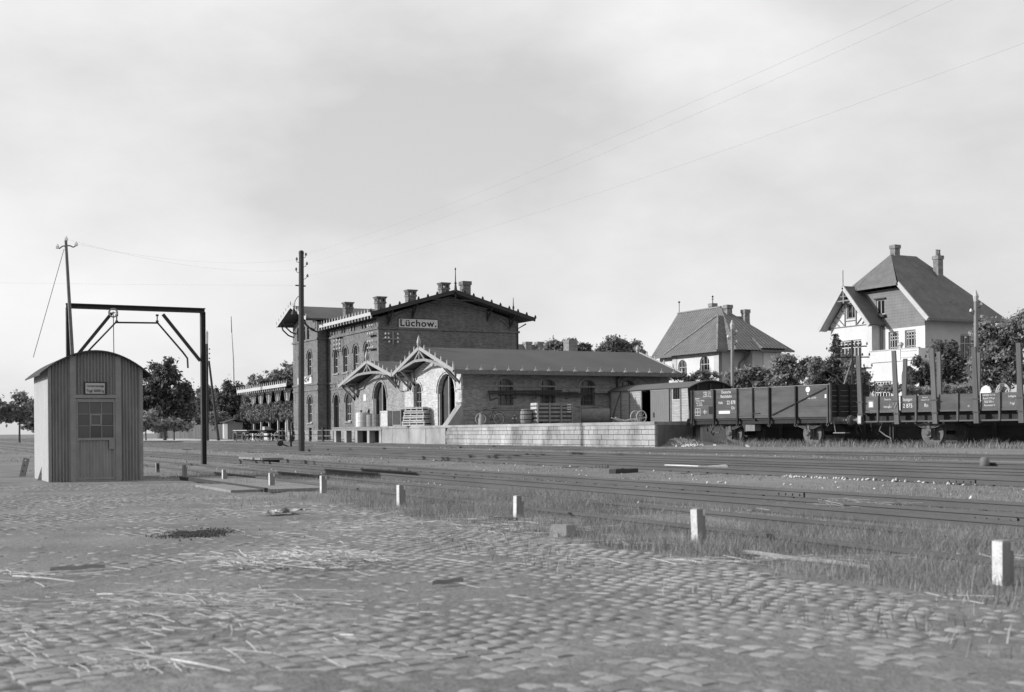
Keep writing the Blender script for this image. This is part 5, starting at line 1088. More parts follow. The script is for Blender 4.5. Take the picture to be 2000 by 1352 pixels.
# stake wagon
Ls = 10.2
sw = thing('stake_wagon', 'flat wagon with tall wooden stakes and low lettered sides numbered 2 875', 'wagon', WR + WDIR * 1.5 + UP * ZRH, WA_)
SN, SF, B0, B1 = -1.38, 1.38, 1.42, 2.0
sM = WM[sw]
def tsw(u, z, d=0.0): return sM @ Vector((u, SN + d - .001, z))
bays = [(.25, .95), (1.05, 1.85), (2.05, 2.75), (2.85, 3.6), (3.8, 4.6), (4.7, 5.35), (5.6, 6.35), (6.45, 7.2), (7.4, 8.1), (8.2, 8.9), (9.1, 9.9)]
for a, b in bays:
    for k in range(2): MB().box(a, b, SN, SN + .05, B0 + k * .29 + .003, B0 + (k + 1) * .29 - .003).build('side_board', 'wagon', sw, local=True)
    MB().box(a, b, SF - .05, SF, B0, B1).build('side_board', 'wagon', sw, local=True)
MB().box(.05, Ls - .05, SN - .015, SN + .06, B0 - .09, B0 - .003).build('edge_rail', 'wagon', sw, local=True)
MB().box(.05, Ls - .05, SN + .07, SF - .07, B0 - .08, B0 - .01).build('floor', 'wood_dark', sw, local=True)
MB().box(.0, Ls, SN + .3, SN + .4, .94, 1.33).build('solebar', 'underframe', sw, local=True); MB().box(.0, Ls, SF - .4, SF - .3, .94, 1.33).build('solebar', 'underframe', sw, local=True)
MB().box(-.1, .0, -1.3, 1.3, .92, 1.33).build('headstock', 'wheel_iron', sw, local=True)
for x in (1.0, 2.8, 4.65, 6.4, 8.15): MB().box(x - .035, x + .035, SN - .07, SN + .02, .95, B1 + .02).build('side_post', 'wagon', sw, local=True)
MB().box(.05, Ls, SN - .04, SN + .1, .94, 1.0).build('lower_rail', 'wagon', sw, local=True)
sx_ = [.2, 1.95, 3.7, 5.48, 7.3, 9.0]; TL = (2.85, 2.92, 2.88, 2.96, 2.9, 2.9)
for i, x in enumerate(sx_):
    for y, f, dl in ((SN, -1, 0), (SF, 1, 0.1)):
        ln = rng.normal(0, .02) - (.05 if f < 0 else -.02); h = TL[i] + rng.normal(0, .04)
        mb = MB(); p = Vector((x, y + f * .07, .86)); q = Vector((x + ln + (.12 if (f > 0 and i == 1) else 0) * -1, y + f * .16, .86 + h)); mb.beam(p, q, .21, .1, up=(0, 1, 0), w2=.18, h2=.075); mb.build('stake', 'stake', sw, local=True)
for x in sx_: MB().box(x - .15, x + .15, SN - .14, SN - .13, 1.25, 1.3).build('stake_strap', 'iron', sw, local=True); MB().box(x - .15, x + .15, SN - .15, SN - .14, 1.75, 1.8).build('stake_strap', 'iron', sw, local=True)
for x in (3.1, 8.2): wheelset(sw, x)
buffers(sw, -.1, -1)
MB().tube([(.9, -1.0, .9), (.8, -1.05, .6), (1.1, -1.05, .4), (1.35, -1.05, .3), (1.4, -1.05, .05)], .03, 6).build('brake_hose', 'iron_grey', sw, local=True)
for x in (1.25, 1.4): MB().box(x, x + .04, -1.0, -.96, .05, .9).build('brake_rod', 'iron', sw, local=True)
for body, size, u, z, sx in (('Deutsche', .1, 1.45, 1.86, .8), ('Reichsbahn', .1, 1.45, 1.56, .8), ('Stuttgart', .17, 2.4, 1.83, .7), ('2 875', .23, 2.4, 1.58, .85), ('Rn', .2, 3.25, 1.58, .85), ('Gattung 57', .07, 3.2, 1.9, .8), ('Ladelänge 10 120', .07, 3.2, 1.8, .75), ('Ladelänge 10,12 m', .1, 5.95, 1.92, .7), ('Bodenfl. 27,9 qm', .1, 5.95, 1.79, .7), ('Radst. 8,00 m', .1, 5.95, 1.66, .7), ('Personenbef. 24', .1, 5.98, 1.53, .7), ('Ladegew.', .12, 6.9, 1.85, .75), ('Tragf.', .12, 6.9, 1.58, .75), ('-25-', .09, 5.1, 1.52, .8)):
    text(body, size, sw, tsw, u, z, sx=sx)
MB().box(.5, .78, SN - .007, SN - .001, 1.53, 1.83).build('paper_label', 'wood_grey', sw, local=True); MB().box(.56, .73, SN - .010, SN - .008, 1.57, 1.78).build('white_label', 'white_paint', sw, local=True)
mb = MB(); mb.box(.12, .29, SN - .20, SN - .19, .9, 1.22); mb.build('chalked_plate', 'trim', sw, local=True)
mb = MB()
for k in range(12): x, z = .14 + rng.random() * .1, .93 + rng.random() * .24; mb.box(x, x + .04, SN - .206, SN - .202, z, z + .025)
kind(mb.build('chalk_marks', 'lettering', sw, local=True), 'stuff')
MB().tube([(1.62, SN - .16, 1.5), (1.68, SN - .16, 1.68), (1.74, SN - .17, 1.52), (1.84, SN - .17, 1.7), (1.9, SN - .17, 1.5), (2.0, SN - .17, 1.72)], .012, 4).build('chalk_scrawl', 'lettering', sw, local=True)
bd_ = thing('cable_coil', 'pale coil of rope and a crate end lying on the stake wagon', 'rope coil', sM @ Vector((5.9, -.6, B0)))
for k in range(3): MB().ring((.15 + .05 * k, 0, .62), .3 - .04 * k, .035, 'Y', 16, 5).build('loop', 'trim', bd_, local=True)
MB().lathe([(.05, -.03), (.26, -.03), (.28, 0), (.26, .03), (.05, .03)], (-.55, -.1, .62), 8, axis='Y').box(-.8, -.3, -.14, -.06, .0, .6).build('crate_end', 'white_paint', bd_, local=True)

# timber retaining wall behind the dock track
rw = thing('retaining_wall', 'dark boarded retaining wall behind the wagons of the dock track', 'wall', WR + WN * 2.4)
for k in range(18):
    a = WR - WDIR * 9.0 + WDIR * (k * 1.6) + WN * 2.35
    for j in range(5): MB().beam(a + UP * (.2 + j * .25) + WN * (.03 * (j % 2)), a + WDIR * 1.6 + UP * (.2 + j * .25) + WN * (.03 * (j % 2)), .025, .28).build('board', 'wood_dark', rw)
    MB().beam(a - WN * .06 + UP * .0, a - WN * .06 + UP * 1.25, .14, .14).build('post', 'wood_pole', rw)

# ================================================================== pale house and villa
hs = thing('pale_house', 'two-storey white house with hipped pantile roof and side wall toned grey for shade', 'house', (-85, 64, .3))
hF_, hE_ = planeY(60.0), planeX(-81.0); hz = .2; EZ = 7.35
wo_ = [Op(-86.1, 1.25, 5.15, 6.35, .55), Op(-82.95, 1.3, 5.15, 6.45, .6)]; lo_ = [Op(-86.1, 1.25, 1.6, 3.2, .4), Op(-82.95, 1.25, 1.6, 3.2, .4)]
mb = MB(); wall(mb, hF_, -87.5, -81.0, hz, [(-87.5, EZ), (-81.0, EZ)], wo_ + lo_, .2); mb.build('front_wall', 'plaster_white', hs)
for o in wo_ + lo_: window(hs, hF_, o, din=.12, fw=.09, vert=(-.18, .18), horiz=(o.zs - .1,)); MB().box(o.u - .75, o.u + .75, 59.86, 60.03, o.z0 - .5, o.z0 - .003).build('sill_panel', 'plaster_grey_and_shaded', hs)
MB().box(-87.55, -86.9, 59.96, 59.996, hz, EZ).box(-81.6, -80.95, 59.955, 59.994, hz, EZ).build('corner_strip', 'plaster_grey_and_shaded', hs)
mb = MB(); wall(mb, hE_, 60.0, 62.6, hz, [(60.0, EZ), (62.6, EZ)]); mb.build('side_wall', 'plaster_grey_and_shaded', hs); MB().box(-81.03, -80.95, 60.02, 60.28, hz, EZ).build('quoin', 'wood_grey', hs)  # side wall: same plaster as the front, its shade put into a greyer colour
mb = MB(); wall(mb, planeY(61.0), -91, -87.5, hz, [(-91, EZ), (-87.5, EZ)]); mb.build('front_wall', 'plaster_white', hs)
tS = planeX(-80.0); so_ = [Op(64.5, .6, 5.2, 6.6)]
mb = MB(); wall(mb, tS, 62.6, 65.6, hz, [(62.6, EZ), (65.6, EZ)], so_, .2); wall(mb, planeY(62.6), -81.0, -80.0, hz, [(-81, EZ), (-80, EZ)]); mb.build('side_wall', 'plaster_grey_and_shaded', hs)  # shade of this side is in the greyer plaster tone too
MB().box(-79.996, -79.95, 63.7, 65.3, 4.8, 7.2).build('painted_panel', 'plaster_white', hs)
for o in so_: window(hs, planeX(-79.95), o, din=.05, fw=.06, fm='wood_grey')
mb = MB(); wall(mb, planeXb(-91), 61, 65.6, hz, [(61, EZ), (65.6, EZ)]); wall(mb, planeYb(65.6), -91, -80, hz, [(-91, EZ), (-80, EZ)]); mb.build('rear_wall', 'plaster_grey_and_shaded', hs)
RZ = 11.4; e0 = 60.4; rb = 63.4; mb = MB()
def tri(mb, *p): mb.add([Vector(x) for x in p], [tuple(range(len(p)))])
tri(mb, (-91.6, e0, EZ), (-79.2, e0, EZ), (-85.2, rb, RZ), (-91.6, rb, RZ)); tri(mb, (-91.6, 66.3, EZ), (-79.2, 66.3, EZ), (-85.2, rb, RZ), (-91.6, rb, RZ)); tri(mb, (-79.2, e0, EZ), (-79.2, 66.3, EZ), (-85.2, rb, RZ)); tri(mb, (-91.6, e0, EZ), (-91.6, 66.3, EZ), (-91.6, rb, RZ))
mb.build('main_roof', 'pantile', hs)
mb = MB(); AX, AY, AZ = -84.2, 62.3, 10.55; tri(mb, (-88.1, 59.4, EZ), (-80.4, 59.4, EZ), (AX, AY, AZ)); tri(mb, (-80.4, 59.4, EZ), (-80.4, 63.5, EZ), (AX, 65.5, AZ), (AX, AY, AZ)); tri(mb, (-88.1, 59.4, EZ), (-88.1, 63.5, EZ), (AX, 65.5, AZ), (AX, AY, AZ)); mb.build('front_roof', 'pantile', hs)
mb = MB(); mb.tube([(-88.1, 59.4, EZ), (AX, AY, AZ + .03)], .1, 5); mb.tube([(-80.4, 59.4, EZ), (AX, AY, AZ + .03)], .1, 5); mb.tube([(-91.6, rb, RZ), (-85.2, rb, RZ)], .1, 5); mb.build('ridge_tiles', 'brick_house', hs)
mb = MB(); mb.box(-88.15, -80.35, 59.32, 59.42, EZ - .12, EZ + .02); mb.box(-80.42, -80.32, 59.42, 63, EZ - .12, EZ + .02); mb.box(-91.6, -88.15, 60.3, 60.4, EZ - .12, EZ + .02); mb.box(-79.3, -79.18, 62.8, 66.3, EZ - .12, EZ + .02); mb.build('gutter', 'iron_grey', hs)
mb = MB(); tri(mb, (-79.0, 62.9, 7.5), (-79.0, 65.4, 7.5), (-80.6, 65.2, 8.5), (-80.6, 63.1, 8.5)); tri(mb, (-79.0, 62.9, 7.5), (-80.6, 63.1, 8.5), (-80.6, 63.1, 7.5)); tri(mb, (-79.0, 65.4, 7.5), (-80.6, 65.2, 8.5), (-80.6, 65.4, 7.5)); mb.build('bay_roof', 'pantile', hs)
for (px, pt, yy, a, s) in ((1392, 593, 64.3, 11, .5), (1421.5, 596, 63.4, 9.6, .52), (1456, 605, 64.6, 8.5, .5)): q = P(px, pt, Y=yy); chimney(hs, q.x, q.y, a, q.z, s, 'brick_house', False)
vq = P(1392, 593, Y=64.3)
MB().cyl((vq.x, 64.3, vq.z), (vq.x, 64.3, vq.z + .55), .035, 6).lathe([(.02, -.1), (.1, 0), (.02, .1)], (vq.x, 64.3, vq.z + .6), 8).box(vq.x - .15, vq.x + .15, 64.27, 64.33, vq.z + .35, vq.z + .39).build('weather_vane', 'iron', hs)
MB().cyl((-91.4, rb, RZ), (-91.4, rb, RZ + 1.0), .03, 5).lathe([(.02, -.1), (.12, 0), (.02, .1)], (-91.4, rb, RZ + 1.0), 8).build('finial', 'iron', hs)
MB().tube([(-80.3, 62.6, 7.2), (-80.9, 62.3, 6.6), (-80.93, 62.0, 6.3), (-80.93, 62.0, 2)], .06, 5).build('downpipe', 'iron_grey', hs); MB().tube([(-88.0, 60.9, 7.2), (-87.6, 60.9, 6.2), (-87.6, 60.9, .5)], .06, 5).build('downpipe', 'iron_grey', hs)

vl = thing('villa', 'tall white villa with steep slate roof, half-timbered gable and corner balcony', 'house', (-75.3, 75.5, .3))
vF, vE = planeY(71.6), planeX(-70.2); VE = 9.3
fo = [Op(-73.55, 1.1, 6.6, 8.65), Op(-71.75, 1.15, 6.6, 8.65)]
mb = MB(); wall(mb, vF, -80.4, -70.2, .2, [(-80.4, VE - .4), (-70.2, VE - .4)], fo, .25); mb.build('front_wall', 'plaster_white', vl)
mb = MB(); wall(mb, planeY(71.57), -80.4, -70.2, VE - .4, [(-80.4, VE + .05), (-78.2, 12.1), (-72.4, 12.1), (-70.2, VE + .05)], [Op(-74.9, .95, 10.1, 11.35)], .15); mb.build('slate_hung_gable', 'slate_hang', vl)
window(vl, planeY(71.57), Op(-74.9, .95, 10.1, 11.35), din=.06, fw=.1, vert=(0,)); MB().box(-75.5, -74.3, 71.3, 71.55, 9.9, 10.09).build('flower_box', 'wood_dark', vl); MB().box(-75.5, -74.3, 71.4, 71.56, 11.36, 11.45).build('window_head', 'wood_dark', vl)
for o in fo[:2]: window(vl, vF, o, din=.14, fw=.1, vert=(0, -.25, .25), horiz=(8.0, 8.25, 8.5, 7.4))
ve = [Op(76.2, 1.7, 6.3, 8.3), Op(73.6, 1.2, 2.4, 4.2)]
mb = MB(); wall(mb, vE, 71.6, 79.2, .2, [(71.6, VE), (79.2, VE)], ve, .2); mb.build('side_wall', 'plaster_grey_and_shaded', vl)  # side away from the sun: shade painted in as greyer plaster
for o in ve: window(vl, vE, o, din=.1, fw=.09, vert=(-.17, .17), horiz=(o.zs - .7,))
mb = MB(); wall(mb, planeXb(-80.4), 71.6, 79.2, .2, [(71.6, VE), (79.2, VE)]); wall(mb, planeYb(79.2), -80.4, -70.2, .2, [(-80.4, VE), (-70.2, VE)]); mb.build('rear_wall', 'plaster_grey_and_shaded', vl)
mb = MB(); HP = 12.45; yv = 71.0; RVZ = 15.1; rl, rr_ = (-75.2, 73.0), (-75.2, 75.8)
xr_, xl_ = -69.3, -81.1; hx0, hx1 = -78.0, -72.4
tri(mb, (xr_, yv, 9.35), (xr_, 79.9, 9.35), (rr_[0], rr_[1], RVZ), (rl[0], rl[1], RVZ), (hx1, yv, HP)); tri(mb, (xl_, yv, 9.35), (xl_, 79.9, 9.35), (rr_[0], rr_[1], RVZ), (rl[0], rl[1], RVZ), (hx0, yv, HP)); tri(mb, (hx0, yv - .12, HP - .05), (hx1, yv - .12, HP - .05), (rl[0], rl[1], RVZ + .02)); tri(mb, (xr_, 79.9, 9.35), (xl_, 79.9, 9.35), (rr_[0], rr_[1], RVZ))
mb.build('main_roof', 'slate', vl)
MB().beam((hx1, yv - .02, HP - .1), (xr_, yv - .02, 9.28), .12, .35).build('bargeboard', 'trim', vl); MB().beam((hx0, yv - .02, HP - .1), (xl_, yv - .02, 9.28), .12, .35).build('bargeboard', 'trim', vl); MB().beam((hx0, yv - .14, HP - .14), (hx1, yv - .14, HP - .14), .16, .2).build('hip_gutter', 'iron_grey', vl)
MB().beam((xr_ + .02, yv, 9.27), (xr_ + .02, 79.9, 9.27), .16, .16).build('gutter', 'iron_grey', vl)
wF = planeY(70.6); WC = -77.3; wf = [Op(WC, 1.0, 9.95, 11.2)]; gw = [Op(WC - .1, 2.6, 5.6, 8.2), Op(WC, 2.2, 1.8, 4.4)]
mb = MB(); wall(mb, wF, WC - 2.4, WC + 2.4, .2, [(WC - 2.4, VE + .3), (WC, 12.0), (WC + 2.4, VE + .3)], wf + gw, .2); wall(mb, planeX(WC + 2.4), 70.6, 71.7, .2, [(70.6, VE + .3), (71.7, VE + .3)]); wall(mb, planeXb(WC - 2.4), 70.6, 71.7, .2, [(70.6, VE + .3), (71.7, VE + .3)]); mb.build('gable_wing', 'plaster_white', vl)
window(vl, wF, wf[0], din=.08, fw=.12, vert=(.1,), fm='wood_grey')
for o in gw: window(vl, wF, o, din=.14, fw=.1, vert=(-.3, -.15, 0, .15, .3), horiz=(o.zs - .3, o.zs - .6), fm='white_paint', gm='glass_dusty')
for a, b in (((-2.3, 9.35), (2.3, 9.35)), ((-.65, 9.35), (-.65, 11.3)), ((.65, 9.35), (.65, 11.3)), ((-.65, 9.8), (.65, 9.8)), ((-.9, 11.25), (.9, 11.25)), ((-.5, 11.6), (.5, 11.6)), ((-.75, 9.45), (-1.75, 10.35)), ((-1.35, 9.45), (-2.1, 9.95)), ((.75, 9.45), (1.75, 10.35)), ((1.35, 9.45), (2.05, 10.0)), ((-.8, 10.4), (-1.2, 10.95)), ((.8, 10.4), (1.2, 10.95)), ((2.25, 9.4), (2.25, 9.75))):
    MB().beam((WC + a[0], 70.57, a[1]), (WC + b[0], 70.57, b[1]), .06, .11, up=(0, 1, 0)).build('timber', 'wood_grey', vl)
mb = MB(); wv = 69.8; slab(mb, (WC - 2.95, wv, 9.3), (WC, wv, 12.62), (WC, 72.8, 12.62), (WC - 2.95, 72.8, 9.3), .16); slab(mb, (WC + 2.95, wv, 9.3), (WC, wv, 12.62), (WC, 72.8, 12.62), (WC + 2.95, 72.8, 9.3), .16); mb.build('wing_roof', 'slate', vl); mb = MB(); slab(mb, (WC - 2.9, wv + .02, 9.12), (WC, wv + .02, 12.4), (WC, 70.58, 12.4), (WC - 2.9, 70.58, 9.12), .03); slab(mb, (WC + 2.9, wv + .02, 9.12), (WC, wv + .02, 12.4), (WC, 70.58, 12.4), (WC + 2.9, 70.58, 9.12), .03); mb.build('soffit', 'plaster_grey_and_shaded', vl)
MB().beam((WC - 2.98, wv - .03, 9.16), (WC, wv - .03, 12.5), .1, .3).beam((WC + 2.98, wv - .03, 9.16), (WC, wv - .03, 12.5), .1, .3).build('bargeboard', 'trim', vl)
MB().box(WC - .06, WC + .06, wv - .0, wv + .1, 11.2, 12.4).beam((WC - 1.0, wv + .05, 11.4), (WC + 1.0, wv + .05, 11.4), .08, .1).tube([(WC - 1.2, wv + .05, 11.1), (WC - .5, wv + .05, 11.75), (WC + .5, wv + .05, 11.75), (WC + 1.2, wv + .05, 11.1)], .06, 5).build('collar_tie', 'wood_grey', vl)
MB().cyl((WC, wv, 12.5), (WC, wv, 13.9), .03, 5).build('finial', 'iron', vl)
MB().tube([(-74.75, 71.5, .5), (-74.75, 71.5, 9.2)], .07, 6).build('downpipe', 'trim_grey', vl)
# balcony over an arched porch
mb = MB(); pw = Op(-73.8, 1.9, 2.2, 4.7); wall(mb, planeY(70.6), -74.9, -69.9, .2, [(-74.9, 6.2), (-69.9, 6.2)], [Op(-71.0, 1.4, .3, 5.0, .8), pw], .3); wall(mb, planeX(-69.9), 70.6, 71.6, .2, [(70.6, 6.2), (71.6, 6.2)]); mb.build('porch', 'plaster_white', vl)
window(vl, planeY(70.6), pw, din=.14, fw=.1, vert=(-.33, -.17, 0, .17, .33), horiz=(4.4, 4.1, 3.8), fm='white_paint'); MB().box(-75.0, -69.8, 70.5, 71.6, 6.2, 6.3).build('balcony_floor', 'plaster_white', vl); MB().box(-75.0, -69.8, 70.5, 70.62, 6.3, 7.1).box(-69.95, -69.8, 70.62, 71.6, 6.3, 7.1).build('balcony_parapet', 'plaster_white', vl)
MB().box(-75.05, -69.75, 70.45, 70.66, 7.101, 7.17).box(-71.6, -70.0, 70.47, 70.5, 6.42, 6.48).box(-71.6, -70.0, 70.47, 70.5, 6.9, 6.96).box(-71.75, -71.66, 70.46, 70.5, 6.3, 7.1).build('parapet_trim', 'plaster_grey_and_shaded', vl)
MB().lathe([(.1, 7.03), (.14, 7.2), (.22, 7.3), (.2, 7.45), (.05, 7.55)], (-71.7, 70.55, .14), 8).build('urn', 'plaster_grey_and_shaded', vl)
for (px, pt, xx, a, s) in ((1748, 479, -75.3, 14.6, .55), (1832, 500, -73.4, 12, .55)): q = P(px, pt, X=xx); chimney(vl, q.x, q.y, a, q.z, s, 'brick_house', False)
for dy in (-.14, .14): MB().lathe([(.11, 0), (.08, .35), (.11, .5)], (q.x, q.y + dy, q.z), 8).build('chimney_pot', 'brick_house', vl)
MB().box(-70.95, -70.7, 75.0, 75.4, 10.75, 10.95).build('skylight', 'trim_grey', vl)
# low roof with two chimneys far behind the goods shed
fr = thing('distant_roof', 'distant tiled house roof with two chimneys behind the station', 'house', (-150, 80, .3))
a, b = P(1010, 673, X=-152), P(1066, 681, X=-152)
mb = MB(); z0 = a.z; mb.prism([(-149, a.y - 2, .3), (-149, a.y - 2, z0 - 3.2), (-152, a.y - 2, z0), (-155, a.y - 2, z0 - 3.2), (-155, a.y - 2, .3)], (0, b.y - a.y + 4, 0)); mb.build('roofed_body', 'brick_house', fr)
slab_mb = MB(); slab(slab_mb, (-148.6, a.y - 2.4, z0 - 3.5), (-152, a.y - 2.4, z0 + .05), (-152, b.y + 2.4, z0 + .05), (-148.6, b.y + 2.4, z0 - 3.5), .1); slab_mb.build('roof', 'slate', fr)
for px, pt in ((1030, 668), (1053, 668)): q = P(px, pt, X=-151.5); chimney(fr, q.x, q.y, q.z - 3, q.z, .9, 'brick_house', False)
# ================================================================== trees and bushes
def dep(px, py, d): return EYE + ray(px, py) * d
def plant(name, label, cat, d, blobs, n, size, material, seed, trunk=None, group=None, limbs=5, zbase=.25, shell=.4):
    B = []
    for (px, py, rx, ry) in blobs:
        c = dep(px, py, d); sx, sy = rx * d / FPX, ry * d / FPX; B.append((c.x, c.y, c.z, sx * .95, sx * .95, sy))
    xs = [b[0] for b in B]; ys_ = [b[1] for b in B]; cx, cy = sum(xs) / len(B), sum(ys_) / len(B)
    if trunk: t0 = dep(trunk, 840, d); cx, cy = t0.x, t0.y
    t = thing(name, label, cat, (cx, cy, zbase), 0, group); r = np.random.default_rng(seed)
    # break the big masses into many small clumps so that the outline is uneven and gaps stay open
    sub = []
    for b in B:
        k = max(10, int(20 * (b[3] * b[5]) ** .5 / .8)); k = min(k, 80)
        for i in range(k):
            v = r.normal(size=3); v /= np.linalg.norm(v); f = r.uniform(.35, .98); q = r.uniform(.16, .34)
            sub.append((b[0] + v[0] * b[3] * f, b[1] + v[1] * b[4] * f, b[2] + v[2] * b[5] * f, b[3] * q + .12, b[4] * q + .12, b[5] * q * .8 + .1))
    V, F = leaves(n, sub, size, seed, shell=2); npmesh('crown', V, F, material, t)
    top = max(b[2] for b in B); mid = sum(b[2] for b in B) / len(B); rr = max(.06, .022 * (top - zbase))
    mb = MB(); mb.tube([(cx, cy, zbase - .2), (cx + r.normal(0, .1), cy, zbase + (mid - zbase) * .6), (cx, cy, mid), (cx, cy, top)], [rr * 1.3, rr, rr * .7, rr * .25], 7); mb.build('trunk', 'bark', t)
    for i in range(min(limbs, len(B) * 3)):
        b = B[i % len(B)]; v = r.normal(size=3) * .5; mb = MB(); st = zbase + (mid - zbase) * r.uniform(.45, .9)
        mb.tube([(cx, cy, st), ((cx + b[0]) / 2 + v[0] * .3, (cy + b[1]) / 2, (st + b[2]) / 2 + .1), (b[0] + v[0] * b[3] * .6, b[1] + v[1] * b[4] * .6, b[2] + v[2] * b[5] * .6)], [rr * .5, rr * .35, rr * .1], 5); mb.build('limb', 'bark', t)
    return t
plant('broadleaf_tree', 'large dark tree with dense crown just beyond the corrugated hut', 'tree', 132, [(322, 730, 32, 34), (300, 770, 40, 40), (345, 775, 34, 44), (285, 800, 30, 30), (360, 805, 22, 30), (320, 810, 46, 26), (262, 790, 30, 40)], 24000, 0.204, 'leaf_dark', 11, trunk=322, limbs=8)
plant('broadleaf_tree', 'small open tree standing alone at the field edge past the hut', 'tree', 150, [(38, 790, 24, 24), (50, 810, 18, 20), (22, 812, 16, 22), (5, 800, 22, 26), (-40, 800, 30, 34)], 9750, 0.212, 'leaf_mid', 12, trunk=38)
plant('broadleaf_tree', 'grey-green tree behind the loading gauge post and fence pole', 'tree', 165, [(400, 775, 24, 24), (385, 800, 22, 30), (415, 800, 22, 34)], 9750, 0.221, 'leaf_mid', 13, trunk=402)
plant('broadleaf_tree', 'dark bushy tree directly behind the white flagpole', 'tree', 160, [(440, 778, 26, 30), (462, 775, 22, 30), (455, 812, 34, 28)], 12000, 0.212, 'leaf_dark', 14, trunk=450)
plant('broadleaf_tree', 'pale feathery tree rising behind the ivy-hung canopy', 'tree', 150, [(505, 752, 24, 20), (535, 742, 26, 22), (565, 735, 24, 26), (500, 785, 26, 30), (545, 790, 40, 26)], 13500, 0.187, 'leaf_mid', 15, trunk=530)
plant('bush', 'dark undergrowth bush at the foot of the large tree', 'bush', 126, [(290, 822, 26, 20), (270, 830, 20, 14)], 5250, 0.170, 'leaf_mid', 16, trunk=285, limbs=2)
plant('broadleaf_tree', 'middling tree filling the gap between the loading gauge and the dark tree', 'tree', 172, [(372, 800, 22, 26), (375, 825, 26, 18)], 7500, 0.204, 'leaf_mid', 51, trunk=374)
plant('bush', 'ivy-like bush mass under the feathery tree at the canopy end', 'bush', 148, [(480, 815, 22, 26), (468, 832, 20, 18), (492, 832, 18, 18)], 7500, 0.170, 'leaf_dark', 52, trunk=480, limbs=3)
plant('bush', 'round bush growing against the far end of the fence', 'bush', 150, [(420, 822, 22, 20), (440, 830, 20, 16)], 6300, 0.170, 'leaf_mid', 53, trunk=425, limbs=3)
plant('bush', 'wide scrubby bush under the large dark tree by the fence', 'bush', 128, [(335, 828, 24, 14), (360, 832, 20, 12), (310, 832, 20, 12)], 5000, .16, 'leaf_mid', 54, trunk=340, limbs=3)
plant('broadleaf_tree', 'broad tree partly hidden by the hut at the field edge', 'tree', 165, [(70, 800, 26, 26), (95, 790, 26, 30), (60, 825, 24, 18)], 7000, .22, 'leaf_mid', 55, trunk=80)
plant('bush', 'low hedge bush above the board fence', 'bush', 172, [(350, 828, 34, 14), (395, 826, 30, 16), (425, 828, 26, 14)], 6000, 0.204, 'leaf_dark', 17, trunk=380, limbs=3)
plant('fruit_tree', 'light twiggy tree around the chimney behind the shed roof', 'tree', 120, [(1085, 682, 22, 20), (1110, 676, 26, 16), (1140, 686, 20, 14), (1060, 690, 16, 14)], 7800, 0.162, 'leaf_light', 18, trunk=1105, limbs=8, shell=.8)
plant('fruit_tree', 'rounded light tree over the shed roof next to the pale house', 'tree', 118, [(1205, 676, 28, 24), (1230, 684, 26, 20), (1180, 686, 18, 14), (1248, 694, 18, 12)], 9750, 0.162, 'leaf_light', 19, trunk=1210, limbs=8, shell=.7)
GB_ = 'garden bushes behind the wagons'
plant('bush', 'thin climbing bush against the white wall of the pale house', 'bush', 84, [(1315, 733, 22, 12), (1350, 738, 26, 10), (1390, 735, 22, 10)], 2250, 0.111, 'leaf_mid', 20, trunk=1345, limbs=3, shell=.9)
plant('bush', 'clipped garden bush before the shade-toned side of the pale house', 'bush', 76, [(1440, 735, 24, 16), (1470, 732, 22, 16), (1495, 735, 20, 16)], 9000, 0.102, 'leaf_mid', 21, trunk=1465, limbs=3)
plant('bush', 'tall leafy bush hiding the far corner of the pale house', 'bush', 74, [(1530, 712, 26, 26), (1555, 730, 24, 22), (1520, 740, 24, 16), (1575, 715, 22, 20)], 12750, 0.102, 'leaf_mid', 22, trunk=1540, limbs=4)
plant('conifer', 'pointed dark fir tree before the half-timbered gable', 'tree', 78, [(1634, 665, 8, 14), (1632, 682, 16, 12), (1634, 700, 24, 14), (1620, 718, 34, 16), (1640, 735, 40, 16), (1600, 735, 30, 16)], 14250, 0.093, 'leaf_dark', 23, trunk=1634, limbs=6)
plant('bush', 'loose shrub beside the cross-armed pole behind the wagon', 'bush', 70, [(1660, 715, 16, 26), (1685, 735, 16, 20), (1595, 715, 18, 18)], 4800, 0.093, 'leaf_light', 24, trunk=1660, limbs=3)
plant('bush', 'dark rounded shrub before the arched porch of the villa', 'bush', 70, [(1800, 722, 20, 24), (1785, 742, 16, 20), (1815, 745, 20, 18)], 8250, 0.085, 'leaf_dark', 25, trunk=1800, limbs=3)
plant('bush', 'dark overgrown tree between the villa side and the stakes', 'tree', 66, [(1848, 700, 30, 36), (1870, 720, 26, 28), (1840, 735, 30, 18)], 12750, 0.093, 'leaf_dark', 26, trunk=1850, limbs=5)
plant('broadleaf_tree', 'bright small-leaved tree screening the far corner of the villa', 'tree', 62, [(1935, 660, 40, 48), (1960, 700, 50, 50), (1915, 715, 30, 40), (1990, 650, 40, 50), (1950, 745, 50, 24)], 25500, 0.089, 'leaf_light', 27, trunk=1950, limbs=8)
plant('hedge', 'low pale hedge running behind the stake wagon', 'hedge', 63, [(1745, 758, 26, 12), (1790, 765, 30, 12), (1840, 762, 34, 14), (1890, 768, 30, 12), (1935, 770, 30, 10)], 9750, 0.076, 'leaf_light', 28, trunk=1840, limbs=4)
plant('hedge', 'long dark hedge beyond the open wagon under the houses', 'hedge', 80, [(1440, 752, 30, 12), (1490, 752, 30, 12), (1540, 754, 30, 12), (1590, 752, 30, 14), (1640, 754, 30, 12), (1690, 756, 30, 12)], 12000, 0.102, 'leaf_mid', 29, trunk=1560, limbs=4)

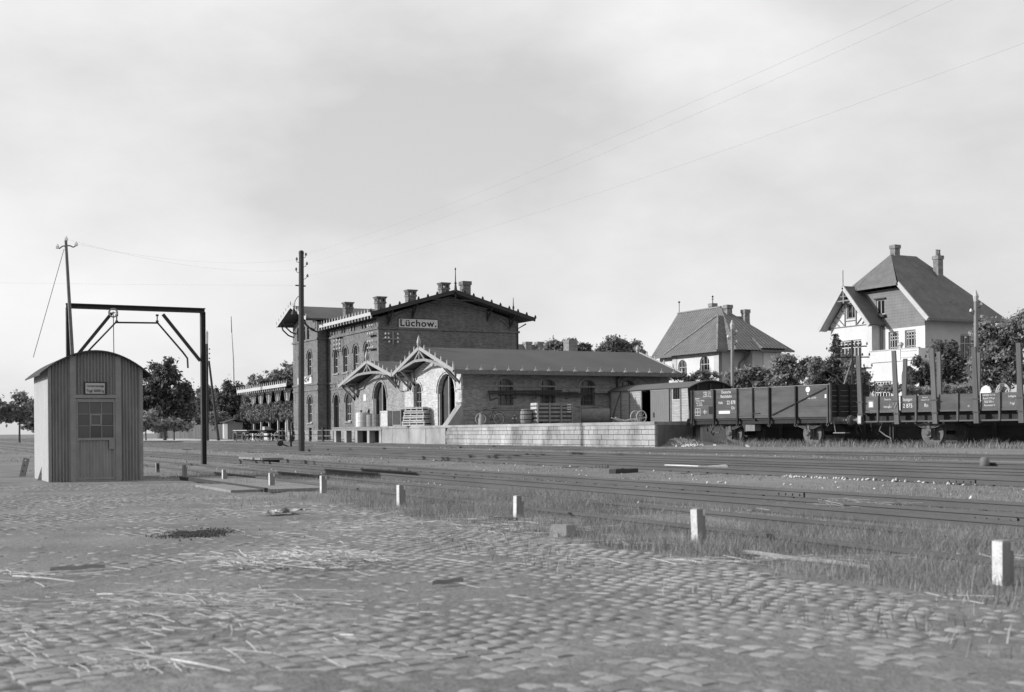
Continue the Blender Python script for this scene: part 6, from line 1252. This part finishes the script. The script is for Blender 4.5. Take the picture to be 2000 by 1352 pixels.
# ================================================================== poles among the gardens
def gpole(label, px, ptop, d, r, arms=0, cap=True, strut=None):
    b = dep(px, 840, d); b.z = .25; t = dep(px - 1, ptop, d); o = thing('telegraph_pole', label, 'pole', b)
    MB().tube([b, t], [r, r * .75], 8).build('shaft', 'wood_grey' if cap else 'wood_pole', o)
    if cap: MB().tube([t - UP * .1, t + UP * .15, t + UP * .45], [r * .8, r * 1.1, .02], 8).build('cap', 'trim', o)
    for k in range(arms):
        c = t - UP * (.3 + .55 * k); w_ = .75 + .12 * k; MB().beam(c - RGT * w_, c + RGT * w_, .05, .06).build('cross_arm', 'wood_dark', o)
        for s in (-1, -.6, -.25, .25, .6, 1): 
            mb = MB(); insul(mb, c + RGT * w_ * s + UP * .13, .045); mb.build('insulator', 'iron_grey', o)
    if not arms:
        for k in range(3):
            mb = MB(); mb.tube([t - UP * (.35 + .3 * k), t - UP * (.4 + .3 * k) + RGT * .2 * (-1) ** k, t - UP * (.25 + .3 * k) + RGT * .24 * (-1) ** k], .02, 5); mb.build('hook', 'iron', o); mb = MB(); insul(mb, t - UP * (.22 + .3 * k) + RGT * .24 * (-1) ** k, .06); mb.build('insulator', 'porcelain', o)
    if strut: MB().tube([t - UP * .9, dep(strut, 760, d)], r * .6, 7).build('strut', 'wood_grey', o)
gpole('grey pole with pointed cap before the pale house', 1431, 640, 72, .12)
gpole('dark pole with three cross-arms and a strut before the villa wall', 1665, 665, 62, .075, arms=3, cap=False, strut=1646)
gpole('pole with pale pointed cap rising over the villa side wall', 1907, 585, 58, .12)

# ================================================================== overhead wires
def wire(label, p, q, sag, r=.0019, group='overhead telegraph wires'):
    pts = [p.lerp(q, k / 16) - UP * sag * 4 * (k / 16) * (1 - k / 16) for k in range(17)]
    return tag(MB().tube(pts, r, 4).build('overhead_wire', 'trim_grey'), label, 'wire', group)
q = G(588.5, 884); dq = (q - EYE).dot(FWD)
far = Vector((-8, 17.6, 8.9))
lw = 'telegraph wire rising from the stout pole across the open sky'
wire('topmost ' + lw, tq(597, 497), far + Vector((0, -.6, .35)), .5); wire('middle ' + lw, tq(599, 515), far + Vector((0, -.4, .2)), .5); wire('lowest ' + lw, tq(600, 539), far + Vector((0, .6, -.8)), .5)
lw = 'telegraph wire strung between the thin mast and the stout pole'
wire('upper ' + lw, mq(148.5, 477), tq(580, 507), .35, group='wires to the mast'); wire('lower ' + lw, mq(129, 467), tq(579, 527), .4, group='wires to the mast')
wire('single wire running level past the mast to the stout pole', tq(578, 557.5), Vector((-60, -10, 7.6)), .1)

# ================================================================== grass
def blades(pts, h, lean, width, seed):
    r = np.random.default_rng(seed); n = len(pts); a = r.random(n) * 2 * np.pi; d = np.stack([np.cos(a), np.sin(a), np.zeros(n)], 1)
    a2 = r.random(n) * 2 * np.pi; l = np.stack([np.cos(a2), np.sin(a2), np.zeros(n)], 1) * (lean * h * (r.random(n) + .2))[:, None]
    w_ = (width * (.6 + .8 * r.random(n)))[:, None] * d; up = np.zeros((n, 3)); up[:, 2] = h
    V = np.stack([pts - w_, pts + w_, pts + w_ * .55 + l * .35 + up * .6, pts - w_ * .55 + l * .35 + up * .6, pts + l + up], 1)
    k = np.arange(n)[:, None] * 5; F = np.concatenate([k + [0, 1, 2], k + [0, 2, 3], k + [3, 2, 4]], 1).reshape(-1, 3)
    return V.reshape(-1, 3), F
def scatter(n, x0, x1, y0, y1, dens, seed, zf):
    r = np.random.default_rng(seed); x = r.uniform(x0, x1, n); y = r.uniform(y0, y1, n); keep = r.random(n) < dens(x, y)
    fw = x * FWD.x + y * FWD.y; rg = x * RGT.x + y * RGT.y; keep &= (fw > 4) & (np.abs(rg / np.maximum(fw, .1)) < .56); x, y = x[keep], y[keep]
    return np.stack([x, y, zf(x, y)], 1)
def grass(name, pts, hmin, hmax, seed, width=.0045, lean=.7, label=None):
    r = np.random.default_rng(seed + 1); m_ = vnoise(pts[:, 0], pts[:, 1], .8); h = (hmin + (hmax - hmin) * r.random(len(pts)) ** 1.6) * (.5 + m_)
    V, F = blades(pts, h, lean, width, seed); o = npmesh(name, V, F, 'grass'); o['kind'] = 'stuff'; o['label'] = label; o['category'] = 'grass'; return o
gf = lambda x, y: gz(x, y) - .015
d1f = lambda x, y: np.clip((vnoise(x, y, .45) * 1.3 + vnoise(x, y, 1.6) * 1.0 - .7), .03, 1) * sstep(5.6, 6.5, y) * (1 - sstep(9.0, 10.2, y)) * (1 - .85 * sstep(-19, -27, x))
grass('tall_grass', scatter(620000, -34, 2, 5.5, 10.2, d1f, 31, gf), .02, .135, 32, width=.0028, label='tall rough grass between the white posts and the rails')
d2f = lambda x, y: np.clip(vnoise(x, y, .35) * 1.3 - .35 + .3 * (vnoise(x, y, 2.0) - .5), 0, .8)
grass('short_grass', scatter(120000, -46, 2, 9.9, 16.2, d2f, 33, gf), .02, .07, 34, width=.005, label='short thin grass between the nearer tracks')
grass('yard_grass', scatter(90000, -60, -4, 17.8, 28.6, d2f, 35, gf), .03, .1, 36, width=.008, label='thin weeds among the farther tracks')
r_ = np.random.default_rng(40); n = 26000; t_ = r_.uniform(-12, 13, n); o_ = r_.uniform(-4.2, -1.05, n); kp = r_.random(n) < (.25 + .75 * sstep(-2.6, -1.4, o_)) * (.4 + vnoise(t_, o_, 1.1)); t_, o_ = t_[kp], o_[kp]
wp = np.array(WR)[None] + np.array(WDIR)[None] * t_[:, None] + np.array(WN)[None] * o_[:, None]; wp[:, 2] = gz(wp[:, 0], wp[:, 1]) + .32 * np.exp(-(((wp[:, 0] + 46.2) / 2.6) ** 2 + ((wp[:, 1] - 31.8) / 1.5) ** 2)) - .02
wp = wp[~((wp[:, 0] < -44.6) & (wp[:, 1] < 29.6)) & ~((wp[:, 0] + 44.3) * 6.9 + (wp[:, 1] - 29.4) * 6.6 < 0)]
grass('siding_grass', wp, .08, .32, 41, width=.009, label='long grass along the wagons on the dock track')
d3f = lambda x, y: np.clip(vnoise(x, y, .9) * 2.2 - 1.45, 0, 1)
grass('field_tufts', scatter(70000, -100, -34, 2, 27, d3f, 42, gf), .04, .16, 43, width=.014, label='scattered tufts on the open ground past the hut')
d4f = lambda x, y: np.clip(vnoise(x, y, .7) * 2.0 - 1.25, 0, 1) * .5
grass('yard_edge_grass', scatter(30000, -30, 0, 4.4, 6.4, d4f, 44, lambda x, y: yz(x, y) - .01), .02, .09, 45, label='stray grass blades growing between the outer cobbles')

# ================================================================== straw, stones and other litter
def stalks(name, label, clusters, seed, material='straw', cat='straw'):
    r = np.random.default_rng(seed); VV, FF, o = [], [], 0
    for (px, py, sx, sy, n, l0, l1, rad, hz_) in clusters:
        rad = rad * .75; l1 = l0 + (l1 - l0) * .8
        c = P(px, py, Z=.01)
        for i in range(n):
            u, v = r.normal(0, 1, 2); x = c.x + RGT.x * u * sx - FWD.x * v * sy; y = c.y + RGT.y * u * sx - FWD.y * v * sy
            ln = r.uniform(l0, l1) * (1 if r.random() < .85 else 1.6); a = r.normal(math.atan2(RGT.y, RGT.x), .75); dz = r.normal(0, .06); z = float(yz(x, y)) + .014 + abs(r.normal(0, hz_))
            d = np.array([math.cos(a), math.sin(a), dz]); p = np.array([x, y, z]); s = np.array([-d[1], d[0], 0]) * rad * r.uniform(.6, 1.3); up = np.array([0, 0, rad]); k = r.normal(0, .04) * ln * np.array([-d[1], d[0], 0])
            for q in (p - d * ln / 2, p + k, p + d * ln / 2): VV += [q - s, q + s, q + up * 1.6]
            for j in (0, 3): FF += [(o + j, o + j + 1, o + j + 4, o + j + 3), (o + j + 1, o + j + 2, o + j + 5, o + j + 4), (o + j + 2, o + j, o + j + 3, o + j + 5)]
            o += 9
    ob = npmesh(name, np.array(VV), np.array(FF), material); ob['kind'] = 'stuff'; ob['label'] = label; ob['category'] = cat; return ob
C = [(120, 1180, .5, .3, 45, .04, .2, .003, .008), (60, 1230, .5, .3, 45, .04, .2, .003, .008), (250, 1300, .5, .2, 35, .04, .2, .003, .006), (500, 1200, .6, .3, 30, .04, .2, .003, .008), (80, 1135, .35, .2, 26, .12, .5, .004, .01), (330, 1185, .5, .35, 70, .08, .35, .0035, .01), (440, 1180, .25, .2, 60, .06, .25, .003, .015), (280, 1240, .6, .3, 60, .06, .3, .003, .01), (150, 1290, .5, .2, 30, .08, .35, .003, .01), (420, 1290, .5, .2, 30, .1, .4, .003, .01), (200, 1200, .8, .6, 110, .04, .2, .0025, .008), (600, 1160, .7, .4, 40, .05, .25, .0025, .008), (680, 1240, .5, .3, 12, .1, .3, .003, .008),
     (780, 1040, 1.2, .6, 120, .05, .3, .003, .012), (920, 1020, 1.0, .35, 130, .05, .35, .003, .015), (700, 1000, 1.4, .5, 90, .05, .3, .003, .012), (1040, 1035, .5, .2, 60, .06, .3, .003, .012), (560, 990, .9, .5, 50, .05, .3, .003, .01), (1250, 1060, .8, .15, 60, .08, .35, .003, .01), (1560, 1095, .9, .12, 90, .1, .5, .0035, .012), (1900, 1170, .6, .2, 30, .08, .3, .003, .01), (1150, 1180, 1.4, .6, 40, .03, .12, .002, .006), (1500, 1260, 1.4, .5, 30, .03, .1, .002, .005), (960, 1290, 1.2, .3, 30, .03, .12, .002, .005)]
stalks('straw_litter', 'loose straw stalks strewn over the cobbles', C, 60)
sh_ = stalks('straw_heap', 'small heap of straw on the cobbles', [(570, 1100, .34, .28, 520, .08, .34, .0042, .04), (615, 1098, .22, .2, 260, .08, .3, .0042, .035)], 61)
stalks('straw_on_rails', 'pale wisps of hay lying beside the third rail', [(1600, 990, .5, .15, 120, .1, .35, .003, .05), (1640, 1000, .4, .15, 90, .1, .3, .003, .06)], 62)
for i, (a, b, lb) in enumerate((((335, 1288), (450, 1310), 'long pale reed stalk curving at the lower edge of the cobbles'), ((25, 1125), (148, 1136), 'straight pale reed stalk lying toward the hut side of the yard'), ((190, 1161), (262, 1164), 'stout short pale reed stalk lying among loose straw'), ((315, 1279), (445, 1275), 'thin long reed stalk lying parallel to the straw wisps'), ((665, 1240), (722, 1245), 'short pale reed stalk alone on bare cobbles'))):
    p, q2_ = P(*a, Z=.03), P(*b, Z=.03); mid = p.lerp(q2_, .5) + RGT.cross(UP) * .04 + UP * .012
    tag(MB().tube([p, mid, q2_], [.0065, .006, .004], 5).build('reed_stalk', 'straw'), lb, 'stalk')
def stones(name, label, spots, seed, material='gravel'):
    r = np.random.default_rng(seed); VV, FF, o = [], [], 0; base = np.array([(1, 0, 0), (-1, 0, 0), (0, 1, 0), (0, -1, 0), (0, 0, 1), (0, 0, -1)], float); fc = [(0, 2, 4), (2, 1, 4), (1, 3, 4), (3, 0, 4), (2, 0, 5), (1, 2, 5), (3, 1, 5), (0, 3, 5)]
    for (x, y, z, s) in spots:
        VV.append((base + r.normal(0, .25, (6, 3))) * s * r.uniform(.6, 1.3, 3) + np.array([x, y, z])); FF += [tuple(i + o for i in f) for f in fc]; o += 6
    ob = npmesh(name, np.concatenate(VV), np.array(FF), material); ob['kind'] = 'stuff'; ob['label'] = label; ob['category'] = 'stones'; return ob
r_ = np.random.default_rng(70); sp = []
for i in range(1500): t = r_.random(); a = P(1560, 928, Z=.1).lerp(P(1985, 945, Z=.1), t); x, y = a.x + r_.normal(0, .1), a.y + r_.normal(0, .22); sp.append((x, y, float(gz(x, y)) + .01, r_.uniform(.014, .045)))
stones('ballast', 'pale broken stone beside the middle track', sp, 71)
sp = []
for i in range(500): x, y = r_.uniform(-40, -2), r_.uniform(9.3, 13.2); sp.append((x, y, float(gz(x, y)) + .005, r_.uniform(.008, .03)))
for i in range(700): x, y = r_.uniform(-60, -6), r_.uniform(13, 27); sp.append((x, y, float(gz(x, y)) + .005, r_.uniform(.012, .035)))
stones('track_stones', 'scattered pale pebbles between the rails', sp, 72)
sp = []
for i in range(900): x, y = r_.uniform(-26, 1), r_.uniform(-9, 6.3); sp.append((x, y, float(yz(np.array(x), np.array(y))) + .004, r_.uniform(.003, .011)))
stones('yard_grit', 'grit and crumbs of earth on the cobbled yard', sp, 73, 'dirt')
sb = thing('stone_block', 'rough squared stone lying at the yard edge by the straw', 'stone', P(1100, 1045, Z=0), R(-50))
mb = MB(); mb.add([(-.14, -.09, -.02), (.13, -.1, -.02), (.14, .09, -.02), (-.13, .1, -.02), (-.13, -.08, .1), (.12, -.085, .115), (.125, .08, .11), (-.12, .085, .095)], [(4, 5, 6, 7), (0, 1, 5, 4), (1, 2, 6, 5), (2, 3, 7, 6), (3, 0, 4, 7)]); mb.build('block', 'cobble', sb, local=True)
mb = MB(); mb.add([(.16, -.05, -.02), (.28, -.06, -.02), (.27, .05, -.02), (.17, .06, -.02), (.19, -.02, .06), (.25, -.02, .05), (.24, .03, .05)], [(4, 5, 6), (0, 1, 5, 4), (1, 2, 6, 5), (2, 3, 6), (3, 0, 4, 6)]); mb.build('fragment', 'cobble', sb, local=True)
rg = thing('rag', 'crumpled pale sacking with a dark lump on the cobbles', 'rag', P(550, 1003, Z=.02), R(-60))
V, F = [], []; nx, ny = 13, 7
for i in range(nx):
    for j in range(ny): x, y = (i / (nx - 1) - .5) * .62, (j / (ny - 1) - .5) * .24; V.append((x, y + .04 * math.sin(i * .8), .015 + .045 * abs(math.sin(i * 1.1 + j * .9)) * (.3 + .7 * rng.random())))
F = [(i * ny + j, (i + 1) * ny + j, (i + 1) * ny + j + 1, i * ny + j + 1) for i in range(nx - 1) for j in range(ny - 1)]
MB().add(V, F).build('cloth', 'trim', rg, local=True); MB().lathe([(.02, .01), (.07, .02), (.06, .05), (.02, .075)], (0, .05, 0), 8).build('lump', 'dark_stone', rg, local=True)
for i, (px, py, s, lb) in enumerate(((385, 1041, .30, 'dark round patch of ash on the cobbles'),)):
    c = P(px, py, Z=.02); sp = []
    for k in range(1500): u, v = r_.normal(0, .15), r_.normal(0, .26); x, y = c.x + RGT.x * u - FWD.x * v, c.y + RGT.y * u - FWD.y * v; sp.append((x, y, float(yz(np.array(x), np.array(y))) + .008 + r_.uniform(0, .006), r_.uniform(.004, .012)))
    stones('ash_patch', lb, sp, 80, 'cinder')
def chip(label, a, b, w_, m_='wood_grey', z=.03):
    p, q = P(*a, Z=z), P(*b, Z=z); t = thing('bark_strip', label, 'bark strip', p.lerp(q, .5)); d = (q - p); n = Vector((-d.y, d.x, 0)).normalized()
    V = []; k = 8
    for i in range(k + 1):
        c = p.lerp(q, i / k); ww = w_ * (.4 + .6 * math.sin(math.pi * (i + .6) / (k + 1.2))); h = .004 * math.sin(i * 1.3); V += [c - n * ww + UP * (h - .01), c + UP * (h + .018), c + n * ww + UP * (h - .012)]
    MB().add(V, [(3 * i + j, 3 * i + 3 + j, 3 * i + 4 + j, 3 * i + 1 + j) for i in range(k) for j in (0, 1)]).build('strip', m_, t)
    MB().add([p - n * w_ * .6, p + n * w_ * .8, p.lerp(q, .3) + UP * .012], [(0, 1, 2)]).build('splinter', 'wood_dark', t)
chip('dark strip of bark lying flat near the hut side of the yard', (98, 1113), (205, 1106), .018); chip('dark bark strip lying at the foot of a white post', (955, 1012), (1010, 1014), .05, 'wood_dark'); chip('withered twig lying on the cobbles', (845, 1140), (905, 1133), .006, 'wood_grey'); chip('grey lath lying along the edge of the grass', (1450, 1078), (1700, 1108), .02)
lg_ = thing('birch_log', 'long pale barked log lying beside the middle track', 'log', P(1358, 918, Z=.12)); 
pts = [P(1300, 913, Z=.14), P(1330, 915, Z=.14), P(1365, 917, Z=.14), P(1395, 916, Z=.14), P(1417, 914, Z=.14)]
MB().tube(pts, [.07, .085, .085, .08, .08], 9).build('bark', 'white_paint', lg_); MB().cyl(pts[-1], pts[-1] + (pts[-1] - pts[-2]).normalized() * .05, .078, 9).build('sawn_end', 'wood_dark', lg_)
ds = thing('old_sleeper', 'dark piece of sleeper lying between the tracks', 'sleeper', P(1217, 921, Z=.08)); p, q = P(1196, 921, Z=.1), P(1240, 919, Z=.1)
MB().beam(p, q, .2, .1).build('timber', 'wood_dark', ds); MB().beam(p.lerp(q, .3) + UP * .055, p.lerp(q, .45) + UP * .055, .12, .015).build('chair_plate', 'iron', ds)
for px, py in ((1395, 873), (1458, 874), (1476, 871), (1440, 868)):
    b = P(px, py, Z=.27); t = thing('paper_scrap', 'scrap of white paper in the grass below the open wagon', 'paper', b, rng.random() * 6, 'paper scraps')
    MB().add([(-.14, -.06, .02), (0, -.05, .12), (.02, .08, .1), (-.1, .07, .01), (.15, -.02, .03), (.13, .09, .02)], [(0, 1, 2, 3), (1, 4, 5, 2)]).build('sheet', 'white_paint', t, local=True); MB().add([(-.05, -.1, .0), (.04, -.1, .05), (.0, -.02, .05)], [(0, 1, 2)]).build('crumple', 'white_paint', t, local=True)
bl_ = thing('bollard', 'small dark round-topped stop standing between the far tracks', 'bollard', P(1923, 912, Z=.2)); MB().lathe([(.1, -.1), (.1, .12), (.09, .18), (.04, .21)], (0, 0, 0), 10).build('body', 'iron_grey', bl_, smooth=True, local=True); MB().lathe([(.14, -.05), (.14, .02)], (0, 0, 0), 10).build('foot', 'iron', bl_, local=True)
# manure/brick props on the bank by the platform end
sp = []
for i in range(260): t = r_.random(); x, y = -47.0 + 4.2 * t + r_.normal(0, .25), 32.2 - 1.9 * t + r_.normal(0, .3); sp.append((x, y, float(gz(x, y)) + .3 * math.exp(-(((x + 46.2) / 2.6) ** 2 + ((y - 31.8) / 1.5) ** 2)) + .02, r_.uniform(.02, .08)))
stones('bank_rubble', 'pale rubble heaped on the bank at the platform end', sp, 90)

# ================================================================== lettering becomes real mesh
bpy.context.view_layer.update(); dg = bpy.context.evaluated_depsgraph_get()
for o in [x for x in col.objects if x.type == 'FONT']:
    me = bpy.data.meshes.new_from_object(o.evaluated_get(dg)); me.materials.clear(); me.materials.append(o.data.materials[0]); n_ = 'lettering'
    c = bpy.data.objects.new(n_, me); col.objects.link(c); c.parent = o.parent; c.matrix_parent_inverse = o.matrix_parent_inverse; c.matrix_basis = o.matrix_basis.copy(); bpy.data.objects.remove(o)
for o in [x for x in col.objects if x.name.startswith('lettering') and x.type == 'MESH']: o.name = 'lettering'
